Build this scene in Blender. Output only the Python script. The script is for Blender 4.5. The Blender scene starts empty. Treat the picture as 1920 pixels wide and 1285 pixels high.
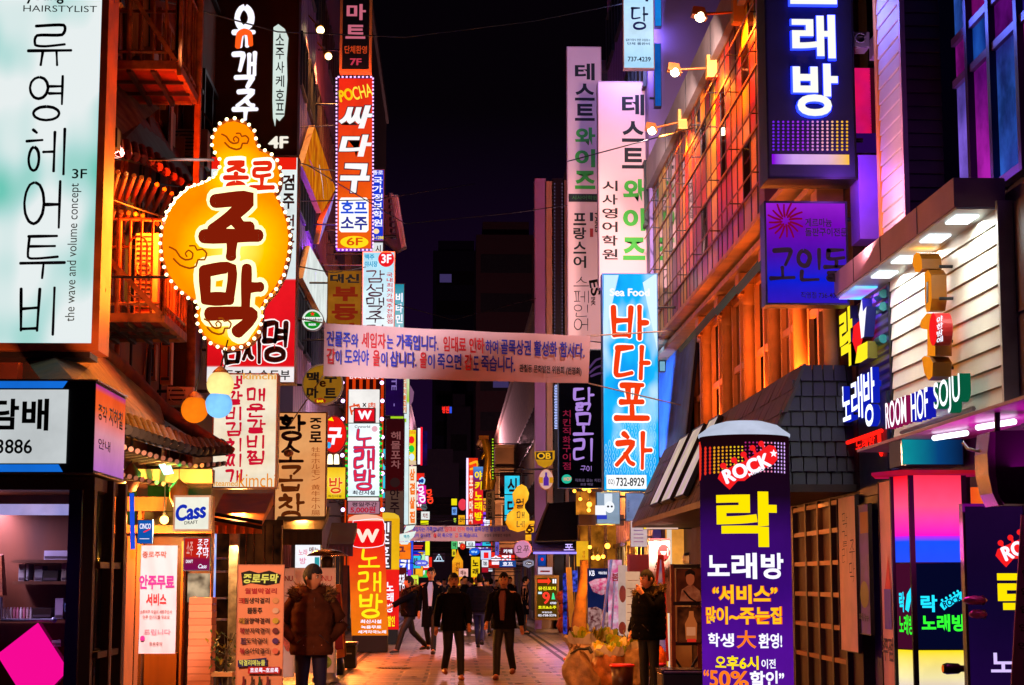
import bpy, bmesh, math, random
from mathutils import Vector, Matrix, noise
random.seed(7)
R = math.radians
C = bpy.context.scene.collection
SC = bpy.context.scene

# ------------------------------------------------------------------ camera
FP = 3343.0                      # focal length in pixels of the 1920 wide photograph
cam = bpy.data.cameras.new('camera'); camo = bpy.data.objects.new('camera', cam); C.objects.link(camo)
cam.sensor_width = 36; cam.lens = 36 * FP / 1920; cam.clip_start = .1; cam.clip_end = 2000
camo.location = (0, 0, 1.6)
camo.rotation_euler = (R(90 + 7.62), 0, R(-1.868))
SC.camera = camo
SC.render.resolution_x = 1024; SC.render.resolution_y = 685
# ------------------------------------------------------------------ night sky, exposure
w = bpy.data.worlds.new('World'); SC.world = w; w.use_nodes = True
nt = w.node_tree; bg = nt.nodes['Background']
tc = nt.nodes.new('ShaderNodeTexCoord'); sx = nt.nodes.new('ShaderNodeSeparateXYZ'); cr = nt.nodes.new('ShaderNodeValToRGB')
nt.links.new(tc.outputs['Generated'], sx.inputs[0]); nt.links.new(sx.outputs['Z'], cr.inputs[0]); nt.links.new(cr.outputs[0], bg.inputs[0])
cr.color_ramp.elements[0].position = 0.0; cr.color_ramp.elements[0].color = (.011, .002, .022, 1)
cr.color_ramp.elements[1].position = .26; cr.color_ramp.elements[1].color = (.0012, .0005, .0015, 1)
bg.inputs[1].default_value = 1.0
vs = SC.view_settings; SC.display_settings.display_device = 'sRGB'
vs.view_transform = 'Standard'; vs.look = 'None'; vs.exposure = .12; vs.gamma = 1
SC.cycles.use_denoising = True
SC.cycles.max_bounces = 5; SC.cycles.diffuse_bounces = 1; SC.cycles.glossy_bounces = 3; SC.cycles.transparent_max_bounces = 6
SC.cycles.sample_clamp_indirect = 4; SC.cycles.caustics_reflective = False; SC.cycles.caustics_refractive = False
SC.cycles.use_light_tree = True

# ------------------------------------------------------------------ rays through the lens, used only to measure where things stand
ROT = camo.rotation_euler.to_matrix(); EYE = Vector((0, 0, 1.6))
def ray(x, y): return ROT @ Vector(((x - 960) / FP, -(y - 642.5) / FP, -1))
def PY(x, y, Y): d = ray(x, y); return EYE + d * (Y / d.y)
def PX(x, y, X): d = ray(x, y); return EYE + d * (X / d.x)
def PZ(x, y, Z=0): d = ray(x, y); return EYE + d * ((Z - 1.6) / d.z)

# ------------------------------------------------------------------ materials
def hx(h):
    v = [int(h[i:i + 2], 16) / 255 for i in (0, 2, 4)]
    return tuple((a / 12.92 if a <= .04045 else ((a + .055) / 1.055) ** 2.4) for a in v) + (1,)
MC = {}
def _new(name):
    m = bpy.data.materials.new(name); m.use_nodes = True; n = m.node_tree; n.nodes.clear()
    o = n.nodes.new('ShaderNodeOutputMaterial'); return m, n, o
def noise_node(n, scale, detail=4, coord='Object', stretch=None):
    tc = n.nodes.new('ShaderNodeTexCoord'); t = n.nodes.new('ShaderNodeTexNoise')
    t.inputs['Scale'].default_value = scale; t.inputs['Detail'].default_value = detail
    if stretch:
        mp = n.nodes.new('ShaderNodeMapping'); mp.inputs['Scale'].default_value = stretch
        n.links.new(tc.outputs[coord], mp.inputs[0]); n.links.new(mp.outputs[0], t.inputs[0])
    else: n.links.new(tc.outputs[coord], t.inputs[0])
    return t
def E(h, s=1.0, var=0.0, samp=True, h2=None, sc=2.0):
    """a lit surface: colour h, strength s; var = unevenness of the tubes behind; h2 = second colour it is printed with"""
    k = ('E', h, s, var, samp, h2, sc)
    if k in MC: return MC[k]
    m, n, o = _new('lit_' + h); e = n.nodes.new('ShaderNodeEmission'); e.inputs[0].default_value = hx(h); e.inputs[1].default_value = s
    n.links.new(e.outputs[0], o.inputs[0])
    if var or h2:
        t = noise_node(n, sc, 2)
        if var: grime(n, e, s, 1 - var * 1.1, 1 + var * .7)
        if h2:
            r = n.nodes.new('ShaderNodeValToRGB'); r.color_ramp.elements[0].position = .35; r.color_ramp.elements[1].position = .65
            r.color_ramp.elements[0].color = hx(h); r.color_ramp.elements[1].color = hx(h2)
            n.links.new(t.outputs[0], r.inputs[0]); n.links.new(r.outputs[0], e.inputs[0])
    m.cycles.emission_sampling = 'AUTO' if samp else 'NONE'
    MC[k] = m; return m
def grime(n, e, s, lo=.84, hi=1.1, link=None):
    """tube hot spots and film of dirt on a lightbox: uneven strength"""
    t = noise_node(n, 1.7, 1); t2 = noise_node(n, 11, 5); a = n.nodes.new('ShaderNodeMath'); a.operation = 'ADD'; n.links.new(t.outputs[0], a.inputs[0])
    b = n.nodes.new('ShaderNodeMath'); b.operation = 'MULTIPLY'; b.inputs[1].default_value = .35; n.links.new(t2.outputs[0], b.inputs[0]); n.links.new(b.outputs[0], a.inputs[1])
    mr = n.nodes.new('ShaderNodeMapRange'); mr.inputs[1].default_value = .45; mr.inputs[2].default_value = .92; mr.inputs[3].default_value = s * lo; mr.inputs[4].default_value = s * hi
    n.links.new(a.outputs[0], mr.inputs[0]); n.links.new(mr.outputs[0], e.inputs[1])
def EG(stops, s=1.0, axis=2, lo=-1, hi=1):
    """lit panel printed with a run of colours along an object axis; stops = [(pos, hex), ...], lo/hi in metres from the thing's origin"""
    m, n, o = _new('lit_print'); e = n.nodes.new('ShaderNodeEmission'); e.inputs[1].default_value = s; grime(n, e, s)
    n.links.new(e.outputs[0], o.inputs[0]); n.links.new(ramp(n, stops, axis, lo, hi), e.inputs[0]); return m
def ramp(n, stops, axis, lo, hi):
    tc = n.nodes.new('ShaderNodeTexCoord'); sp = n.nodes.new('ShaderNodeSeparateXYZ'); n.links.new(tc.outputs['Object'], sp.inputs[0])
    mr = n.nodes.new('ShaderNodeMapRange'); mr.inputs[1].default_value = lo; mr.inputs[2].default_value = hi
    n.links.new(sp.outputs[axis], mr.inputs[0]); r = n.nodes.new('ShaderNodeValToRGB'); el = r.color_ramp.elements
    while len(el) < len(stops): el.new(.5)
    for q, (p, h) in zip(el, stops): q.position = p; q.color = hx(h)
    n.links.new(mr.outputs[0], r.inputs[0]); return r.outputs[0]
def D(h, rough=.6, metal=0.0, var=.25, sc=3.0, bump=0.0, stretch=None, spec=.4):
    """an unlit surface of colour h with dirt and wear (var) and relief (bump)"""
    k = ('D', h, rough, metal, var, sc, bump, stretch, spec)
    if k in MC: return MC[k]
    m, n, o = _new('surface_' + h); b = n.nodes.new('ShaderNodeBsdfPrincipled'); n.links.new(b.outputs[0], o.inputs[0])
    b.inputs['Roughness'].default_value = rough; b.inputs['Metallic'].default_value = metal; b.inputs['Base Color'].default_value = hx(h)
    b.inputs['Specular IOR Level'].default_value = spec
    if var or bump:
        t = noise_node(n, sc, 6, 'Object', stretch)
        if var:
            r = n.nodes.new('ShaderNodeValToRGB'); a = hx(h); el = r.color_ramp.elements
            el[0].position = .3; el[1].position = .68
            el[0].color = tuple(q * (1 - var) for q in a[:3]) + (1,); el[1].color = tuple(min(1, q * (1 + var * .6)) for q in a[:3]) + (1,)
            n.links.new(t.outputs[0], r.inputs[0]); n.links.new(r.outputs[0], b.inputs['Base Color'])
            mr = n.nodes.new('ShaderNodeMapRange'); mr.inputs[3].default_value = rough * .75; mr.inputs[4].default_value = min(1, rough * 1.25)
            n.links.new(t.outputs[0], mr.inputs[0]); n.links.new(mr.outputs[0], b.inputs['Roughness'])
        if bump:
            bu = n.nodes.new('ShaderNodeBump'); bu.inputs['Strength'].default_value = bump; bu.inputs['Distance'].default_value = .02
            n.links.new(t.outputs[0], bu.inputs['Height']); n.links.new(bu.outputs[0], b.inputs['Normal'])
    MC[k] = m; return m
def glass(h='101018', rough=.05):
    k = ('G', h, rough)
    if k in MC: return MC[k]
    m, n, o = _new('dark_glass'); b = n.nodes.new('ShaderNodeBsdfPrincipled'); n.links.new(b.outputs[0], o.inputs[0])
    b.inputs['Base Color'].default_value = hx(h); b.inputs['Roughness'].default_value = rough; b.inputs['Specular IOR Level'].default_value = 1.0
    t = noise_node(n, 1.3, 2); bu = n.nodes.new('ShaderNodeBump'); bu.inputs['Strength'].default_value = .12; bu.inputs['Distance'].default_value = .05
    n.links.new(t.outputs[0], bu.inputs['Height']); n.links.new(bu.outputs[0], b.inputs['Normal'])
    MC[k] = m; return m
def clear_glass():
    k = 'clear'
    if k in MC: return MC[k]
    m, n, o = _new('clear_glass'); t = n.nodes.new('ShaderNodeBsdfTransparent'); g = n.nodes.new('ShaderNodeBsdfGlossy'); g.inputs['Roughness'].default_value = .03
    t.inputs[0].default_value = (.9, .9, .95, 1)
    mx = n.nodes.new('ShaderNodeMixShader'); mx.inputs[0].default_value = .1
    n.links.new(t.outputs[0], mx.inputs[1]); n.links.new(g.outputs[0], mx.inputs[2]); n.links.new(mx.outputs[0], o.inputs[0]); MC[k] = m; return m
BLK = D('0a0a0c', .5, 0, .3); DKM = D('2a2a2e', .45, .6, .3); STEEL = D('8a8a90', .4, .7, .25); INK = D('060608', .7, 0, 0)
WOOD = D('6b3d1c', .55, 0, .45, 4, .3, (1, 1, .15)); WOODD = D('341c0e', .55, 0, .45, 4, .3, (1, 1, .15)); CREAM = D('c9a877', .7, 0, .25, 3, .2)
WH = D('d8d4cf', .6, 0, .1); GOLDM = D('a9762f', .45, .5, .3)

# ------------------------------------------------------------------ mesh builder
class MB:
    def __init__(s): s.v = []; s.f = []; s.m = []; s.ms = []; s.sm = []
    def mi(s, m):
        if m not in s.ms: s.ms.append(m)
        return s.ms.index(m)
    def add(s, vs, fs, m, smooth=False):
        k = len(s.v); s.v += [tuple(v) for v in vs]; i = s.mi(m)
        for f in fs: s.f.append([k + q for q in f]); s.m.append(i); s.sm.append(smooth)
        return s
    def quad(s, a, b, c, d, m): return s.add([a, b, c, d], [(0, 1, 2, 3)], m)
    def box(s, a, b, m):
        x0, x1 = sorted((a[0], b[0])); y0, y1 = sorted((a[1], b[1])); z0, z1 = sorted((a[2], b[2]))
        return s.hexa([(x0, y0, z0), (x1, y0, z0), (x1, y1, z0), (x0, y1, z0), (x0, y0, z1), (x1, y0, z1), (x1, y1, z1), (x0, y1, z1)], m)
    def hexa(s, p, m): return s.add(p, [(3, 2, 1, 0), (4, 5, 6, 7), (0, 1, 5, 4), (1, 2, 6, 5), (2, 3, 7, 6), (3, 0, 4, 7)], m)
    def tube(s, pts, r, m, n=8, cap=True):
        pts = [Vector(p) for p in pts]; rs = r if isinstance(r, (list, tuple)) else [r] * len(pts); vs = []; fs = []
        d0 = (pts[1] - pts[0]).normalized(); up = Vector((0, 0, 1)) if abs(d0.z) < .9 else Vector((0, 1, 0))
        for i, p in enumerate(pts):
            d = (pts[min(i + 1, len(pts) - 1)] - pts[max(i - 1, 0)]).normalized()
            a = d.cross(up).normalized(); b = a.cross(d)
            for j in range(n):
                t = 2 * math.pi * j / n; vs.append(p + (a * math.cos(t) + b * math.sin(t)) * rs[i])
        for i in range(len(pts) - 1):
            for j in range(n): fs.append((i * n + j, i * n + (j + 1) % n, (i + 1) * n + (j + 1) % n, (i + 1) * n + j))
        s.add(vs, fs, m, n > 4)
        if cap: s.add(vs[:n], [tuple(range(n))], m); s.add(vs[-n:], [tuple(reversed(range(n)))], m)
        return s
    def beam(s, a, b, w, h, m):
        """a square bar from a to b, w wide (sideways) and h high"""
        a = Vector(a); b = Vector(b); d = (b - a).normalized(); up = Vector((0, 0, 1)) if abs(d.z) < .95 else Vector((0, 1, 0))
        x = d.cross(up).normalized() * w / 2; y = x.cross(d).normalized() * h / 2
        return s.hexa([a - x - y, a + x - y, b + x - y, b - x - y, a - x + y, a + x + y, b + x + y, b - x + y], m)
    def lathe(s, c, prof, m, n=20, axis=2):
        vs = []; fs = []
        for r, z in prof:
            for j in range(n):
                t = 2 * math.pi * j / n; p = [r * math.cos(t), r * math.sin(t)]; p.insert(axis, z); vs.append(Vector(c) + Vector(p))
        for i in range(len(prof) - 1):
            for j in range(n): fs.append((i * n + j, i * n + (j + 1) % n, (i + 1) * n + (j + 1) % n, (i + 1) * n + j))
        s.add(vs, fs, m, True)
        if prof[0][0] > 1e-4: s.add(vs[:n], [tuple(range(n))], m)
        if prof[-1][0] > 1e-4: s.add(vs[-n:], [tuple(range(n))], m)
        return s
    def ball(s, c, r, m, n=16, k=10):
        rr = r if isinstance(r, (tuple, list)) else (r, r, r); vs = []; fs = []
        for i in range(k + 1):
            a = math.pi * i / k
            for j in range(n):
                t = 2 * math.pi * j / n
                vs.append((c[0] + rr[0] * math.sin(a) * math.cos(t), c[1] + rr[1] * math.sin(a) * math.sin(t), c[2] - rr[2] * math.cos(a)))
        for i in range(k):
            for j in range(n): fs.append((i * n + j, i * n + (j + 1) % n, (i + 1) * n + (j + 1) % n, (i + 1) * n + j))
        return s.add(vs, fs, m, True)
    def prism(s, pts, off, m, ms=None):
        """polygon (3-D points) pushed along the vector off; ms = side material"""
        n = len(pts); a = [Vector(p) for p in pts]; b = [p + Vector(off) for p in a]
        s.add(a, [tuple(range(n))], m); s.add(b, [tuple(reversed(range(n)))], m)
        s.add(a + b, [(i, n + i, n + (i + 1) % n, (i + 1) % n) for i in range(n)], ms or m); return s
    def build(s, name, parent=None, bevel=0):
        me = bpy.data.meshes.new(name); org = parent_world(parent)
        me.from_pydata([(v[0] - org[0], v[1] - org[1], v[2] - org[2]) for v in s.v], [], s.f)
        for m in s.ms: me.materials.append(m)
        me.polygons.foreach_set('material_index', s.m); me.polygons.foreach_set('use_smooth', s.sm)
        me.update()
        o = bpy.data.objects.new(name, me); C.objects.link(o)
        if parent: o.parent = parent
        if bevel:
            bv = o.modifiers.new('bevel', 'BEVEL'); bv.width = bevel; bv.segments = 2; bv.limit_method = 'ANGLE'
        return o
def parent_world(p):
    v = Vector((0, 0, 0))
    while p: v += p.location; p = p.parent
    return v
def thing(name, label, cat, loc=(0, 0, 0), group=None):
    o = bpy.data.objects.new(name, None); o.empty_display_size = .1; C.objects.link(o); o.location = loc
    o['label'] = label; o['category'] = cat
    if group: o['group'] = group
    return o
def tag(o, label, cat, group=None):
    o['label'] = label; o['category'] = cat
    if group: o['group'] = group
    return o
def struct(mb, name): o = mb.build(name); o['kind'] = 'structure'; return o
def lamp(name, kind, loc, power, col, parent=None, size=.05, aim=None, spot=80, sy=None):
    l = bpy.data.lights.new(name, kind); l.energy = power; l.color = hx(col)[:3]
    if kind == 'AREA':
        l.size = size
        if sy: l.shape = 'RECTANGLE'; l.size_y = sy
    else: l.shadow_soft_size = size
    if kind == 'SPOT': l.spot_size = R(spot); l.spot_blend = .6
    o = bpy.data.objects.new(name, l); C.objects.link(o); o.location = Vector(loc) - (parent_world(parent) if parent else Vector((0, 0, 0)))
    if parent: o.parent = parent
    if aim is not None: o.rotation_euler = (Vector(aim) - Vector(loc)).to_track_quat('-Z', 'Y').to_euler()
    return o

# ------------------------------------------------------------------ lettering: the built-in font, and a brush hand of its own
TS = bpy.data.scenes.new('letter_workshop'); TCU = bpy.data.curves.new('letters', 'FONT'); TOB = bpy.data.objects.new('letters', TCU); TS.collection.objects.link(TOB)
GC = {}
def workshop_graph():
    with bpy.context.temp_override(scene=TS, view_layer=TS.view_layers[0]): dg = bpy.context.evaluated_depsgraph_get(); dg.update(); return dg
def glyph(text, bold=0.0, res=4):
    k = (text, bold, res)
    if k in GC: return GC[k]
    cjk = any(ord(c) > 0x2e80 for c in text)
    TCU.body = text; TCU.resolution_u = res; TCU.offset = bold if cjk else min(bold, .006)
    dg = workshop_graph()
    me = bpy.data.meshes.new_from_object(TOB.evaluated_get(dg))
    v = [(p.co.x, p.co.y) for p in me.vertices]; f = [tuple(p.vertices) for p in me.polygons]; bpy.data.meshes.remove(me)
    if not cjk and bold > .006:
        b = bold - .004; n = len(v); base = list(v); bf = list(f)
        for dx, dy in ((b, 0), (-b, 0), (0, b * .7), (0, -b * .7)):
            q = len(v); v += [(x + dx, y + dy) for x, y in base]; f += [tuple(q + i for i in t) for t in bf]
    x0 = min(p[0] for p in v); x1 = max(p[0] for p in v); y0 = min(p[1] for p in v); y1 = max(p[1] for p in v)
    W = max(x1 - x0, 1e-4); H = max(y1 - y0, 1e-4)
    GC[k] = ([((x - x0) / W, (y - y0) / H) for x, y in v], f, W / H); return GC[k]
CH = 'ㄱㄲㄴㄷㄸㄹㅁㅂㅃㅅㅆㅇㅈㅉㅊㅋㅌㅍㅎ'; VO = 'ㅏㅐㅑㅒㅓㅔㅕㅖㅗㅘㅙㅚㅛㅜㅝㅞㅟㅠㅡㅢㅣ'
FI = ['', 'ㄱ', 'ㄲ', 'ㄱㅅ', 'ㄴ', 'ㄴㅈ', 'ㄴㅎ', 'ㄷ', 'ㄹ', 'ㄹㄱ', 'ㄹㅁ', 'ㄹㅂ', 'ㄹㅅ', 'ㄹㅌ', 'ㄹㅍ', 'ㄹㅎ', 'ㅁ', 'ㅂ', 'ㅂㅅ', 'ㅅ', 'ㅆ', 'ㅇ', 'ㅈ', 'ㅊ', 'ㅋ', 'ㅌ', 'ㅍ', 'ㅎ']
CIRC = [(.5 + .5 * math.sin(t * math.pi / 6), .5 + .5 * math.cos(t * math.pi / 6)) for t in range(13)]
JA = {'ㄱ': [[(0, .95), (1, 1), (.95, .6), (.7, 0)]], 'ㄴ': [[(.05, 1), (0, .08), (.3, 0), (1, .12)]], 'ㄷ': [[(0, .95), (.95, 1)], [(.05, .95), (0, .08), (.3, 0), (1, .1)]],
      'ㄹ': [[(0, .95), (.95, 1), (.9, .55), (.05, .5), (0, .06), (.35, 0), (1, .1)]], 'ㅁ': [[(0, 1), (.06, 0)], [(0, .95), (1, 1), (.92, 0)], [(.05, .05), (.95, .08)]],
      'ㅂ': [[(0, 1), (.06, 0)], [(1, 1), (.93, 0)], [(.05, .52), (.93, .55)], [(.05, .04), (.93, .06)]], 'ㅅ': [[(.52, 1), (.35, .45), (0, 0)], [(.45, .6), (.7, .2), (1, .02)]],
      'ㅇ': [CIRC], 'ㅈ': [[(.05, .95), (.95, 1), (.5, .45), (0, 0)], [(.5, .5), (.75, .15), (1, .03)]], 'ㅋ': [[(0, .95), (1, 1), (.95, .6), (.7, 0)], [(0, .5), (.9, .55)]],
      'ㅌ': [[(0, .97), (.95, 1)], [(.02, .52), (.9, .54)], [(.04, .95), (0, .06), (.3, 0), (1, .08)]], 'ㅍ': [[(0, .97), (1, 1)], [(.28, .9), (.34, .1)], [(.74, .9), (.66, .1)], [(0, .03), (1, .06)]]}
JA['ㅊ'] = [[(.4, 1.0), (.62, .88)]] + [[(x, y * .72) for x, y in s] for s in JA['ㅈ']]
JA['ㅎ'] = [[(.38, 1.0), (.62, .93)], [(0, .72), (1, .75)], [(.18 + .64 * x, .58 * y) for x, y in CIRC]]
for d, b in zip('ㄲㄸㅃㅆㅉ', 'ㄱㄷㅂㅅㅈ'): JA[d] = [[(x * .46 + o, y) for x, y in s] for o in (0, .54) for s in JA[b]]
VV = {'ㅏ': (1, [('+', .5)]), 'ㅐ': (2, [('m', .5)]), 'ㅑ': (1, [('+', .62), ('+', .36)]), 'ㅒ': (2, [('m', .62), ('m', .36)]), 'ㅓ': (1, [('-', .5)]), 'ㅔ': (2, [('-', .5)]),
      'ㅕ': (1, [('-', .64), ('-', .38)]), 'ㅖ': (2, [('-', .64), ('-', .38)]), 'ㅣ': (1, [])}
def vvow(c):
    n, b = VV[c]; x = .45 if (n == 1 and any(s == '+' for s, _ in b)) else .8; o = []
    if n == 1: o.append([(x, 1), (x, 0)])
    else: o += [[(.95, 1), (.95, 0)], [(.45, .93), (.45, .07)]]
    for s, y in b:
        if s == '+': o.append([(x, y), (1.05, y + .02)])
        elif s == 'm': o.append([(.45, y), (.95, y)])
        else: o.append([(-.1, y - .01), (x if n == 1 else .45, y)])
    return o
HV = {'ㅗ': [[(.5, 1), (.5, .15)]], 'ㅛ': [[(.33, 1), (.35, .1)], [(.67, 1), (.65, .1)]], 'ㅜ': [[(.52, .9), (.5, 0)]], 'ㅠ': [[(.34, .9), (.3, 0)], [(.66, .9), (.68, 0)]], 'ㅡ': []}
def hvow(c):
    y = {'ㅗ': .05, 'ㅛ': .05, 'ㅜ': .95, 'ㅠ': .95, 'ㅡ': .5}[c]; return [[(0, y - .03), (1, y + .03)]] + HV[c]
CMB = {'ㅘ': ('ㅗ', 'ㅏ'), 'ㅙ': ('ㅗ', 'ㅐ'), 'ㅚ': ('ㅗ', 'ㅣ'), 'ㅝ': ('ㅜ', 'ㅓ'), 'ㅞ': ('ㅜ', 'ㅔ'), 'ㅟ': ('ㅜ', 'ㅣ'), 'ㅢ': ('ㅡ', 'ㅣ')}
def fit(st, x0, y0, x1, y1): return [[(x0 + x * (x1 - x0), y0 + y * (y1 - y0)) for x, y in s] for s in st]
def strokes(ch):
    k = ord(ch) - 0xAC00
    if not 0 <= k < 11172: return []
    i = CH[k // 588]; v = VO[k % 588 // 28]; f = FI[k % 28]; o = []; b = .40 if f else 0
    if v in VV:
        x = .6 if VV[v][0] == 1 else .5
        o += fit(JA[i], .02, b + .08, x - .08, .97) + fit(vvow(v), x, b * .9, 1, 1)
    elif v in HV:
        if f: o += fit(JA[i], .15, .7, .85, 1) + fit(hvow(v), 0, .43, 1, .62); b = .34
        else: o += fit(JA[i], .16, .5, .84, 1) + fit(hvow(v), 0, .06, 1, .42)
    else:
        h, q = CMB[v]; yb = b
        o += fit(JA[i], .06, yb + .42 * (1 - yb), .52, .98) + fit(hvow(h), 0, yb + .08, .62, yb + .36 * (1 - yb)) + fit(vvow(q), .62, yb * .9, 1, 1)
    if f:
        n = len(f)
        for j, q in enumerate(f): o += fit(JA[q], .14 + .72 * j / n, 0, .14 + .72 * (j + .85) / n if n > 1 else .86, b - .1)
    return o
def ribbon(st, wd, asp, taper=.35, jit=.012, rnd=None):
    """polyline -> brush stroke outline strips in unit box (asp = width/height of the box); wd in units of the height"""
    rnd = rnd or random.Random(3); V = []; F = []
    for s in st:
        p = [Vector((x * asp, y)) + Vector((rnd.uniform(-jit, jit), rnd.uniform(-jit, jit))) for x, y in s]
        if len(s) == 13: p[-1] = p[0]
        q = []
        for a in range(len(p) - 1):
            p0 = p[max(a - 1, 0)]; p1 = p[a]; p2 = p[a + 1]; p3 = p[min(a + 2, len(p) - 1)]; n = 2 if len(p) > 8 else 5
            for t in range(n):
                t /= n; l = p1.lerp(p2, t); c = .5 * ((2 * p1) + (p2 - p0) * t + (2 * p0 - 5 * p1 + 4 * p2 - p3) * t * t + (3 * p1 - p0 - 3 * p2 + p3) * t ** 3)
                q.append(l * .35 + c * .65)
        q.append(p[-1]); n = len(q); k = len(V); w0 = wd * rnd.uniform(.9, 1.12)
        for a in range(n):
            d = (q[min(a + 1, n - 1)] - q[max(a - 1, 0)]); d = d.normalized() if d.length > 1e-6 else Vector((1, 0)); e = Vector((-d.y, d.x)); t = a / (n - 1)
            ww = w0 * .5 * (1.08 - taper * t if len(s) < 13 else 1) * (.85 + .15 * abs(d.x) ** .5 + .1 * math.sin(5 * t + k))
            V += [q[a] + e * ww, q[a] - e * ww]
            if a: F.append((k + 2 * a - 2, k + 2 * a - 1, k + 2 * a + 1, k + 2 * a))
        for end in (0, n - 1):
            if len(s) == 13: break
            d = (q[0] - q[1]) if end == 0 else (q[-1] - q[-2]); d = d.normalized(); e = Vector((-d.y, d.x)); r = (V[k + 2 * end] - V[k + 2 * end + 1]).length / 2
            kk = len(V); V += [q[end] + (e * math.cos(t) + d * math.sin(t) * .8) * r for t in (0, .52, 1.05, 1.57, 2.09, 2.62, 3.14)]; F.append(tuple(range(kk, kk + 7)))
    return [(v.x / asp, v.y) for v in V], F
class Panel:
    """a plane something is printed or mounted on: O origin, N towards the viewer, U to the right"""
    def __init__(s, O, N, U): s.O = Vector(O); s.N = Vector(N).normalized(); s.U = Vector(U).normalized(); s.V = s.N.cross(s.U)
    def uv(s, x, y):
        d = ray(x, y); t = (s.O - EYE).dot(s.N) / d.dot(s.N); p = EYE + d * t - s.O; return p.dot(s.U), p.dot(s.V)
    def P(s, u, v, d=0): return s.O + s.U * u + s.V * v + s.N * d
    def box(s, x0, y0, x1, y1):
        ym = (y0 + y1) / 2; xm = (x0 + x1) / 2
        return s.uv(x0, ym)[0], s.uv(xm, y1)[1], s.uv(x1, ym)[0], s.uv(xm, y0)[1]
def plane_y(Y): return Panel((0, Y, 1.6), (0, -1, 0), (1, 0, 0))
def plane_l(X): return Panel((X, 20, 1.6), (1, 0, 0), (0, 1, 0))
def plane_r(X): return Panel((X, 20, 1.6), (-1, 0, 0), (0, -1, 0))
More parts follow.
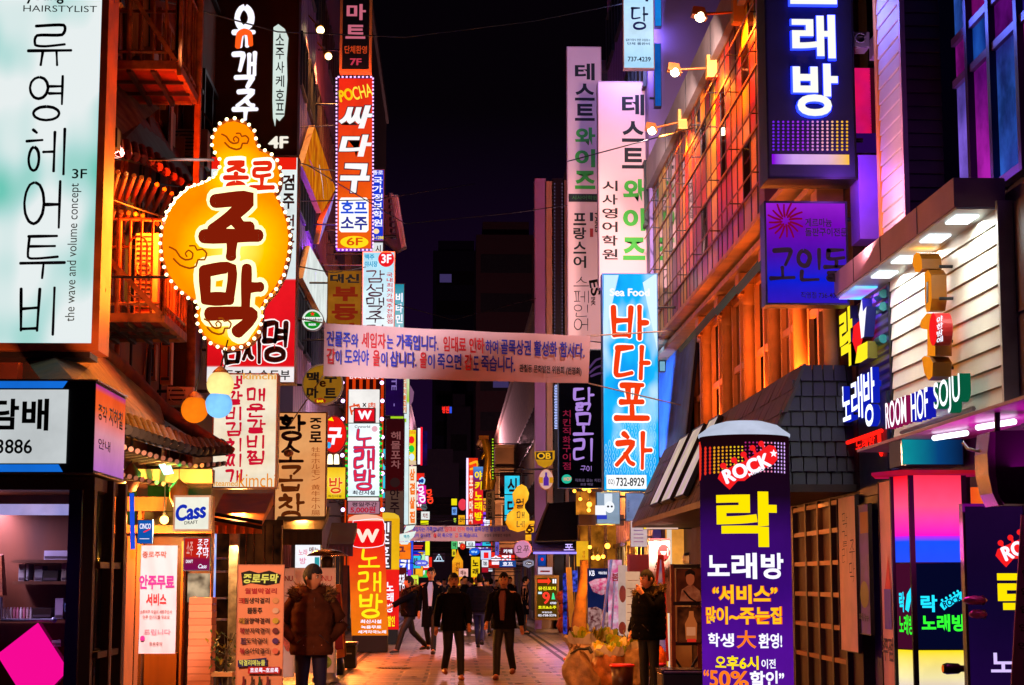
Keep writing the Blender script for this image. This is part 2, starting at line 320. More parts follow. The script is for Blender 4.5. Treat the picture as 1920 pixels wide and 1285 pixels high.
def letters(mb, pn, items, d0=.006, step=.0022):
    """items in photograph pixels: see the branches below"""
    rnd = random.Random(len(items) * 7 + 1)
    def put2(v, f, b, m, d, rot=0, sh=0, ext=0, side=None):
        u0, v0, u1, v1 = b; cu = (u0 + u1) / 2; cv = (v0 + v1) / 2; W = u1 - u0; H = v1 - v0
        if abs(rot) > 45: W, H = H, W
        cs = math.cos(R(rot)); sn = math.sin(R(rot)); pts = []
        for x, y in v:
            a = (x - .5) * W + sh * (y - .5) * H; c = (y - .5) * H; pts.append((cu + a * cs - c * sn, cv + a * sn + c * cs))
        mb.add([pn.P(a, c, d + ext) for a, c in pts], f, m)
        if ext:
            ed = {}
            for t in f:
                for i in range(len(t)):
                    e = (t[i], t[(i + 1) % len(t)]); r = (e[1], e[0])
                    if r in ed: del ed[r]
                    else: ed[e] = 1
            k = []; fs = []
            for a, c in ed: j = len(k); k += [pn.P(*pts[a], d), pn.P(*pts[c], d), pn.P(*pts[c], d + ext - .001), pn.P(*pts[a], d + ext - .001)]; fs.append((j, j + 1, j + 2, j + 3))
            mb.add(k, fs, side or m)
    for n, it in enumerate(items):
        k = it[0]; d = d0 + n * step
        if k in 'fv':
            _, tx, x0, y0, x1, y1, m = it[:7]; o = it[7] if len(it) > 7 else {}
            cells = [(tx, x0, y0, x1, y1)] if k == 'f' else [(c, x0, y0 + (y1 - y0) * (i + o.get('g', .08)) / len(tx), x1, y0 + (y1 - y0) * (i + 1 - o.get('g', .08)) / len(tx)) for i, c in enumerate(tx) if c != ' ']
            for c, a, b_, e, g in cells:
                v, f, asp = glyph(c, o.get('b', .02), o.get('res', 4))
                if 'out' in o:
                    v2, f2, _ = glyph(c, o.get('b', .02) + o['ow'], 3); put2(v2, f2, grow(pn.box(a, b_, e, g), o['ow'] * .9), o['out'], d - .001, o.get('r', 0), o.get('s', 0))
                put2(v, f, pn.box(a, b_, e, g), m, d, o.get('r', 0), o.get('s', 0), o.get('ext', 0), o.get('side'))
        elif k in 'bw':      # brush, in a row (b) or a column (w)
            _, tx, x0, y0, x1, y1, m, wd = it[:8]; o = it[8] if len(it) > 8 else {}; L = len(tx)
            for i, c in enumerate(tx):
                st = strokes(c)
                if not st: continue
                g = o.get('g', .07); cell = (x0 + (x1 - x0) * (i + g) / L, y0, x0 + (x1 - x0) * (i + 1 - g) / L, y1) if k == 'b' else (x0, y0 + (y1 - y0) * (i + g) / L, x1, y0 + (y1 - y0) * (i + 1 - g) / L)
                b = pn.box(*cell); asp = abs((b[2] - b[0]) / (b[3] - b[1])); sd = rnd.randint(0, 999)
                rot = o.get('r', 0) + rnd.uniform(-1, 1) * o.get('wob', 0)
                for mm, ww, dd in ([(o['out'], wd + o['ow'], d - .001)] if 'out' in o else []) + [(m, wd, d)]:
                    v, f = ribbon(st, ww, asp, o.get('t', .35), o.get('j', .012), random.Random(sd)); put2(v, f, b, mm, dd, rot, o.get('s', 0))
        elif k == 'r':
            u0, v0, u1, v1 = pn.box(*it[1:5]); mb.quad(pn.P(u0, v0, d), pn.P(u1, v0, d), pn.P(u1, v1, d), pn.P(u0, v1, d), it[5])
        elif k == 'e':
            u0, v0, u1, v1 = pn.box(*it[1:5]); mb.add([pn.P((u0 + u1) / 2 + (u1 - u0) / 2 * math.cos(t * math.pi / 14), (v0 + v1) / 2 + (v1 - v0) / 2 * math.sin(t * math.pi / 14), d) for t in range(28)], [tuple(range(28))], it[5])
        elif k == 'p': mb.add([pn.P(*pn.uv(*q), d) for q in it[1]], [tuple(reversed(range(len(it[1]))))], it[2])
        elif k == 'l':       # a drawn line
            q = [pn.uv(*a) for a in it[1]]; wd = it[3] * abs(pn.uv(961, 640)[0] - pn.uv(960, 640)[0]) if pn.N.y < -.5 else it[3] * .006
            u0 = min(a[0] for a in q); v0 = min(a[1] for a in q); sz = max(max(a[0] for a in q) - u0, max(a[1] for a in q) - v0, .01)
            v, f = ribbon([[((a[0] - u0) / sz, (a[1] - v0) / sz) for a in q] + ([((q[-1][0] - u0) / sz, (q[-1][1] - v0) / sz)] if len(q) == 13 else [])], wd / sz, 1, it[4] if len(it) > 4 else 0, 0)
            mb.add([pn.P(u0 + a * sz, v0 + b * sz, d) for a, b in v], f, it[2])
        elif k == 'dots':    # x0,y0,x1,y1, nx, ny, radius px, [materials by column]
            _, x0, y0, x1, y1, nx, ny, rp, ms = it
            for i in range(nx):
                for j in range(ny):
                    px = x0 + (x1 - x0) * i / max(nx - 1, 1); py = y0 + (y1 - y0) * j / max(ny - 1, 1); u, v = pn.uv(px, py); r = abs(pn.uv(px + rp, py)[0] - u)
                    mb.add([pn.P(u + r * math.cos(t * math.pi / 3), v + r * math.sin(t * math.pi / 3), d) for t in range(6)], [tuple(range(6))], ms[min(len(ms) - 1, int(i * len(ms) / nx))])
def grow(b, k): du = (b[2] - b[0]) * k; dv = (b[3] - b[1]) * k; return (b[0] - du, b[1] - dv, b[2] + du, b[3] + dv)
def sign(name, label, cat, rect, pn, face, items=(), cab=DKM, th=.18, rim=.02, wall=None, group=None, rear=None):
    """a cabinet sign: cabinet, lit or painted face, lettering, brackets back to the wall at x = wall"""
    if not isinstance(pn, Panel): pn = plane_y(pn)
    u0, v0, u1, v1 = pn.box(*rect); O = pn.P((u0 + u1) / 2, v0, 0); t = thing(name, label, cat, O, group)
    a = MB(); p = lambda u, v, d: pn.P(u, v, d)
    a.hexa([p(u0, v0, -.004), p(u1, v0, -.004), p(u1, v0, -th), p(u0, v0, -th), p(u0, v1, -.004), p(u1, v1, -.004), p(u1, v1, -th), p(u0, v1, -th)], cab)
    for x0, y0, x1, y1 in ((u0, v0, u1, v0 + rim), (u0, v1 - rim, u1, v1), (u0, v0 + rim, u0 + rim, v1 - rim), (u1 - rim, v0 + rim, u1, v1 - rim)):
        a.hexa([p(x0, y0, .012), p(x1, y0, .012), p(x1, y0, -.003), p(x0, y0, -.003), p(x0, y1, .012), p(x1, y1, .012), p(x1, y1, -.003), p(x0, y1, -.003)], cab)
    a.build('cabinet', t)
    f = MB(); r = rim
    f.quad(p(u0 + r, v0 + r, 0), p(u1 - r, v0 + r, 0), p(u1 - r, v1 - r, 0), p(u0 + r, v1 - r, 0), face); f.build('face', t)
    if items: m = MB(); letters(m, pn, items); m.build('lettering', t)
    if rear:
        m = MB(); e = -th - .004; m.quad(p(u1 - r, v0 + r, e), p(u0 + r, v0 + r, e), p(u0 + r, v1 - r, e), p(u1 - r, v1 - r, e), face); m.build('rear_face', t)
        lamp('added_rear_lamp', 'AREA', p((u0 + u1) / 2, (v0 + v1) / 2, -th - .03), rear[0], rear[1], t, u1 - u0 - .1, p((u0 + u1) / 2, (v0 + v1) / 2, -th - 5), sy=v1 - v0 - .1)  # added lamp behind the back face, lights what stands beyond the sign
    if wall is not None:
        ue = u1 if wall > O.x else u0
        for v in (v0 + (v1 - v0) * .15, v1 - (v1 - v0) * .15):
            q = p(ue, v, -th / 2); m = MB(); m.tube([q, (wall, q.y, q.z)], .025, DKM, 6); m.build('bracket', t)
    return t
# ================================================================== ground
def paving_mat():
    m, n, o = _new('paving'); b = n.nodes.new('ShaderNodeBsdfPrincipled'); n.links.new(b.outputs[0], o.inputs[0])
    tc = n.nodes.new('ShaderNodeTexCoord'); br = n.nodes.new('ShaderNodeTexBrick'); n.links.new(tc.outputs['Object'], br.inputs[0])
    br.offset = .5; br.inputs['Scale'].default_value = 1; br.inputs['Brick Width'].default_value = .9; br.inputs['Row Height'].default_value = .6
    br.inputs['Mortar Size'].default_value = .04; br.inputs['Mortar Smooth'].default_value = .3; br.inputs['Bias'].default_value = -.1
    br.inputs['Color1'].default_value = (.27, .18, .13, 1); br.inputs['Color2'].default_value = (.15, .10, .08, 1); br.inputs['Mortar'].default_value = (.008, .006, .005, 1)
    t = noise_node(n, .9, 6); t2 = noise_node(n, 14, 4)
    mx = n.nodes.new('ShaderNodeMixRGB'); mx.blend_type = 'MULTIPLY'; mx.inputs[0].default_value = .8; n.links.new(br.outputs[0], mx.inputs[1])
    r = n.nodes.new('ShaderNodeValToRGB'); r.color_ramp.elements[0].position = .3; r.color_ramp.elements[0].color = (.45, .42, .4, 1); r.color_ramp.elements[1].position = .65; r.color_ramp.elements[1].color = (1.15, 1.1, 1.05, 1)
    n.links.new(t.outputs[0], r.inputs[0]); n.links.new(r.outputs[0], mx.inputs[2]); n.links.new(mx.outputs[0], b.inputs['Base Color'])
    mr = n.nodes.new('ShaderNodeMapRange'); mr.inputs[3].default_value = .28; mr.inputs[4].default_value = .62; n.links.new(t2.outputs[0], mr.inputs[0]); n.links.new(mr.outputs[0], b.inputs['Roughness'])
    bu = n.nodes.new('ShaderNodeBump'); bu.inputs['Strength'].default_value = .5; bu.inputs['Distance'].default_value = .012; bu.invert = True
    n.links.new(br.outputs['Fac'], bu.inputs['Height']); n.links.new(bu.outputs[0], b.inputs['Normal']); return m
g = MB(); g.quad((-600, -20, 0), (600, -20, 0), (600, 900, 0), (-600, 900, 0), D('2b2725', .8, 0, .3)); struct(g, 'ground')
g = MB(); g.quad((-3.2, -5, .004), (3.4, -5, .004), (3.4, 190, .004), (-3.2, 190, .004), paving_mat()); struct(g, 'paving')
g = MB()
for X in (-2.05, -1.88, 2.25, 2.45): g.quad((X - .05, -5, .008), (X + .05, -5, .008), (X + .05, 190, .008), (X - .05, 190, .008), D('1c1512', .7, 0, .3))
struct(g, 'drain_line')
for x, y, lb in ((.55, 26.6, 'round iron manhole cover in front of the walking pair'), (-1.1, 33.5, 'round iron manhole cover beside the leaning karaoke column')):
    t = thing('manhole_cover', lb, 'manhole cover', (x, y, .009)); m = MB(); m.lathe((x, y, .009), [(.33, 0), (.33, .006), (.3, .008), (.29, .004), (.001, .004)], D('1a1614', .5, .6, .4, 9), 28); m.build('plate', t); m = MB()
    for k in range(-4, 5): h = math.sqrt(max(.0, .26 ** 2 - (k * .06) ** 2)); m.box((x + k * .06 - .012, y - h, .0131), (x + k * .06 + .012, y + h, .02), D('2a2420', .5, .6, .4, 9))
    m.build('rib', t)

# ================================================================== buildings
def ribbed(h, pitch=.3, axis=1, rough=.5, metal=.2):
    m, n, o = _new('ribbed_' + h); b = n.nodes.new('ShaderNodeBsdfPrincipled'); n.links.new(b.outputs[0], o.inputs[0])
    b.inputs['Roughness'].default_value = rough; b.inputs['Metallic'].default_value = metal
    tc = n.nodes.new('ShaderNodeTexCoord'); w_ = n.nodes.new('ShaderNodeTexWave'); w_.bands_direction = 'XYZ'[axis]; w_.inputs['Scale'].default_value = .314 / pitch
    n.links.new(tc.outputs['Object'], w_.inputs[0]); r = n.nodes.new('ShaderNodeValToRGB'); a = hx(h)
    r.color_ramp.elements[0].color = tuple(q * .25 for q in a[:3]) + (1,); r.color_ramp.elements[0].position = .1; r.color_ramp.elements[1].color = a; r.color_ramp.elements[1].position = .3
    n.links.new(w_.outputs[0], r.inputs[0]); n.links.new(r.outputs[0], b.inputs['Base Color'])
    bu = n.nodes.new('ShaderNodeBump'); bu.inputs['Distance'].default_value = .03; n.links.new(w_.outputs[0], bu.inputs['Height']); n.links.new(bu.outputs[0], b.inputs['Normal']); return m
def block(name, label, X, Y0, Y1, H, wall, side, wins=(), shop=None, depth=8, z0=0, frame=DKM, pane=None, ledge=None, rows=None):
    """a row building: street face at x = X, side -1 left / +1 right; rows = [(z0, z1)] of windows, one per about 2 m"""
    t = thing(name, label, 'building', (X, (Y0 + Y1) / 2, 0)); xo = X + side * depth
    m = MB(); m.box((X, Y0, z0), (xo, Y1, H), wall); m.build('wall', t)
    m = MB(); m.box((X - side * .12, Y0 - .05, H), (xo, Y1 + .05, H + .35), ledge or wall); m.build('roof_parapet', t)
    nb = max(1, round((Y1 - Y0) / 2.4)); p = (Y1 - Y0) / nb
    for r, (a, b) in enumerate(rows or ()):
        for i in range(nb):
            y0 = Y0 + p * i + p * .14; y1 = Y0 + p * (i + 1) - p * .14; s = -side
            f = MB()
            for q in ((y0, a, y0 + .07, b), (y1 - .07, a, y1, b), (y0 + .07, a, y1 - .07, a + .07), (y0 + .07, b - .07, y1 - .07, b), ((y0 + y1) / 2 - .03, a + .07, (y0 + y1) / 2 + .03, b - .07)):
                f.box((X + s * .002, q[0], q[1]), (X + s * .07, q[2], q[3]), frame)
            fo = f.build('window', t); g = MB(); x = X + s * .02; pm = pane[(r * 5 + i * 3) % len(pane)] if pane else glass()
            g.quad((x, y0 + .06, a + .06), (x, y1 - .06, a + .06), (x, y1 - .06, b - .06), (x, y0 + .06, b - .06), pm); g.build('pane', fo)
    if shop:
        for i in range(nb):
            y0 = Y0 + p * i + .12; y1 = Y0 + p * (i + 1) - .12; s = -side; mt = shop[i % len(shop)]; f = MB()
            for q in ((y0, .1, y0 + .09, 2.5), (y1 - .09, .1, y1, 2.5), (y0 + .09, .1, y1 - .09, .4), (y0 + .09, 2.4, y1 - .09, 2.5), (y0 + (y1 - y0) * .6, .4, y0 + (y1 - y0) * .6 + .07, 2.4)):
                f.box((X + s * .002, q[0], q[1]), (X + s * .09, q[2], q[3]), WOODD if i % 2 else DKM)
            fo = f.build('shop_window', t); g = MB(); x = X + s * .03
            g.quad((x, y0 + .08, .38), (x, y1 - .08, .38), (x, y1 - .08, 2.42), (x, y0 + .08, 2.42), mt); g.build('pane', fo)
    return t
dim = [glass('0b0a14'), glass('14101c'), E('3a2416', .5, .5, False), glass('0b0a14')]
warm = [E('ffb45a', .8, .7, True, 'c0561a', 3), E('ff9a3c', .6, .7, True, '6a2a10', 3), E('ffd9a0', .8, .6, True, 'd07a30', 3)]
cool = [E('ffd9a0', 1.2, .6, True, 'ff9a4a', 3), E('e8d8ff', 1.0, .5, True, 'a070ff', 3), E('ffb0c8', 1.0, .5, True, 'ff5a70', 3)]
brownwall = D('7a4a2a', .8, 0, .5, 1.2, .4); tilewall = D('5a3a30', .7, 0, .4, 2, .3)
LA = block('brown_building', 'brown stucco building with two iron balconies behind the hair salon sign', -4.3, 17.6, 27, 13, D('7a2c0e', .85, 0, .65, 1.6, .5), -1, shop=None, rows=[(5.1, 6.7), (8.1, 9.8)], pane=[E('b8601c', .5, .7, False), glass('1a0a04'), E('5a1c08', .4, .6, False)], frame=D('a0521a', .6, 0, .4))
block('dark_building', 'dark building carrying the brown pub sign and the red stew sign', -4.0, 27, 40, 15, D('4a261a', .7, 0, .4, 2, .2), -1, rows=[(8.2, 9.6), (11, 12.4)], shop=warm, pane=dim)
block('ribbed_building', 'purple ribbed metal building behind the red pocha bar sign', -3.62, 40, 58, 22, ribbed('8a6a90', .5), -1, rows=[(4.0, 5.3), (7.0, 8.3), (10, 11.3), (13, 14.3), (16, 17.3)], shop=warm, pane=dim)
block('striped_building', 'tall orange lit building behind the white beer sign', -3.4, 58, 86, 24, D('6a4030', .7, 0, .4), -1, rows=[(4.5, 5.9), (8, 9.4), (11.5, 12.9), (15, 16.4)], shop=cool, pane=dim)
block('grey_building', 'low grey building at the far end of the left row', -3.0, 86, 150, 13, D('4a4450', .7, 0, .4), -1, rows=[(4.5, 6), (8, 9.5)], shop=cool, pane=dim)
block('cream_building', 'purple lit building behind the tall pink test academy signs', 4.05, 36.3, 46, 20, ribbed('7a5a9a', .45), 1, rows=[(6, 7.4), (9, 10.4), (12, 13.4), (15, 16.4)], shop=warm, pane=dim)
block('netted_building', 'dark building hung with netting behind the lilac pier sign', 3.85, 46, 72, 15, D('352a38', .8, 0, .4), 1, rows=[(4.5, 5.8), (7.5, 8.8), (10.5, 11.8)], shop=warm, pane=dim)
block('stone_building', 'grey stone building at the far end of the right row', 3.3, 72, 150, 12.5, D('8a6a5a', .8, 0, .4), 1, rows=[(4.2, 5.6), (7.2, 8.6)], shop=cool, pane=dim)
# towers at the end of the street
for nm, lb, x0, y0, x1, Y, mt in (('office_tower', 'dull maroon office tower closing the end of the street', 893, 440, 1006, 160, D('32161e', .8, 0, .2)), ('office_tower', 'tall navy office tower beyond the left row', 812, 470, 897, 210, D('16133e', .7, 0, .2)),
                              ('office_tower', 'slim violet tower with a small red sign on its face', 838, 762, 882, 185, D('261b38', .7, 0, .2)), ('office_tower', 'broad low violet tower between the two street rows', 780, 868, 860, 170, D('2a1f3a', .7, 0, .2))):
    a = PY(x0, y0, Y); b = PY(x1, 1090, Y); t = thing(nm, lb, 'tower', ((a.x + b.x) / 2, Y, 0)); m = MB(); m.box((a.x, Y, 0), (b.x, Y + 20, a.z), mt); m.build('wall', t)
    m = MB(); m.box((a.x + .6, Y + 1, a.z), (b.x - .6, Y + 19, a.z + 1.4), mt); m.build('roof_parapet', t)
    n = int(a.z / 3.6)
    for k in range(1, n):
        m = MB(); z = k * 3.6 + .6; m.box((a.x + .4, Y - .05, z), (b.x - .4, Y - .002, z + 1.7), D('0d0a16', .8, 0, .3)); o = m.build('window_band', t)
        if (k * 7 + int(Y)) % 5 == 0:
            g = MB(); xx = a.x + .6 + random.random() * (b.x - a.x - 2.5); g.box((xx, Y - .08, z + .3), (xx + 1.4, Y - .055, z + 1.3), E(random.choice(['5a4a8a', '8a5a40']), .35, 0, False)); g.build('pane', o)

# ------------------------------------------------------------------ balconies of the brown building
IRON = D('a85a14', .6, .1, .6, 7, .2); RUST = D('8a2408', .8, 0, .6, 4, .3)
def balcony(label, zf, xa, Y0, Y1, planks, kind):
    t = thing('balcony', label, 'balcony', (-4.3, (Y0 + Y1) / 2, zf)); X = -4.3
    m = MB(); m.box((X, Y0, zf), (xa, Y1, zf + .05), RUST); m.build('floor', t)
    m = MB()
    m.beam((X, Y0, zf + .02), (xa, Y0, zf + .02), .07, .1, IRON); m.beam((xa, Y0, zf + .02), (xa, Y1, zf + .02), .07, .1, IRON); m.beam((X, Y1, zf + .02), (xa, Y1, zf + .02), .07, .1, IRON)
    for i in range(1, planks): x = X + (xa - X) * i / planks; m.beam((x, Y0, zf - .03), (x, Y1, zf - .03), .05, .06, WOODD)
    for i in range(1, 3): y = Y0 + (Y1 - Y0) * i / 3; m.beam((X, y, zf - .04), (xa, y, zf - .04), .03, .04, WOODD)
    m.build('frame', t)
    m = MB(); H = 1.15
    for h in (.18, H): m.tube([(X, Y0, zf + h), (xa, Y0, zf + h), (xa, Y1, zf + h), (X, Y1, zf + h)], .022, IRON, 6)
    for i in range(9): x = X + (xa - X) * i / 8; m.tube([(x, Y0, zf + .05), (x, Y0, zf + H)], .014 if i % 4 else .03, IRON, 6)
    for i in range(9): y = Y0 + (Y1 - Y0) * i / 8; m.tube([(xa, y, zf + .05), (xa, y, zf + H)], .014 if i % 4 else .03, IRON, 6)
    m.build('railing', t)
    m = MB()
    if kind: 
        m.beam((X, Y0 - .03, zf + 1.1), (xa, Y0 - .03, zf + .05), .05, .06, IRON)
        for x in (X + .28, X + .72): m.tube([(x + .1 * math.cos(a / 8 * math.pi), Y0 - .02, zf + (.85 if a <= 8 else .35) + .1 * math.sin(a / 8 * math.pi)) for a in range(17)] + [(x + .1, Y0 - .02, zf + .85)], .012, IRON, 6)
    else: m.beam((X - .2, Y0 - .04, zf + 2.0), (xa, Y0 - .04, zf + .05), .04, .05, IRON); m.beam((xa + .03, Y0, zf + 2.2), (xa + .03, Y0, zf - .1), .05, .05, IRON); m.beam((xa + .03, Y1, zf + 2.2), (xa + .03, Y1, zf - 1.8), .07, .07, IRON)
    m.build('brace', t); return t
balcony('upper iron balcony with red plank floor above the tiled eave', 7.45, -3.2, 20, 21.5, 4, 0)
balcony('lower iron balcony with diagonal brace beside the gourd sign', 4.52, -3.3, 20, 21.7, 5, 1)
def ac_unit(label, p, w_, h, d, col=D('c9a070', .5, .1, .2), legs=True):
    t = thing('air_conditioner', label, 'air conditioner', p); x, y, z = p; m = MB(); m.box((x - w_ / 2, y, z), (x + w_ / 2, y + d, z + h), col); m.build('casing', t, .01)
    m = MB()
    n = int(h / .055)
    for i in range(1, n): m.box((x - w_ * .42, y - .018, z + h * i / n), (x + w_ * .2, y - .002, z + h * i / n + .02), BLK)
    m.tube([(x - w_ * .1 + .3 * w_ * math.cos(a / 8 * math.pi), y - .022, z + h * .55 + .3 * w_ * math.sin(a / 8 * math.pi)) for a in range(17)], .008, col, 5); m.build('grille', t)
    if legs: m = MB(); m.box((x - w_ / 2, y + .02, z - .08), (x - w_ / 2 + .05, y + d - .02, z), DKM); m.box((x + w_ / 2 - .05, y + .02, z - .08), (x + w_ / 2, y + d - .02, z), DKM); m.build('feet', t)
    return t
a = PY(272, 592, 20.5); ac_unit('tall louvred air conditioner standing on the lower balcony', (a.x, 20.5, 4.66), .27, .95, .4)
a = PY(337, 760, 23); ac_unit('small beige air conditioner above the tiled roof', (a.x, 23, a.z), .34, .24, .3)
# items on the balconies and the wall
for (x0, y0, x1, y1), mt, lb in (((207, 62, 235, 104), D('8a5a50'), 'plump brown sack on the upper balcony floor'), ((240, 55, 268, 104), D('9a6a4a'), 'tan sack beside the brown sack on the upper balcony')):
    a = PY(x0, y1, 20.6); b = PY(x1, y0, 20.6); m = MB(); c = (a + b) / 2; w2 = (b.x - a.x) / 2; h = b.z - a.z
    m.lathe((c.x, 20.7, 7.5), [(w2 * .8, 0), (w2, h * .25), (w2 * .95, h * .6), (w2 * .6, h * .85), (w2 * .15, h * .92), (w2 * .3, h)], mt, 12); tag(m.build('sack'), lb, 'sack')
pipes = MB()
t = thing('drain_pipe', 'orange painted drain pipe running down the brown wall', 'pipe', (-3.55, 26.6, 0)); m = MB(); m.tube([(-3.95, 26.7, 0), (-3.95, 26.7, 12.9)], .07, IRON, 10); m.build('pipe', t)
m = MB()
for z in (3, 6, 9, 12): m.box((-4.3, 26.62, z), (-3.86, 26.78, z + .06), DKM)
m.build('clip', t)
for i, (px0, px1, y0, y1, h) in enumerate(((268, 292, 645, 712, 'd2691e'), (300, 322, 640, 720, 'e08030'), (312, 322, 180, 300, 'b07a60'))):
    a = PY(px0, y1, 25.2); b = PY(px1, y0, 25.2); m = MB(); m.box((a.x, 25.2, a.z), (b.x, 25.4, b.z), D(h, .6, 0, .3, 3, .2, (1, 1, .2)))
    m.box((a.x + .02, 25.15, b.z - .06), (b.x - .02, 25.199, b.z - .02), WOODD); m.box((a.x + .02, 25.15, a.z + .05), (b.x - .02, 25.199, a.z + .09), WOODD); m.box((b.x - .04, 25.13, a.z + .1), (b.x - .02, 25.199, b.z - .08), WOODD)
    tag(m.build('shutter'), ('narrow orange wooden shutter over the tiled roof', 'wider bright orange shutter over the tiled roof', 'pinkish shutter below the upper balcony')[i], 'shutter')

t = thing('cable_run', 'tangle of pipes, cables and meter boxes on the brown wall behind the gourd sign', 'cables', (-4.3, 24, 3)); rnd = random.Random(17)
for i in range(16):
    y = rnd.uniform(20.2, 26.8); z0 = rnd.uniform(2.6, 6); z1 = z0 + rnd.uniform(2, 6); x = -4.3 + rnd.uniform(.03, .1); m = MB(); m.tube([(x, y, z0), (x + rnd.uniform(0, .1), y + rnd.uniform(-.3, .3), (z0 + z1) / 2), (x, y + rnd.uniform(-.6, .6), z1)], rnd.choice([.012, .02, .035]), rnd.choice([BLK, IRON, DKM, D('5a2a10', .7)]), 6); m.build('cable', t)
for i in range(9): y = rnd.uniform(21, 26.6); z = rnd.uniform(2.8, 9); h = rnd.uniform(.2, .5); m = MB(); m.box((-4.298, y, z), (-4.1, y + rnd.uniform(.2, .4), z + h), rnd.choice([D('8a5a30', .5, 0, .4), D('4a3020', .5, 0, .4), D('a8602a', .5, 0, .4)])); m.build('meter_box', t)
for i, (px, py, w_) in enumerate(((383, 470, .5), (372, 330, .55), (388, 590, .5))): a = PY(px, py, 27.6); ac_unit(('upper', 'middle', 'lowest')[i] + ' grimy air conditioner on the dark wall behind the gourd sign', (a.x, 26.6, a.z), w_, .5, .35, D('8a6a4a', .6, 0, .5))
# ------------------------------------------------------------------ tiled eaves
TILE = D('2c2620', .8, 0, .6, 5, .8); TILER = D('6a5a3c', .85, 0, .6, 6, .9)
def eave(name, label, pts_edge, pts_back, n, rafter, tip, rows=2, drop=.16, rag=False, tile=TILE):
    """a curved tiled eave: pts_edge / pts_back = lower and upper edge lines (3-D polylines)"""
    def at(pl, t):
        t *= len(pl) - 1; i = min(int(t), len(pl) - 2); return Vector(pl[i]).lerp(Vector(pl[i + 1]), t - i)
    t = thing(name, label, 'roof', Vector(pts_edge[0])); m = MB(); N = n * 2; K = 6; vs = []; fs = []
    for i in range(N + 1):
        e = at(pts_edge, i / N); b = at(pts_back, i / N)
        for k in range(K + 1):
            s_ = k / K; p = e.lerp(b, s_); p.z -= .22 * (b.z - e.z) * math.sin(math.pi * s_) * .6; p.z += .035 * abs(math.sin(i * math.pi / 2)) + (random.uniform(-.02, .02) if rag else 0); vs.append(p)
    for i in range(N):
        for k in range(K): q = i * (K + 1) + k; fs.append((q, q + K + 1, q + K + 2, q + 1))
    m.add(vs, fs, tile, True); m.build('tile_slope', t)
    m = MB(); vs = []
    for i in range(N + 1): e = at(pts_edge, i / N); b = at(pts_back, i / N); vs += [e - Vector((0, 0, .05)), e.lerp(b, .85) - Vector((0, 0, .10))]
    m.add(vs, [(2 * i, 2 * i + 1, 2 * i + 3, 2 * i + 2) for i in range(N)], WOODD); m.build('soffit', t)
    m = MB()
    for i in range(n):
        e = at(pts_edge, (i + .5) / n); b = at(pts_back, (i + .5) / n); m.tube([e + Vector((0, 0, .02)), e.lerp(b, .12) + Vector((0, 0, .05))], .055, D('6a1206', .8, 0, .6, 9, .4) if rag else TILE, 8)
    m.build('end_tile', t)
    for r in range(rows):
        m = MB(); mt = MB()
        for i in range(n):
            e = at(pts_edge, (i + .5) / n); b = at(pts_back, (i + .5) / n); s_ = .05 + .28 * r; z = -.07 - drop * (r + .35); p = e.lerp(b, s_); p.z = e.z + z; q = e.lerp(b, s_ + .5); q.z = e.z + z + .1
            m.tube([p, q], .03, rafter, 6); d = (p - q).normalized(); mt.tube([p + d * .001, p + d * .012], .026, tip, 8)
        m.build('rafter', t); mt.build('rafter_tip', t)
    return t
edge = [PX(232, 808, -3.05), PX(300, 830, -2.98), PX(370, 850, -2.9), PX(432, 846, -2.78)]
back = [PX(150, 665, -4.2) , PX(225, 690, -4.2), PX(300, 745, -4.2), PX(345, 790, -4.2)]
HR = eave('tiled_roof', 'weathered tile roof with upturned corner above the wooden bar', edge, back, 17, D('2e1a10', .7, 0, .4), D('b08878', .6, 0, .3), 2, .17)
m = MB(); m.tube([PX(178, 652, -4.0), PX(235, 700, -3.85), PX(300, 765, -3.5), PX(370, 812, -3.15), PX(436, 846, -2.75)], [.11, .11, .1, .09, .05], D('7a3812', .8, 0, .6, 6, .6), 8); m.build('hip_ridge', HR)
m = MB(); vs = [(-2.9, 14.8, 3.42), (-4.3, 14.8, 4.5), (-4.3, 21, 4.3), (-2.9, 21, 3.35)]
m.prism([PX(95, 664, -3.9), PX(190, 664, -3.95), PX(300, 760, -3.4), PX(310, 795, -3.3), PX(250, 800, -3.2), PX(140, 715, -3.3)], (-.25, .05, -.05), TILER); m.build('gable', HR)
edge = [PX(215, 288, -3.5), PX(280, 305, -3.42), PX(340, 345, -3.35), PX(402, 395, -3.2)]
back = [PX(200, 165, -4.25), PX(250, 195, -4.25), PX(300, 235, -4.25), PX(350, 300, -4.25)]
HR2 = eave('tiled_eave', 'ragged red tiled eave above the lower balcony', edge, back, 13, D('4a0a04', .7, 0, .4), D('d8902a', .6, 0, .1), 2, .22, True, D('6a1406', .7, 0, .6, 5, .8))
m = MB(); m.prism([PX(203, 140, -4.2), PX(225, 143, -4.1), PX(300, 203, -3.9), PX(262, 232, -3.7), PX(215, 280, -3.6), PX(202, 270, -3.7)], (-.2, .05, -.03), TILER); m.build('gable', HR2)

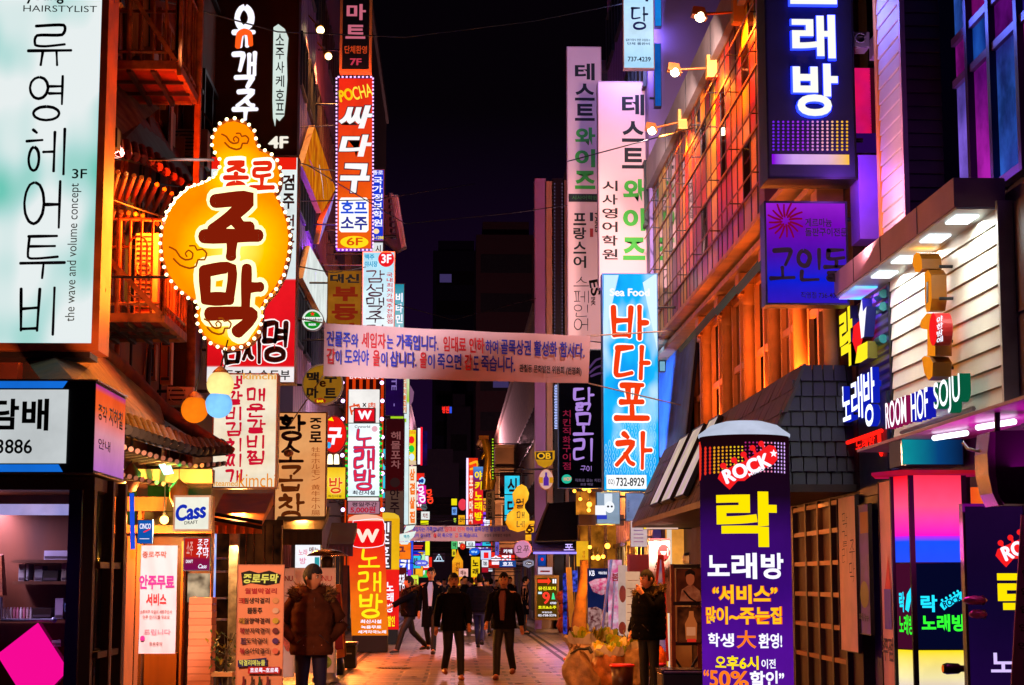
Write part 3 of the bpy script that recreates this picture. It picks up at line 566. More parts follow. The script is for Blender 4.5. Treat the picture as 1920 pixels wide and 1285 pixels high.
# ------------------------------------------------------------------ right: coloured glass building with classical first floor
t = thing('glass_building', 'corner building clad in red, orange and yellow glass panels over classical columns', 'building', (4.2, 28, 0)); GB = t
m = MB(); m.box((4.2, 18.4, 0), (11, 36.2, 10.6), D('3a1a12', .7, 0, .3)); m.build('wall', t)
cols = ['8a0a0a', 'a81408', 'b02a08', 'c04a06', 'd08404', 'c86404', '5a4a42', '900808', 'a81c06', 'd09404', '6a0408', 'b01c08', 'a03a3a']
rnd = random.Random(5); y = 22.6; zl = [6.2, 6.95, 7.75, 8.6, 9.15, 9.7]; i = 0; YV = []
while y < 36.1:
    wd = rnd.choice([.42, .52, .64]); y1 = min(y + wd, 36.2); ci = rnd.choice(cols)
    if i % 7 in (2, 3): ci = rnd.choice(['d89004', 'd09c08'])
    for k in range(5):
        c = ci if rnd.random() < .75 else rnd.choice(cols); mt = D(c, .35, .1, .45, 1.2, .1, None, .4)
        if rnd.random() < .2: mt = glass('180806')
        m = MB(); m.box((4.12, y + .032, zl[k] + .02), (4.196, y1 - .032, zl[k + 1] - .02), mt); m.build('glass_panel', t)
    y = y1; i += 1; YV.append(y)
m = MB()
for z in zl: m.box((4.1, 22.6, z - .018), (4.118, 36.2, z + .018), D('8a4a18', .5, .3, .3))
m.build('mullion', t); m = MB()
for yv in YV: m.box((4.112, yv - .03, 6.2), (4.119, yv + .03, 9.7), D('1a0804', .5, .3, .3))
m.build('vertical_mullion', t)
m = MB()
for z in zl[1:5]: m.tube([(3.93, 22.6, z + .02), (3.93, 36.2, z + .02)], .012, D('8a4a18', .5, .3, .3), 6)
for yy in range(23, 36, 2):
    for z in zl[1:5]: m.tube([(3.93, yy, z + .02), (4.1, yy, z + .02)], .01, DKM, 5)
m.build('guard_rail', t)
m = MB(); m.hexa([(4.0, 20, 9.72), (4.3, 20, 9.72), (4.3, 36.4, 9.72), (4.0, 36.4, 9.72), (4.0, 20, 10.3), (4.3, 20, 10.3), (4.3, 36.4, 10.3), (4.0, 36.4, 10.3)], D('9a8a88', .6, 0, .3, 2, .1)); m.build('gutter_beam', t)
for yy in range(24, 36, 3): m = MB(); m.box((3.992, yy, 9.71), (3.999, yy + .02, 10.31), DKM); m.build('beam_joint', t)
LED = D('d8a070', .6, 0, .25)
m = MB(); m.box((3.72, 18.4, 6.0), (4.199, 36.3, 6.07), LED); m.box((3.86, 18.4, 5.82), (4.199, 36.3, 5.9), LED); m.box((3.95, 18.4, 5.9), (4.199, 36.3, 6.0), BLK); m.build('cornice', t)
# columns and tall windows between them
for i, yy in enumerate((18.9, 20.6, 22.3, 24.2, 26.2, 28.3)):
    c = MB(); x = 4.06; ST = D('d8965c', .6, 0, .25, 3, .15)
    c.box((x - .12, yy - .12, 3.5), (x + .13, yy + .12, 3.75), ST); c.lathe((x, yy, 3.75), [(.11, 0), (.11, .05), (.085, .1), (.09, .8), (.082, 1.5), (.075, 1.62)], ST, 16); o = c.build('column', t)
    c = MB(); c.lathe((x, yy, 5.37), [(.08, 0), (.1, .05), (.09, .1), (.14, .28)], ST, 16); c.box((x - .16, yy - .16, 5.66), (x + .13, yy + .16, 5.8), ST)
    for s in (-1, 1):
        c.tube([(x - .11, yy + s * (.11 + .06 * math.cos(a)), 5.56 + .06 * math.sin(a)) for a in [q * .8 for q in range(8)]], .026, ST, 6)
    c.build('capital', o)
for i, (ya, yb) in enumerate(((19.15, 20.35), (20.85, 22.05), (22.55, 23.95), (24.45, 25.95), (26.45, 28.05), (28.5, 30.2))):
    f = MB(); FR = D('e8a070', .5, 0, .2)
    for z in (3.6, 4.6, 5.6): f.box((4.1, ya, z), (4.198, yb, z + .09), FR)
    for y_ in (ya, (ya + yb) / 2 - .04, yb - .09): f.box((4.09, y_, 3.6), (4.197, y_ + .09, 5.7), FR)
    o = f.build('window', t); g = MB(); g.quad((4.15, ya, 3.6), (4.15, yb, 3.6), (4.15, yb, 5.7), (4.15, ya, 5.7), glass('1a0a06') if i % 2 else E('5a2208', .5, .6, False)); g.build('pane', o)
# blue spear awnings between the capitals, ribbed shutter, corner pier
for i, yy in enumerate((19.7, 21.4, 23.2, 25.2, 27.2)):
    m = MB(); a, b, c_ = (3.95, yy - .85, 5.75), (3.95, yy + .75, 5.72), (3.55, yy + .85, 5.25); m.prism([a, b, c_], (.05, 0, -.05), D('1450a8', .5, 0, .2)); m.build('blue_pennant', t)
m = MB(); n = 44; m.hexa([(3.84, 29.8, 3.5), (3.9, 29.8, 3.5), (3.9, 36, 3.5), (3.84, 36, 3.5), (4.12, 29.8, 5.86), (4.18, 29.8, 5.86), (4.18, 36, 5.86), (4.12, 36, 5.86)], D('08134a', .5, .2, .4)); m.build('blue_awning', t); m = MB()
for k in range(n): yy = 29.85 + 6.1 * k / n; m.beam((3.83, yy, 3.5), (4.11, yy, 5.86), .03, .03, D('7aa0f0', .4, .2, .2))
m.build('awning_rib', t)
for yy in (20.4, 23.2, 27.2): lamp('ledge_lamp', 'AREA', (3.8, yy, 3.95), 60, 'ff7a28', t, .1, (4.05, yy, 6.0), sy=1.6)
lamp('blue_ledge_lamp', 'AREA', (3.4, 32.5, 3.2), 13, '3a70ff', t, .1, (4.0, 33.5, 5), sy=1.6)
m = MB(); m.box((3.95, 22.2, 6.1), (4.198, 22.58, 10.4), D('8a5ab0', .6, 0, .2)); m.build('corner_pier', t)
# floodlights on arms
for i, (px, py, wx, wy, lb) in enumerate(((1312, 27, 1386, 22, 'topmost floodlight on a copper arm under the gutter beam'), (1265, 131, 1336, 127, 'middle floodlight on a copper arm, its copper head turned to the wall'), (1222, 241, 1281, 226, 'lowest floodlight on a copper arm beside the pink sign'))):
    w_ = PX(wx, wy, 4.05); a = PY(px, py, w_.y); t2 = thing('floodlight', lb, 'floodlight', w_, 'floodlights on the glass building'); COP = D('d87a40', .35, .6, .2)
    m = MB(); m.tube([w_ + Vector((.06, 0, 0)), a], .02, COP, 6); m.build('arm', t2); m = MB(); m.box((w_.x - .1, w_.y - .1, w_.z - .18), (w_.x + .06, w_.y + .1, w_.z + .18), D('c89040', .5, .2, .2)); m.build('bracket', t2)
    m = MB(); m.hexa([a + Vector(q) for q in ((-.12, -.1, -.02), (.1, -.1, -.08), (.1, .1, -.08), (-.12, .1, -.02), (-.1, -.08, .1), (.06, -.08, .08), (.06, .08, .08), (-.1, .08, .1))], COP); m.build('head', t2)
    m = MB(); m.ball(a + Vector((.0, -.04, -.05)), .075, E('fff2c0', 14 if i != 1 else 7)); m.build('bulb', t2)
    lamp('flood_lamp', 'SPOT', a + Vector((.12, -.1, -.12)), 850, 'ff8426', t2, .06, (4.2, w_.y - .2, 8.3), 125)
    lamp('added_sign_fill', 'SPOT', a + Vector((-.12, .1, -.05)), 1500, 'ffe0d8', t2, .06, (2.7, 39, 7.5), 75)  # added spot aimed at the pink signs, not spill from the bulb

# ------------------------------------------------------------------ dark shingled awning block
t = thing('shingle_awning', 'dark shingled mansard awning below the classical columns', 'awning', (3.9, 24, 2.6)); SH = t
def shingle(h):
    m, n, o = _new('shingle'); b = n.nodes.new('ShaderNodeBsdfPrincipled'); n.links.new(b.outputs[0], o.inputs[0]); b.inputs['Roughness'].default_value = .6
    tt = noise_node(n, 5, 6, 'Object', (1, 1, .2)); r = n.nodes.new('ShaderNodeValToRGB'); a = hx(h)
    r.color_ramp.elements[0].color = tuple(q * .4 for q in a[:3]) + (1,); r.color_ramp.elements[1].color = a; n.links.new(tt.outputs[0], r.inputs[0]); n.links.new(r.outputs[0], b.inputs[0]); return m
SM = [shingle('241a22'), shingle('1b1319'), shingle('2c222a')]; SB = [shingle('46220f'), shingle('331a0d'), shingle('2c150a')]
m = MB(); m.hexa([(3.16, 18.62, 2.62), (4.25, 18.62, 2.62), (4.25, 31, 2.62), (3.16, 31, 2.62), (3.72, 18.62, 3.82), (4.25, 18.62, 3.82), (4.25, 31, 3.82), (3.72, 31, 3.82)], WOODD); m.build('frame', t)
m = MB()
for r in range(5):
    z0 = 2.6 + r * .25; s0 = r / 5; x0 = 3.12 + .56 * s0; x1 = 3.12 + .56 * (s0 + .2)
    y = 18.55 - (r % 2) * .1
    while y < 31:
        wd = .22 + .08 * random.random(); e = .012 + .012 * random.random()
        m.hexa([(x0 - e, y, z0), (x0 + .03, y, z0), (x0 + .03, y + wd - .012, z0), (x0 - e, y + wd - .012, z0), (x1, y, z0 + .27), (x1 + .03, y, z0 + .27), (x1 + .03, y + wd - .012, z0 + .27), (x1, y + wd - .012, z0 + .27)], random.choice(SB)); y += wd
m.build('side_shingles', t)
m = MB()
for r in range(8):
    z0 = 2.58 + r * .159; x = 3.12 + .56 * (r / 8) - .06 * (r % 2)
    while x < 4.3:
        wd = .1 + .05 * random.random(); xa = max(x, 3.12 + .56 * r / 8 + .02); xb = min(x + wd - .01, 4.25); e = .012 + .014 * random.random()
        if xb > xa + .02: m.hexa([(xa, 18.58 - e, z0), (xb, 18.58 - e, z0), (xb, 18.619, z0), (xa, 18.619, z0), (xa + .01, 18.6, z0 + .17), (xb, 18.6, z0 + .17), (xb, 18.619, z0 + .17), (xa + .01, 18.619, z0 + .17)], random.choice(SM))
        x += wd
m.build('front_shingles', t)
m = MB(); m.box((3.1, 18.5, 2.52), (4.26, 31.05, 2.6), WOODD); m.build('fascia', t)
lamp('added_awning_lamp', 'AREA', (3.6, 25, 2.5), 300, 'ff9440', t, .3, (3.5, 25, 0), sy=8)  # added lamp under the awning, no tube there, lights the paving
lamp('added_stall_spot', 'SPOT', (3.45, 28.9, 2.48), 230, 'ffd8c0', t, .08, (2.5, 34, 1.0), 70)  # added spot under the awning to brighten the standing banners
SP = Panel((3.2, 25, 3.0), (-1.2, 0, .56), (0, -1, 0))
for i, (x0, x1, y0, y1) in enumerate(((1246, 1259, 838, 936), (1269, 1284, 822, 929), (1297, 1311, 806, 920))):
    sign('panel_sign', ('farthest of the three upright cream panels on the shingled awning', 'middle of the three upright cream panels on the shingled awning', 'nearest of the three upright cream panels on the shingled awning')[i], 'sign', (x0, y0, x1, y1), SP, E('f0d8b0', .75, .3, True, 'd8b0c0'), th=.06, rim=.015, group='cream panels on the shingled awning')
# ================================================================== right: bar building with the lit canopy
class Cyl(Panel):
    """front of a round column: u runs round it"""
    def __init__(s, c, r): Panel.__init__(s, (c[0], c[1] - r, 0), (0, -1, 0), (1, 0, 0)); s.c = Vector(c); s.r = r
    def uv(s, x, y):
        u, v = Panel.uv(s, x, y); return s.r * math.asin(max(-1, min(1, u / s.r))), v
    def P(s, u, v, d=0): a = u / s.r; return Vector((s.c.x + (s.r + d) * math.sin(a), s.c.y - (s.r + d) * math.cos(a), v))
def wrap(mb, st=.05):
    """cut a flat lettering mesh (x = round the column, z up, y = lift) into narrow strips so that it can bend"""
    b = bmesh.new(); vs = [b.verts.new(v) for v in mb.v]
    for f, m in zip(mb.f, mb.m):
        try: q = b.faces.new([vs[i] for i in f]); q.material_index = m
        except ValueError: pass
    u = -1.2
    while u < 1.2: bmesh.ops.bisect_plane(b, geom=b.verts[:] + b.edges[:] + b.faces[:], plane_co=(u, 0, 0), plane_no=(1, 0, 0), dist=1e-5); u += st
    b.verts.index_update(); o = MB(); o.ms = mb.ms; o.v = [tuple(v.co) for v in b.verts]
    for f in b.faces: o.f.append([v.index for v in f.verts]); o.m.append(f.material_index); o.sm.append(False)
    b.free(); return o
class FlatCyl(Cyl):
    def P(s, u, v, d=0): return Vector((u, d, v))
W1 = E('f4f0ff', 1.1, 0, False); YEL = E('ffe000', 1.0, 0, False); ORG = E('ff7a18', 1.0, 0, False); REDL = E('f01c20', 1.0, 0, False); LIL = E('d8c0ff', 1.0, 0, False)
def guitar(x, y, k, red, white, star=True):
    q = lambda a, b: (x + a * k, y + b * k)
    it = [('p', [q(*p) for p in ((-46, 20), (-42, 8), (2, -12), (46, -42), (58, -40), (63, -30), (64, -16), (56, -6), (22, 8), (0, 26), (-12, 26), (-26, 42), (-34, 34))], red)]
    for a, b in ((-36, -4), (-18, -14), (-1, -24), (15, -36), (31, -44)): it += [('e', *q(a - 6, b - 5), *q(a + 5, b + 6), red), ('p', [q(a - 1, b + 2), q(a + 3, b), q(a + 8, b + 12), q(a + 3, b + 14)], red)]
    it += [('f', 'ROCK', *q(-38, -12), *q(50, 16), white, {'b': .05, 'r': 22})]
    if star: it += [('p', [q(54 + (8 if i % 2 == 0 else 3.5) * math.sin(i * math.pi / 5), -26 - (8 if i % 2 == 0 else 3.5) * math.cos(i * math.pi / 5)) for i in range(10)], white), ('f', 'MUSIC', *q(6, 6), *q(36, 12), white, {'b': .02, 'r': 24})]
    return it
cx, cY, rr = (1397 - 850) / 3343 * 18, 18.0, .452
t = thing('advertising_column', 'round purple karaoke advertising column with white domed top and yellow lettering', 'sign column', (cx, cY, 0))
m = MB(); m.lathe((cx, cY, 0), [(.5, 0), (.5, .12), (.46, .16)], DKM, 32); m.build('base', t)
zt = 1.6 + (1090 - 822) * 18 / 3343
pur = EG([(0, '5a1490'), (.3, '5a10a0'), (.5, '3c0a78'), (.68, '3a0a6a'), (.8, '1c0620'), (1, '1a0408')], .85, 2, 0, zt)
m = MB(); m.lathe((cx, cY, 0), [(rr, .16), (rr, 1), (rr, 2), (rr, zt)], pur, 48); m.build('cylinder', t)
m = MB(); m.lathe((cx, cY, 0), [(rr + .01, zt), (rr + .012, zt + .03), (.42, zt + .06), (.34, zt + .12), (.2, zt + .16), (.001, zt + .175)], E('c8d0e8', .8, .2), 32); m.build('dome', t)
fc = FlatCyl((cx, cY, 0), rr); fm = MB()
letters(fm, fc, [('dots', 1317, 838, 1392, 884, 12, 8, 1.9, [E('e83020', .9, 0, False), E('f0a020', .9, 0, False), E('f0c020', .9, 0, False)]), ('dots', 1398, 830, 1476, 884, 12, 9, 1.7, [E('c03080', .8, 0, False), E('ff90c0', .9, 0, False), E('e0b0ff', .9, 0, False)])]
        + guitar(1396, 876, 1.0, REDL, W1) + [
    ('f', '락', 1350, 922, 1456, 1026, YEL, {'b': .035}), ('f', '노래방', 1337, 1037, 1469, 1086, W1, {'b': .03}),
    ('f', '“서비스”', 1345, 1097, 1456, 1132, E('ffc21a', 1, 0, False), {'b': .035, 'out': E('ff5a10', .9, 0, False), 'ow': .02}), ('f', '많이~주는집', 1336, 1138, 1464, 1171, E('ffc21a', 1, 0, False), {'b': .03, 'out': E('ff5a10', .9, 0, False), 'ow': .02}),
    ('f', '학생', 1339, 1188, 1379, 1214, W1, {'b': .025}), ('f', '大', 1383, 1182, 1417, 1216, ORG, {'b': .02}), ('f', '환영!', 1421, 1188, 1465, 1216, W1, {'b': .025}),
    ('f', '오후6시', 1350, 1230, 1421, 1256, YEL, {'b': .03}), ('f', '이전', 1426, 1236, 1452, 1254, W1, {'b': .02}), ('l', [(1338, 1252), (1338, 1241), (1347, 1241)], LIL, 2), ('l', [(1455, 1241), (1463, 1241), (1463, 1252)], LIL, 2),
    ('f', '“50%', 1334, 1258, 1404, 1290, ORG, {'b': .03}), ('f', '할인”', 1406, 1258, 1468, 1290, W1, {'b': .03}), ('f', '노래방 입구', 1345, 1310, 1460, 1340, YEL, {'b': .03})], .004, .0012)
fm = wrap(fm); fm.v = [tuple(Cyl.P(Cyl((cx, cY, 0), rr), v[0], v[2], v[1])) for v in fm.v]; fm.build('lettering', t)
lamp('column_glow', 'POINT', (cx + .1, cY - .9, 1.6), 6, '8a30ff', t, .2)

# ---- the building
t = thing('karaoke_bar_building', 'bar building with white board siding under a lit canopy', 'building', (4.3, 15, 0)); BB = t
PW = D('4a1a50', .6, 0, .3, 2, .1)
m = MB(); m.box((4.3, 9, 0), (11, 18.3, 4.6), PW); m.build('wall', t)
m = MB()
for i in range(6):
    for k in range(5): m.box((4.27, 9.1 + i * .7, .1 + k * .88), (4.299, 9.77 + i * .7, .95 + k * .88), D('3c1644', .5, .1, .4, 4, .1))
m.build('wall_panels', t)
m = MB(); SB2 = D('e0d8c8', .45, 0, .12, 1.5, .1)
z = 2.93; k = 0
while z < 4.45:
    m.hexa([(4.2, 13.35, z), (4.29, 13.35, z), (4.29, 16.88, z + .02), (4.2, 16.88, z + .02), (4.215, 13.35, z + .148), (4.29, 13.35, z + .148), (4.29, 16.88, z + .168), (4.215, 16.88, z + .168)], SB2); z += .158
m.build('board_siding', t)
m = MB(); m.box((4.16, 13.30, 2.9), (4.3, 13.35, 4.5), D('d0c8b8', .5)); m.build('siding_trim', t); m = MB(); m.box((4.2, 16.9, 2.9), (4.3, 16.97, 4.5), DKM); m.build('siding_trim', t)
m = MB(); m.box((3.885, 13.5, 4.49), (4.29, 18.0, 4.72), D('b08a90', .55, 0, .2, 2)); m.build('canopy', t)
m = MB(); m.box((3.9, 13.5, 4.47), (4.29, 18.0, 4.487), D('d8e8e8', .35, .1, .15)); m.build('soffit', t)
m = MB()
for y in (14.6, 15.9, 17): m.box((3.879, y, 4.49), (3.884, y + .012, 4.72), DKM)
m.build('canopy_joint', t)
for px in (921 + 53, 921, 862, 821): y = 4.04 * 3343 / px; m = MB(); m.box((3.96, y - .16, 4.455), (4.14, y + .16, 4.469), E('f4fbff', 2.2)); m.build('downlight', t)
for y in (13.9, 15.2, 16.4): lamp('canopy_lamp', 'AREA', (4.05, y, 4.44), 34, 'e8f8f0', t, .16, (4.1, y, 0), sy=.8)
m = MB(); m.box((3.93, 17.15, 4.455), (4.15, 17.9, 4.469), E('b060ff', 1.6, .3, True, '40d0ff')); m.build('violet_downlight', t)
lamp('violet_lamp', 'AREA', (4.02, 17.4, 4.44), 9, '8a40ff', t, .15, (4.1, 17.5, 0), sy=.6)
# navy striped panel with letters
PR = plane_r(4.28)
m = MB(); m.box((4.2, 16.98, 2.4), (4.3, 18.28, 4.46), ribbed('2a1a6a', .09, 2)); m.build('striped_panel', t)
PL2 = plane_r(4.19)
YF, YS = E('f8e020', 1.1, 0, False), D('1a6a70', .4, .2, .1)
sg = thing('letter_sign', 'yellow channel letter beside a red guitar emblem on the striped panel', 'sign', (4.19, 17.7, 3.2))
m = MB(); letters(m, PL2, [('f', '락', 1590, 578, 1615, 690, YF, {'b': .04, 'ext': .08, 'side': D('2a2a50')})], .01); m.build('letter', sg)
m = MB(); m.prism([PL2.P(*PL2.uv(*q), .12) for q in ((1620, 640), (1622, 612), (1636, 600), (1641, 630), (1639, 640), (1630, 672))], (.1, 0, 0), REDL, D('7a1010')); m.build('guitar_body', sg)
m = MB(); m.prism([PL2.P(*PL2.uv(*q), .16) for q in ((1640, 590), (1646, 560), (1648, 585), (1655, 575), (1650, 632), (1645, 635))], (.1, 0, 0), W1, D('1a1a70')); m.build('hand_emblem', sg)
m = MB(); m.prism([PL2.P(*PL2.uv(*q), .14) for q in ((1629, 682), (1634, 650), (1653, 640), (1653, 672), (1640, 680))], (.1, 0, 0), YF, D('6a5a10')); m.build('yellow_emblem', sg)
for y0 in (556, 580, 640): m = MB(); a = PL2.P(*PL2.uv(1652, y0)); m.tube([a + Vector((-.02, .05, 0)), a + Vector((-.02, -.18, 0))], .045, YS, 10); m.build('canister', sg)
WB = E('eef2ff', 1.5, 0, True); BS = E('1020c0', .8, 0, True)
sg = thing('letter_sign', 'white three letter karaoke sign with blue glow below the yellow letter', 'sign', (4.19, 17.7, 2.8))
m = MB(); letters(m, PL2, [('f', '노', 1595, 722, 1613, 790, WB, {'b': .01, 'ext': .07, 'side': BS}), ('f', '래', 1614, 706, 1636, 788, WB, {'b': .01, 'ext': .07, 'side': BS}), ('f', '방', 1638, 691, 1659, 800, WB, {'b': .01, 'ext': .07, 'side': BS})], .03, 0); m.build('lettering', sg)
m = MB(); m.box((4.165, 16.99, 2.45), (4.199, 18.2, 3.42), D('0a0a2a', .4)); m.build('backing', sg)
sg = thing('neon_arrow', 'red neon arrow pointing down below the white karaoke letters', 'sign', (4.16, 17.6, 2.5))
m = MB(); P_ = lambda x, y, d=.05: PL2.P(*PL2.uv(x, y), d); RN = E('ff1a10', 1.6, 0, True)
m.tube([P_(1590, 833), P_(1662, 808)], .022, RN, 8); m.tube([P_(1658, 814), P_(1659, 842)], .018, RN, 8); m.prism([P_(1653, 838), P_(1666, 834), P_(1660, 856)], (.02, 0, 0), RN)
m.build('tube', sg); m = MB(); letters(m, PL2, [('f', '노래방', 1613, 822, 1650, 840, RN, {'b': .03})], .05); m.build('lettering', sg)
m = MB(); m.box((4.165, 17.02, 2.3), (4.199, 18.2, 2.44), BLK); m.build('backing', sg)
# big orange figure and the room bar letters
P4 = plane_r(4.04); OR_, OS_ = E('f08a18', .95, .15), D('a05a0c', .4, .1, .3)
sg = thing('channel_figure', 'tall orange channel letter figure with a red oval drum on the white siding', 'sign', (4.2, 14.9, 3.2))
def ext(mb, pn, pts, d, dep, mf, ms): mb.prism([pn.P(*pn.uv(*q), d) for q in pts], -pn.N * dep, mf, ms)
m = MB(); ext(m, P4, [(1721, 492), (1723, 480), (1729, 474), (1735, 476), (1739, 486), (1740, 504), (1735, 511), (1726, 510)], .05, .17, OR_, OS_); ext(m, P4, [(1733, 513), (1740, 506), (1746, 516), (1747, 560), (1744, 583), (1737, 586), (1734, 566)], .0, .13, OR_, OS_); ext(m, P4, [(1738, 530), (1741, 528), (1741, 566), (1738, 570)], .006, .005, D('3a1a04', .6), D('3a1a04', .6)); m.build('upper_stroke', sg)
m = MB(); ext(m, P4, [(1729, 610), (1732, 600), (1742, 588), (1750, 588), (1752, 604), (1758, 620), (1758, 668), (1743, 668), (1743, 618), (1732, 616)], .02, .14, OR_, OS_); m.build('middle_stroke', sg)
m = MB(); ext(m, P4, [(1737, 672), (1742, 668), (1752, 670), (1758, 680), (1757, 706), (1750, 714), (1742, 700)], .04, .16, OR_, OS_); m.build('lower_stroke', sg)
m = MB(); ec = P4.uv(1763, 618); eu = abs(P4.uv(1771, 618)[0] - ec[0]); ev = abs(P4.uv(1763, 587)[1] - ec[1])
m.prism([P4.P(ec[0] + eu * math.cos(a * math.pi / 12), ec[1] + ev * math.sin(a * math.pi / 12), .06) for a in range(24)], (.13, 0, 0), REDL, D('b01818', .4)); o = m.build('red_drum', sg)
m = MB(); letters(m, Panel((3.98, 20, 1.6), (-1, 0, 0), (0, -1, 0)), [('v', '야한밤에', 1757, 592, 1769, 644, W1, {'b': .03})], .004); m.build('lettering', o)
m = MB()
for y0 in (500, 560, 640, 690): a = P4.P(*P4.uv(1750, y0)); m.tube([a + Vector((.05, 0, 0)), a + Vector((.17, 0, 0))], .015, DKM, 6)
m.build('standoff', sg)
sg = thing('channel_letters', 'white room hof soju channel letters with blue and green sides', 'sign', (4.05, 15, 2.9)); PRH = plane_r(4.14)
m = MB(); letters(m, PRH, [('f', 'ROOM', 1684, 748, 1724, 799, E('fff4ff', 1.3, 0, True), {'b': .012, 'ext': .09, 'side': E('b01860', .5, 0, True)}), ('f', 'HOF', 1733, 731, 1766, 787, E('f4f4ff', 1.3, 0, True), {'b': .012, 'ext': .09, 'side': E('1a20d0', .6, 0, True)}),
    ('f', 'SOJU', 1777, 709, 1828, 776, E('f4f8ff', 1.3, 0, True), {'b': .012, 'ext': .09, 'side': E('108a60', .35, 0, True)})], .03, 0); m.build('lettering', sg)
m = MB(); m.tube([(4.13, 14.0, 2.96), (4.13, 16.3, 2.96)], .02, STEEL, 6); m.build('rail', sg)
# lower canopy with magenta soffit
sg = thing('entrance_canopy', 'low entrance canopy with a magenta lit soffit under the room bar letters', 'canopy', (4.0, 13.5, 2.8))
m = MB(); m.box((3.71, 10.6, 2.775), (4.299, 16.3, 2.80), D('c8a0b8', .4, .1, .2)); m.build('slab', sg)
for x0, y0, x1 in ((3.86, 14.2, 0), (3.92, 13.2, 0)): m = MB(); m.tube([(x0, y0, 2.74), (x0 + .12, y0 - .5, 2.74)], .022, E('e8f0ff', 3), 8); m.build('tube_light', sg)
lamp('tube_lamp', 'SPOT', (3.75, 14.4, 2.7), 700, 'ffb888', sg, .1, (.2, 24, .7), 30)
lamp('magenta_lamp', 'AREA', (4.0, 12.6, 2.3), 16, 'e010d0', sg, .5, (3.95, 12.8, 3.2), sy=2.2)
for nm, lb, x0, y0, x1, y1, Y, mt in (('painted_glow_block', 'teal block under the entrance canopy with tube light painted on its face', 1690, 818, 1806, 873, 14.75, EG([(0, '0a0a30'), (.45, '0a4a8a'), (1, '10a8b0')], .75, 0, .3, -.26)),):  # block lit by a tube; that light is put into a glowing gradient
    a = PY(x0, y1, Y); b = PY(x1, y0, Y); sg = thing(nm, lb, 'block', ((a.x + b.x) / 2, Y, a.z)); m = MB(); m.box((a.x, Y, a.z), (b.x, Y + .4, b.z), D('0a1a2a', .4)); m.build('casing', sg); m = MB(); m.quad((a.x + .01, Y - .004, a.z + .01), (b.x - .01, Y - .004, a.z + .01), (b.x - .01, Y - .004, b.z - .03), (a.x + .01, Y - .004, b.z - .03), mt); m.build('face', sg)
    m = MB(); m.box((a.x, Y - .03, b.z - .025), (a.x + .14, Y - .005, b.z), E('a0ffe0', 1.0)); m.build('pilot_lamp', sg)
# hexagonal lit pillar
sg = thing('lit_pillar', 'six sided lit pillar with pink, blue and yellow panes beside the purple door', 'pillar', (3.85, 14.4, 0))
hexp = [(3.66, 14.2), (4.085, 14.2), (4.18, 14.42), (4.08, 14.68), (3.66, 14.68), (3.565, 14.42)]
m = MB(); m.prism([(x + (.01 if x < 3.8 else -.01), y + .006 if y < 14.3 else y - .006, 0) for x, y in hexp], (0, 0, 2.44), D('0a0a12', .4)); m.build('core', sg)
m = MB()
for x, y in hexp: m.box((x - .02, y - .012, 0), (x + .02, y + .02, 2.44), BLK)
m.build('corner_bead', sg)
m = MB(); m.prism([(3.85 + (x - 3.87) * 1.5, 14.44 + (y - 14.44) * 1.8, 2.45) for x, y in hexp], (0, 0, .022), E('c01060', .6, .4, True, 'e01830')); m.build('cap', sg)  # thin awning slab; the red light on it is put into its glow
zz = lambda y: 1.6 + (1090 - y) * 14.2 / 3343
for (a, b), side in (((hexp[0], hexp[1]), 0), ((hexp[5], hexp[0]), 1)):
    av = Vector((a[0], a[1], 0)); bv = Vector((b[0], b[1], 0)); U = (bv - av).normalized(); pn = Panel((a[0], a[1], 0), Vector((0, 0, 1)).cross(U) * -1, U); L = (bv - av).length
    pn = Panel(av + bv * 0, U.cross(Vector((0, 0, 1))), U)
    for nm, y0, y1, mt in (('pink_pane', 892, 1006, EG([(0, 'ff10c0'), (.5, 'ff5080'), (1, 'ff3050') if not side else (1, 'ff1020')], 1.05, 2, zz(1006), zz(892))), ('blue_pane', 1006, 1055, EG([(0, '2850ff'), (.8, '1a50ff'), (1, 'c020ff')], 1.0, 2, zz(1055), zz(1006))), ('navy_pane', 1057, 1216, E('060a30', .6, 0) if not side else E('5a1238', .5, 0)), ('yellow_pane', 1218, 1420, EG([(0, 'a060ff'), (.55, 'fff0b0'), (1, 'ffe010')], 1.0, 2, zz(1330), zz(1218)))):
        m = MB(); m.quad(pn.P(.02, zz(y1), .003), pn.P(L - .02, zz(y1), .003), pn.P(L - .02, zz(y0), .003), pn.P(.02, zz(y0), .003), mt); m.build(nm, sg)
    CY, GR = E('20d8ff', 1.2, 0, False), E('30f030', 1.2, 0, False); m = MB()
    if not side: letters(m, pn, [('f', '락', 1726, 1116, 1757, 1148, CY, {'b': .03}), *guitar(1781, 1127, .42, CY, E('0a3a60', .5, 0, False), False), ('f', '노래방', 1726, 1152, 1809, 1184, GR, {'b': .035})], .006)
    else: letters(m, pn, [('f', '락', 1687, 1110, 1697, 1148, CY, {'b': .03}), ('p', [(1699, 1143), (1702, 1115), (1711, 1098), (1711, 1120), (1705, 1148)], CY), ('f', '노래방', 1688, 1153, 1714, 1190, GR, {'b': .02})], .006)
    m.build('lettering', sg)
lamp('pillar_glow', 'POINT', (3.75, 13.6, 1.9), 10, 'ff40c0', sg, .2)
a = PY(1768, 1254, 13.9); sg = thing('spot_lamp', 'dark round spot lamp poking out in front of the yellow pane', 'lamp', a); m = MB(); m.lathe(a, [(.001, -.0), (.035, 0), (.045, .03), (.04, .12), (.025, .14), (.025, .3)], D('2a0a20', .3), 16, 0); m.build('housing', sg); m = MB(); m.lathe(a, [(.001, -.004), (.028, -.004), (.03, -.001)], E('e05a10', .8), 16, 0); m.build('lens', sg)
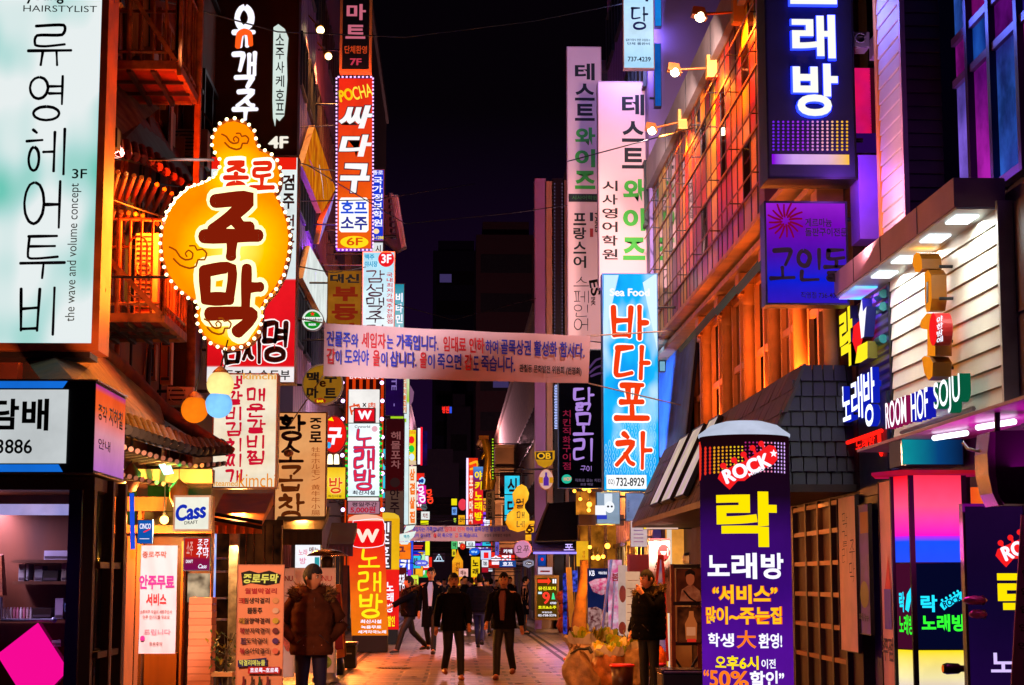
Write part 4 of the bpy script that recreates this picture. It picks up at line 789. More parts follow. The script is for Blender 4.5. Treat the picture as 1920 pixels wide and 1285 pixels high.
# purple door panel, pink paper, ornaments, loudspeaker
DS = sign('door_sign', 'purple karaoke door panel with a red guitar headstock and yellow letter', 'sign', (1812, 945, 2010, 1480), 13.4, EG([(0, '3a0a6a'), (.6, '1a0a40'), (1, '2a0a40')], .45, 2, 0, 2.2), guitar(1912, 1022, 1.0, REDL, W1) + [('f', '락', 1868, 1070, 1972, 1168, YEL, {'b': .03}), ('f', '노래방', 1855, 1220, 2000, 1266, LIL, {'b': .02})], cab=D('30103a', .4), th=.08)
a = PY(1824, 944, 13.4); b = PY(1906, 914, 13.4); m = MB(); m.box((a.x, 13.39, a.z), (b.x, 13.45, b.z), EG([(0, 'ff5a20'), (1, 'ffa020')], .9, 0, a.x, b.x)); tag(m.build('light_strip'), 'orange light strip above the purple door panel', 'light')
t2 = thing('paper_notice', 'pink paper notice hanging in front of the purple door panel', 'notice', PY(1908, 1285, 12.8)); m = MB(); m.prism([PY(x, y, 12.8) for x, y in ((1893, 1330), (1915, 965), (1990, 965), (1990, 1330))], (0, .012, 0), D('e8a0a8', .7, 0, .1)); m.build('sheet', t2)
m = MB(); letters(m, plane_y(12.8), [('f', '안내', 1916 - i * 2, 1068 + i * 34, 1950, 1082 + i * 34, D('7a2020'), {'b': .02}) for i in range(5)], .004); m.build('lettering', t2)
for i, (px, py, w_) in enumerate(((1828, 1126, .095), (1834, 1152, .07))):
    a = PY(px, py, 13.3); m = MB(); m.ball(a, (w_, .05, .035), D('e070a8', .15, .3, .1)); m.lathe(a + Vector((w_ * .6, 0, 0)), [(.036, -.01), (.036, .01)], D('5a1030', .3), 12, 0); m.tube([a, a + Vector((0, .14, 0))], .012, STEEL, 6); m.build('door_handle', DS)
a = PY(1852, 1000, 12.2); t2 = thing('loudspeaker', 'black loudspeaker with curved silver edge hanging at the bar entrance', 'loudspeaker', PY(1890, 945, 12.2))
bx = [PY(x, y, 12.2) for x, y in ((1864, 808), (1960, 806), (1960, 945), (1884, 945), (1868, 930), (1860, 880))]; m = MB(); m.prism(bx, (.0, .35, 0), D('050507', .5, 0, .2)); m.build('cabinet', t2)
m = MB(); ed = [PY(x, y, 12.17) for x, y in ((1856, 810), (1851, 850), (1853, 890), (1861, 925), (1872, 948))]; e2 = [p + Vector((.055 if i in (1, 2) else .04, 0, .0)) for i, p in enumerate(ed)]
for i in range(4): m.prism([ed[i], ed[i + 1], e2[i + 1], e2[i]], (0, .3, 0), D('a890a0', .25, .8, .2))
m.build('edge_trim', t2); m = MB(); m.tube([PY(1806, 830, 12.6), PY(1815, 842, 12.5), PY(1832, 846, 12.4), PY(1856, 842, 12.3)], .012, STEEL, 6); m.tube([PY(1870, 808, 12.3), PY(1870, 770, 12.4)], .02, DKM, 6); m.build('cable', t2)
# upper part: siding tower, recess, window wall
sg = thing('siding_tower', 'projecting stair tower clad in pale diagonal lit siding above the canopy', 'building', (4.2, 16.6, 4.7))
m = MB(); m.box((4.23, 16.22, 4.73), (4.58, 17.15, 9.5), D('503048', .6)); m.build('core', sg)
m = MB(); z = 4.73
while z < 9.4: m.hexa([(4.2, 16.24, z), (4.229, 16.24, z), (4.229, 17.1, z), (4.2, 17.1, z), (4.212, 16.24, z + .142), (4.229, 16.24, z + .142), (4.229, 17.1, z + .142), (4.212, 17.1, z + .142)], D('c0b0b8', .5, 0, .15, 1.5)); z += .155
m.build('street_siding', sg)
m = MB(); z = 4.73
while z < 9.4: m.hexa([(4.24, 16.18, z), (4.575, 16.18, z), (4.575, 16.219, z), (4.24, 16.219, z), (4.24, 16.2, z + .118), (4.575, 16.2, z + .118), (4.575, 16.219, z + .118), (4.24, 16.219, z + .118)], D('6a4450', .6, 0, .3, 3)); z += .13
m.build('end_siding', sg)
m = MB(); m.box((4.19, 16.165, 4.73), (4.238, 16.23, 9.5), D('c89ab0', .5)); m.box((4.19, 17.1, 4.73), (4.23, 17.2, 9.5), D('e08a40', .5)); m.build('corner_post', sg)
lamp('tower_lamp', 'AREA', (3.6, 16.3, 4.76), 34, 'ffb0b8', sg, .15, (4.2, 16.6, 6.0), sy=.5)
lamp('tower_lamp', 'AREA', (3.7, 17.0, 7.2), 22, '5a70ff', sg, .3, (4.2, 16.6, 7.4))
sg = thing('window_wall', 'tall window wall glowing purple and blue beside the siding tower', 'building', (4.6, 14.2, 4.7))
m = MB(); m.box((4.7, 11, 4.75), (11, 16.1, 12), D('140818', .6)); m.build('wall', sg)
ys = [11.6, 12.4, 13.2, 14.0, 14.75, 15.4, 15.95]; zs = [4.95, 6.15, 6.55, 7.75, 9.0]
for i in range(len(ys) - 1):
    f = MB(); f.box((4.58, ys[i] - .04, 4.9), (4.69, ys[i] + .04, 9), D('30184a', .35, .3, .2))
    for z in zs: f.box((4.6, ys[i] + .04, z - .035), (4.69, ys[i + 1] - .04, z + .035), D('4a307a', .35, .3, .2))
    o = f.build('window_frame', sg)
    for k in range(4):
        g = MB(); g.quad((4.64, ys[i] + .04, zs[k] + .03), (4.64, ys[i + 1] - .04, zs[k] + .03), (4.64, ys[i + 1] - .04, zs[k + 1] - .03), (4.64, ys[i] + .04, zs[k + 1] - .03), E(('5a0a70', '0a2a80', '7a0a6a', '2a1a80')[(i + k) % 4], .85, .6, True, ('9a1a9a', '2a6ad0', '3a0a50', '7a5ad0')[(i * 3 + k) % 4], .9)); g.build('pane', o)  # reflected purple and blue light is put into glowing panes
# dark recess between the buildings
sg = thing('recess_wall', 'dark recess wall with pink lit window between siding tower and glass building', 'building', (4.5, 18.2, 4.7)); m = MB(); m.box((4.32, 18.0, 4.75), (10, 18.38, 12), D('0a0810', .7)); m.build('wall', sg)
for x0, y0, x1, y1, mt, nm in ((1598, 128, 1631, 250, E('f01050', .9, .25, True, 'c01070'), 'pink_pane'), (1632, 128, 1654, 250, E('4a0820', .5), 'dark_pane'), (1600, 250, 1650, 285, E('380a70', .4), 'sill_pane'), (1655, 128, 1660, 335, E('ff7a20', .9), 'orange_tube')):
    a = PY(x0, y1, 17.96); b = PY(x1, y0, 17.96); m = MB(); m.box((a.x, 17.96, a.z), (b.x, 17.998, b.z), mt); m.build(nm, sg)
a = PY(1613, 448, 17.6); b = PY(1646, 291, 17.6); m = MB(); m.box((a.x, 17.6, a.z), (b.x, 17.998, b.z), D('7a4ad0', .5, 0, .15)); m.build('violet_pier', sg)
lamp('recess_lamp', 'POINT', (3.9, 17.3, 5.6), 16, 'a050ff', sg, .1)
a = PY(1616, 89, 17.7); ac_unit('boxy lilac air conditioner high in the dark recess', (a.x, 17.7, a.z), .17, .17, .25, D('9a9ad0', .5), False)
a = PY(1647, 102, 17.7); ac_unit('slim lilac air conditioner beside the boxy one', (a.x, 17.7, a.z), .075, .22, .25, D('b0a0d8', .5), False)
# karaoke blade sign, stone grill sign
NB = E('1a2af0', 5, 0, True); NW = E('f2f2ea', 1.05, 0, False); dots = [E(c, 1.0, 0, False) for c in ('6a20d8', '7a20d8', '8a2ad8', '9a30e0', 'a848d8', 'd080d8', 'f0a0c0', 'f0b080', 'f0b040', 'e8a830')]
sg = sign('karaoke_sign', 'black blade sign with white blue haloed karaoke letters above a dot matrix', 'sign', (1434, -210, 1600, 336), 17.6, D('20203c', .5, 0, .1), [('dots', 1450, 229, 1588, 281, 16, 9, 2.4, dots), ('r', 1447, 290, 1592, 309, EG([(0, '8a10e0'), (.25, 'd0a0f0'), (.7, 'e0b0d8'), (1, 'ffc010')], 1, 0, -.39, .39))], cab=D('0a0a14', .4), th=.45, wall=4.2)
m = MB(); pn = plane_y(17.6)
letters(m, pn, [('f', c, x0, y0, x1, y1, NW, {'b': .03, 'ext': .012, 'side': NB}) for c, x0, y0, x1, y1 in (('노', 1478, -72, 1565, 13), ('래', 1482, 33, 1563, 114), ('방', 1484, 124, 1568, 222))], .075, 0); m.build('channel_letters', sg)
m = MB(); letters(m, pn, [('f', c, x0 - 2, y0 - 2, x1 + 2, y1 + 2, NB, {'b': .03, 'ext': .03, 'side': NB}) for c, x0, y0, x1, y1 in (('노', 1478, -72, 1565, 13), ('래', 1482, 33, 1563, 114), ('방', 1484, 124, 1568, 222))], .03, 0); m.build('halo_tube', sg)
DP = E('3a0a28', .5, 0, False); DKT = D('08021a', .6, 0, 0); fl = []
for k in range(16):
    a = k * math.pi / 8 + .2; r0, r1 = (7, 30) if k % 2 else (10, 34); c = (1472, 415)
    fl.append(('l', [(c[0] + r * math.cos(a + (r - 15) * .006), c[1] + r * math.sin(a + (r - 15) * .006)) for r in (r0, (r0 + r1) / 2, r1)], E('8a0a38', .7, 0, False), 4))
sign('grill_sign', 'violet to blue square grill restaurant sign with a red flower motif', 'sign', (1434, 378, 1590, 572), 17.9, EG([(0, '3a18c0'), (.25, '0a20e0'), (.5, '4a10b0'), (.8, '7a0ac0'), (1, '9a20d8')], .85, 2, 0, 1.04),
     fl + [('f', '게르마늄', 1508, 411, 1558, 427, DKT, {'b': .02}), ('f', '돌판구이전문', 1508, 429, 1587, 445, DKT, {'b': .02}), ('b', '고인돌', 1440, 470, 1592, 527, DKT, .14), ('f', '직영점 736-4000', 1500, 549, 1575, 561, DKT, {'b': .01})], cab=D('100828', .4), th=.25, wall=4.2)
lamp('sign_lamp', 'POINT', (3.2, 17.2, 4.4), 1.5, '3a30ff', None, .2)
# shelving window, posters below the shingles
sg = thing('shelf_window', 'wooden shop window with pigeonhole shelves of bottles behind the advertising column', 'shop window', (4.2, 20, 0))
X = 4.2; m = MB()
for y in (18.9, 19.6, 20.3, 21.0, 21.8): m.box((X - .06, y - .04, .1), (X + .0, y + .04, 2.5), WOODD)
for z in (.15, .75, 1.1, 1.45, 1.8, 2.15, 2.45): m.box((X - .05, 18.9, z - .025), (X + .28, 21.8, z + .025), D('8a4a1c', .5, 0, .3))
m.build('shelving', sg)
m = MB(); m.quad((X + .29, 18.9, .1), (X + .29, 21.8, .1), (X + .29, 21.8, 2.5), (X + .29, 18.9, 2.5), E('a8541c', .5, .6, True, '401408', 3)); m.build('back_panel', sg)
rnd = random.Random(4)
for z in (.775, 1.125, 1.475, 1.825):
    y = 18.98
    while y < 21.7:
        h = rnd.uniform(.1, .25); r = rnd.uniform(.025, .05); mt = rnd.choice([D('2a4a1a', .2), D('c8b090', .4), D('7a2a12', .3), D('d8a030', .4), E('3050ff', .7), D('1a1a1e', .2), D('b8b0a8', .4)]); m = MB()
        m.lathe((X + .08, y, z), [(r, 0), (r, h * .6), (r * .4, h * .8), (r * .4, h)], mt, 10); tag(m.build('bottle'), 'bottle or jar standing in the pigeonhole shelves', 'bottle', 'bottles in the pigeonhole shelves'); y += rnd.uniform(.11, .24)
lamp('shelf_lamp', 'AREA', (4.1, 20.2, 2.46), 16, 'ff9a4a', sg, .15, (4.2, 20.2, 0), sy=2.4)
PB = plane_r(4.1)
for x0, y0, x1, y1, mt, lb, it in ((1574, 930, 1608, 1222, D('d8a888', .6, 0, .2), 'tall cream poster with brush writing beside the shelves', [('w', '막걸리', 1580, 960, 1590, 1060, INK, .05), ('w', '주막', 1594, 1010, 1604, 1095, INK, .05)]), (1612, 945, 1632, 1190, D('6a3a80', .6, 0, .5, 4), 'violet poster with small pictures left of the pen shaped sign', [('e', 1614, 1090, 1630, 1140, D('8a7a20')), ('r', 1614, 960, 1630, 1000, D('b05a20')), ('f', '메뉴', 1613, 1150, 1631, 1165, D('1a0a20'))]), (1653, 900, 1679, 1330, D('e89a78', .6, 0, .2), 'pink pole poster showing red and blue pencils', [('p', [(1660, 1105), (1666, 1040), (1672, 1105)], D('d82818')), ('r', 1660, 1105, 1673, 1180, D('4a2a8a')), ('f', '주점', 1656, 1195, 1677, 1240, D('3a1020'))])):
    sign('poster', lb, 'poster', (x0, y0, x1, y1), PB, mt, it, cab=WOODD, th=.03, rim=.008)
# ================================================================== left: signs from near to far
TEAL = EG([(0, '7ad8c8'), (.12, 'c8f0ea'), (.5, 'eefaf8'), (.75, 'c0ece8'), (.9, 'e0f6f2'), (1, '70c8b8')], 1.0, 2, 0, 3.9)
def teal():
    m, n, o = _new('lit_teal'); e = n.nodes.new('ShaderNodeEmission'); n.links.new(e.outputs[0], o.inputs[0]); t = noise_node(n, 1.15, 1.0, 'Object', (1.4, 1, .8))
    r = n.nodes.new('ShaderNodeValToRGB'); el = r.color_ramp.elements; el[0].position = .3; el[0].color = hx('74d2c0'); el[1].position = .54; el[1].color = hx('f4fcfc'); q = el.new(.42); q.color = hx('bce8e4')
    n.links.new(t.outputs[0], r.inputs[0]); n.links.new(r.outputs[0], e.inputs[0]); e.inputs[1].default_value = .82; return m
NV = D('0a0a2a', .6, 0, 0)
it = [('f', 'HAIRSTYLIST', 44, 11, 182, 23, NV, {'b': .0}), ('f', 'young', 50, -14, 120, 8, NV, {'b': .02})]
for c, x0, y0, x1, y1 in (('류', 54, 48, 134, 128), ('영', 56, 143, 121, 226), ('헤', 49, 242, 122, 328), ('어', 46, 340, 117, 428), ('투', 40, 443, 122, 528), ('비', 39, 540, 106, 628)): it.append(('b', c, x0 - 4, y0, x1 + 4, y1, NV, .062, {'g': .04, 'j': .004, 't': .1}))
it += [('f', '3F', 136, 318, 164, 336, NV, {'b': .01}), ('f', 'the wave and volume concept', 127, 345, 150, 604, D('5a7a80', .6, 0, 0), {'r': 90, 'b': 0})]
hs = sign('hair_salon_sign', 'huge pale teal hair salon lightbox with thin navy vertical lettering', 'sign', (-160, -130, 197, 657), 17, teal(), it, cab=D('d8601a', .5, 0, .45), th=.5, rim=.07, wall=-4.3)
m = MB()
for zz_, yy_ in ((6.0, 17.75), (7.5, 17.75)): m.box((-3.6, 17.53, zz_ - .1), (-3.38, 17.7, zz_ + .1), DKM)
m.build('added_lamp_head', hs); lamp('added_banner_spot', 'SPOT', (-3.5, 17.78, 6.0), 7200, 'fff0f0', hs, .1, (.3, 30, 5.3), 26); lamp('added_sign_spot', 'SPOT', (-3.45, 17.78, 7.5), 9000, 'ffd8b8', hs, .1, (2.7, 40, 8.6), 14)  # added spots, unseen behind the sign, to brighten banner and pink signs
m = MB(); a = PY(-160, 672, 17.2); b = PY(172, 660, 17.2); m.box((a.x, 17.1, a.z), (b.x, 17.5, b.z), WOODD); tag(m.build('beam'), 'dark timber beam under the hair salon sign', 'beam')
m = MB(); a = PY(0, 720, 17.8); b = PY(105, 668, 17.8)
for i in range(6): x = a.x - .6 + i * .2; m.box((x, 17.8, a.z - .3), (x + .2, 17.9, b.z), WOODD if i % 3 else D('8a5a20', .6))
tag(m.build('plank_wall'), 'weathered plank wall strip under the hair salon sign', 'wall')
# kiosk
KY = 14.0; kx = PY(176, 800, KY).x; kt = thing('kiosk', 'street kiosk with tobacco sign box, glass front and shelves inside', 'kiosk', (kx - .9, KY, 0)); zt_, zb = PY(100, 714, KY).z, PY(100, 886, KY).z
m = MB(); m.box((kx - 2.2, KY + .02, zb + .0), (kx, KY + 1.3, zt_), D('101014', .5)); m.build('sign_box', kt)
m = MB(); m.box((kx - 2.2, KY + .0, zt_), (kx + .02, KY + 1.32, zt_ + .012), D('c8a860', .4, .4)); m.box((kx - 2.2, KY, zb - .012), (kx + .02, KY + 1.32, zb), D('c8a860', .4, .4)); m.build('edge_trim', kt)
pk = plane_y(KY + .016); m = MB(); BL = E('1470e0', .85, .15); GW = E('c8ced0', .9, .12)
letters(m, pk, [('p', [(-160, 715), (127, 715), (118, 728), (-160, 728)], BL), ('p', [(-160, 871), (110, 871), (118, 885), (-160, 885)], BL), ('p', [(-160, 731), (129, 731), (124, 869), (-160, 869)], GW), ('f', '담', -14, 748, 36, 806, INK, {'b': .03}), ('f', '배', 42, 748, 92, 808, INK, {'b': .03}), ('f', '735-3886', -70, 824, 61, 851, INK, {'b': .015})], .003); m.build('front_lettering', kt)
psd = Panel((kx + .004, KY, 1.6), (1, 0, 0), (0, 1, 0)); m = MB(); u0, v0, u1, v1 = .02, zb - 1.6 + .02, 1.29, zt_ - 1.6 - .02
m.quad(psd.P(u0, v0), psd.P(u1, v0), psd.P(u1, v1), psd.P(u0, v1), EG([(0, 'c070d0'), (.45, 'e898a8'), (.7, 'ff6a30'), (.9, 'ff5a28'), (1, '8a28b0')], .85, 2, zb, zt_)); letters(m, psd, [('f', '종각', 183, 760, 200, 790, D('5a2028'), {'b': .03}), ('f', '지하철', 203, 768, 229, 802, D('5a2028'), {'b': .03}), ('f', '안내', 182, 825, 205, 845, D('8a50a0'), {'b': .02})], .004); m.build('side_face', kt)
zc = zb - .03
m = MB(); m.box((kx - 2.2, KY + .1, zc - .1), (kx, KY + 1.3, zc), D('7a4a1c', .6, 0, .4)); m.box((kx - .2, KY + .12, 0), (kx - .1, KY + .3, zc - .1), D('3a1060', .35, .1, .2)); m.box((kx - .09, KY + .12, 0), (kx, KY + .22, zc - .1), WOOD); m.box((kx - .02, KY + 1.1, 0), (kx + .06, KY + 1.2, zc), WOOD); m.box((kx - .02, KY + .62, 0), (kx + .05, KY + .7, zc), WOOD); m.box((kx - 2.2, KY + .3, 0), (kx - .1, KY + .34, .5), BLK)
for z in (1.0, 1.7): m.box((kx - .02, KY + .22, z), (kx + .04, KY + 1.1, z + .05), WOOD)
m.box((kx - .03, KY + .22, 0), (kx + .02, KY + 1.1, .55), D('b05a3a', .6)); m.build('frame', kt)
m = MB(); m.box((kx - 2.2, KY + 1.0, 0), (kx - .12, KY + 1.05, zc - .1), D('6a3410', .6, 0, .5, 3, .2, (1, 1, .2))); m.build('back_wall', kt)
m = MB(); m.quad((kx - .05, KY + .24, .55), (kx - .05, KY + 1.08, .55), (kx - .05, KY + 1.08, zc - .1), (kx - .05, KY + .24, zc - .1), glass()); m.build('side_pane', kt)
m = MB(); m.quad((kx - 2.2, KY + .2, .5), (kx - .2, KY + .2, .5), (kx - .2, KY + .2, zc - .1), (kx - 2.2, KY + .2, zc - .1), clear_glass()); m.build('front_pane', kt)
for y0, y1 in ((1052, 1056), (1093, 1096), (1163, 1168)):
    a = PY(32, y1, KY + .75); m = MB(); m.box((kx - 2.2 if y0 > 1100 else a.x, KY + .6, a.z), (kx - .12, KY + .99, a.z + .025), WOOD); m.build('shelf', kt)
a = PY(-40, 966, KY + .55); b = PY(150, 946, KY + .55); m = MB(); m.box((a.x, KY + .5, a.z), (b.x, KY + .56, b.z), E('9aa0e8', .9, .3, True, 'c8b0e0', 2)); m.build('tube_light', kt)
lamp('kiosk_area_light', 'AREA', (kx - 1, KY + .55, zc - .25), 45, 'd8c0ff', kt, .2, (kx - 1, KY + .7, 0), sy=1.2)
lamp('kiosk_area_light', 'AREA', (kx + .06, KY + 1.25, zb - .06), 150, 'ffb890', kt, .12, (-.6, 22, .8), sy=.6)  # added side lamp without a fixture, lights the walkers from the front
lamp('added_cloth_spot', 'SPOT', (kx + .1, KY + 1.28, zb - .08), 800, 'ffe4ea', kt, .06, PY(296, 1120, 19.4), 22)  # added spot to brighten the pink cloth banner
rnd = random.Random(11)
kp = lambda x, y, Y=KY + .75: PY(x, y, Y)
for i, (x0, y0, x1, y1, h) in enumerate(((86, 1033, 142, 1050, 'd0c8d8'), (38, 1058, 50, 1090, 'a09890'), (52, 1058, 58, 1088, 'b0b0b0'), (68, 1062, 84, 1090, '9a9a98'), (84, 1070, 112, 1091, '40382a'), (118, 1056, 128, 1090, 'b8a890'), (106, 1122, 122, 1160, 'c8b8d0'), (124, 1130, 142, 1146, '6a90c0'), (64, 1140, 100, 1160, '3a2a20'), (100, 1200, 118, 1212, 'c0c0c8'))):
    a = kp(x0, y1); b = kp(x1, y0); m = MB(); m.box((a.x, KY + .68, a.z), (b.x, KY + .86, b.z), D(h, .4)); m.box((a.x + .004, KY + .676, a.z + .01), (b.x - .004, KY + .679, a.z + .03), D('5a4a50', .5)); tag(m.build('carton', bevel=.004), 'carton on a shelf inside the kiosk', 'carton', 'cartons on the kiosk shelves')
for i in range(9):
    a = kp(8 + i * 6.2, 1162); m = MB(); m.lathe((a.x, KY + .75, a.z), [(.011, 0), (.011, .08), (.007, .09), (.007, .1)], D(rnd.choice(['d8b0b0', 'c87888', 'b0a0c0', 'e0d0d0']), .4), 8); tag(m.build('small_bottle'), 'small pale bottle in the row inside the kiosk', 'bottle', 'small bottles inside the kiosk')
m = MB(); a = kp(15, 1070); m.hexa([(a.x - .2, KY + .62, a.z - .2), (a.x - .0, KY + .6, a.z - .2), (a.x, KY + .75, a.z - .2), (a.x - .2, KY + .75, a.z - .2), (a.x - .18, KY + .66, a.z + .14), (a.x - .03, KY + .64, a.z + .12), (a.x - .03, KY + .72, a.z + .13), (a.x - .18, KY + .73, a.z + .15)], D('7a3a14', .8, 0, .5, 9, .6)); tag(m.build('brown_bag'), 'crumpled brown paper bag standing inside the kiosk', 'bag')
m = MB(); m.tube([kp(2, 1120, KY + .17), kp(3, 1163, KY + .17), kp(98, 1163, KY + .17)], .012, D('c0b8d0', .3, .6), 8); m.ball(kp(101, 1163, KY + .17), .022, D('b0b0d0', .3, .6)); tag(m.build('rail'), 'bent white metal rail in front of the kiosk window', 'rail')
m = MB(); m.prism([PY(x, y, KY + .14) for x, y in ((71, 1168), (128, 1257), (58, 1330), (-6, 1228))], (0, .012, 0), E('ff0a9a', .85, 0)); tag(m.build('pink_card'), 'bright magenta square card standing on its corner on the kiosk front', 'card')

# ------------------------------------------------------------------ wooden bar under the tiled roof
BW = D('a85a1c', .55, 0, .45, 4, .3, (1, 1, .12)); DW = D('4a2408', .6, 0, .5, 4, .3, (1, 1, .15))
t = thing('wooden_bar', 'wooden bar front of orange planks and dark posts under the tiled roof', 'bar front', (-3.6, 21, 0))
wy = 21.0; pw = lambda x, y, Y=wy: PY(x, y, Y)
m = MB(); a = pw(190, 1420); b = pw(392, 880); m.box((a.x, wy + .25, 0), (b.x, wy + .4, b.z), DW); m.build('back_wall', t)
m = MB()
for x0, x1, y0 in ((226, 254, 1005), (252, 258, 940), (330, 344, 1015), (386, 398, 930), (262, 328, 1225)):
    a = pw(x0, 1420); b = pw(x1, y0); m.box((a.x, wy + (.05 if x0 != 262 else .12), 0), (b.x, wy + .249, b.z), BW)
m.build('post', t)
m = MB()
for y0, y1 in ((932, 958), (985, 1000), (880, 905)): a = pw(205, y1); b = pw(398, y0); m.box((a.x, wy + .0, a.z), (b.x, wy + .24, b.z), BW if y0 != 880 else CREAM)
m.build('lintel', t)
for x0, y0, x1, y1, mt in ((345, 1075, 395, 1130, E('e8c8a0', .6, .5, True, '40281a', 6)), (260, 955, 325, 985, E('e8a040', .7, .5, True, '5a2a10', 5)), (210, 905, 250, 985, E('6a8a20', .35, .5, True, '3a2a10', 4)), (270, 885, 330, 935, E('4a6a18', .4, .6, True, '1a2a08', 4))):
    a = pw(x0, y1); b = pw(x1, y0); m = MB(); m.quad((a.x, wy + .245, a.z), (b.x, wy + .245, a.z), (b.x, wy + .245, b.z), (a.x, wy + .245, b.z), mt); m.build('window_pane', t)
def bulb_lamp(label, p, power, col, r=.05, cord=.35, group=None, strength=9):
    t = thing('hanging_bulb', label, 'lamp', p, group); m = MB(); m.ball(p, r, E(col, strength)); m.build('bulb', t); m = MB(); m.tube([p + Vector((0, 0, r)), p + Vector((0, 0, r + cord))], .008, BLK, 5); m.lathe(p, [(r * .5, r * .8), (r * .5, r * 1.7), (.01, r * 2)], BLK, 10); m.build('socket', t)
    if power: lamp('bulb_light', 'POINT', p + Vector((0, -.12, -.03)), power, col, t, r)
    return t
bulb_lamp('warm bare bulb beside the blue round cornered sign', pw(308, 975, 20.5), 280, 'ffa850')
a = pw(313, 880, 20.4); t2 = thing('green_lamp', 'green glowing square lamp under the tiled eave', 'lamp', a); m = MB(); m.prism([pw(x, y, 20.4) for x, y in ((297, 871), (318, 869), (326, 888), (308, 891))], (0, .05, 0), E('b0ffe0', 3.0), D('0a5a20')); m.build('panel', t2); m = MB(); m.tube([a + Vector((0, .05, 0)), a + Vector((0, .1, .5))], .015, DKM, 6); m.build('stem', t2)
lamp('green_light', 'POINT', a + Vector((0, -.1, -.1)), 12, '20ff60', t2, .05)
for x, y, lb in ((335, 925, 'ochre pointed paper lantern hanging right of the green lamp'), (246, 895, 'dark brown pointed lantern hanging left of the green lamp')):
    a = pw(x, y, 20.2); m = MB(); m.lathe(a, [(.0, -.17), (.06, -.15), (.105, -.05), (.11, .05), (.05, .12), (.01, .16)], D('b06a18' if x > 300 else '5a2a10', .6, 0, .3), 8); m.tube([a + Vector((0, 0, .15)), a + Vector((0, 0, .5))], .006, BLK, 5); tag(m.build('paper_lantern'), lb, 'lantern')
sign('round_cornered_sign', 'small blue sign with white lettering above the pink banner', 'sign', (258, 975, 286, 1020), 20.3, E('1464c8', .7, .2), [('f', 'CINCO', 262, 982, 283, 992, W1, {'b': .02}), ('l', [(270, 998), (282, 992)], REDL, 2), ('r', 262, 1010, 280, 1011, W1)], cab=D('0a3a8a', .4), th=.06, rim=.008)
m = MB(); m.tube([pw(247, 925, 20), pw(249, 1030, 20)], .025, E('2050e0', .9), 8); tag(m.build('blue_tube'), 'blue lit tube on the post left of the pink banner', 'light')
def banner_cloth(name, label, rect, Y, mt, items, group=None, wav=.02):
    a = PY(rect[0], rect[3], Y); b = PY(rect[2], rect[1], Y); t = thing(name, label, 'banner', ((a.x + b.x) / 2, Y, a.z), group); m = MB(); n = 14; vs = []
    for i in range(n + 1):
        for j in range(n + 1): x = a.x + (b.x - a.x) * i / n; z = a.z + (b.z - a.z) * j / n; vs.append((x, Y + wav * .5 * math.sin(i * .9 + j * .5) + .012, z))
    m.add(vs, [(i * (n + 1) + j, (i + 1) * (n + 1) + j, (i + 1) * (n + 1) + j + 1, i * (n + 1) + j + 1) for i in range(n) for j in range(n)], mt, True); m.build('cloth', t)
    l = MB(); letters(l, plane_y(Y - wav * .5 - .002), items, .0); l.build('lettering', t); return t
MAG = D('d0108a', .6, 0, 0); RDD = D('c81818', .6, 0, 0); PKP = D('f8d4d4', .7, 0, .1)
banner_cloth('cloth_banner', 'pink cloth banner with magenta and red lettering hung on the wooden bar', (259, 1023, 333, 1226), 19.4, PKP, [('f', '종로주막', 267, 1034, 312, 1046, D('b06040'), {'b': .02}), ('f', '안주무료', 261, 1078, 327, 1105, MAG, {'b': .04}), ('f', '서비스', 274, 1113, 312, 1135, RDD, {'b': .04}), ('f', '소주맥주 막걸리 세트주문시', 263, 1144, 322, 1151, D('a06058'), {'b': .01}), ('f', '안주 한가지를 무료로', 268, 1154, 318, 1161, D('a06058'), {'b': .01}), ('f', '드립니다', 270, 1180, 320, 1190, D('d890a0'), {'b': .02}), ('e', 263, 1192, 272, 1202, MAG), ('f', '종로주막', 280, 1204, 305, 1211, D('7a3a28'), {'b': .01})])
sign('beer_lightbox', 'white rounded lightbox with blue slanted beer lettering over a red plate', 'sign', (325, 929, 395, 996), 19.6, E('f0eedc', 1.0, .15), [('f', 'Cass', 329, 944, 387, 975, E('1430c0', .8, 0, False), {'b': .05, 'r': 8, 's': .15}), ('f', 'DRAFT', 346, 977, 371, 983, INK, {'b': .01, 'r': 4})], cab=D('c8b89a', .4), th=.16, rim=.02)
sign('red_plate', 'red plate with faded white brush writing under the white beer lightbox', 'sign', (344, 1008, 395, 1071), 19.7, EG([(0, '8a1060'), (.35, 'a01848'), (.45, 'e02818'), (1, 'd82018')], .7, 2, 0, .36), [('b', '종로', 370, 1012, 392, 1030, W1, .08), ('b', '주막', 368, 1028, 392, 1046, W1, .09), ('f', '소주', 350, 1016, 362, 1042, E('ffb0a0', .7, 0, False)), ('f', 'Cass', 372, 1058, 388, 1066, W1, {'s': .2}), ('f', 'DRAFT', 349, 1050, 362, 1056, W1)], th=.08, rim=.01)
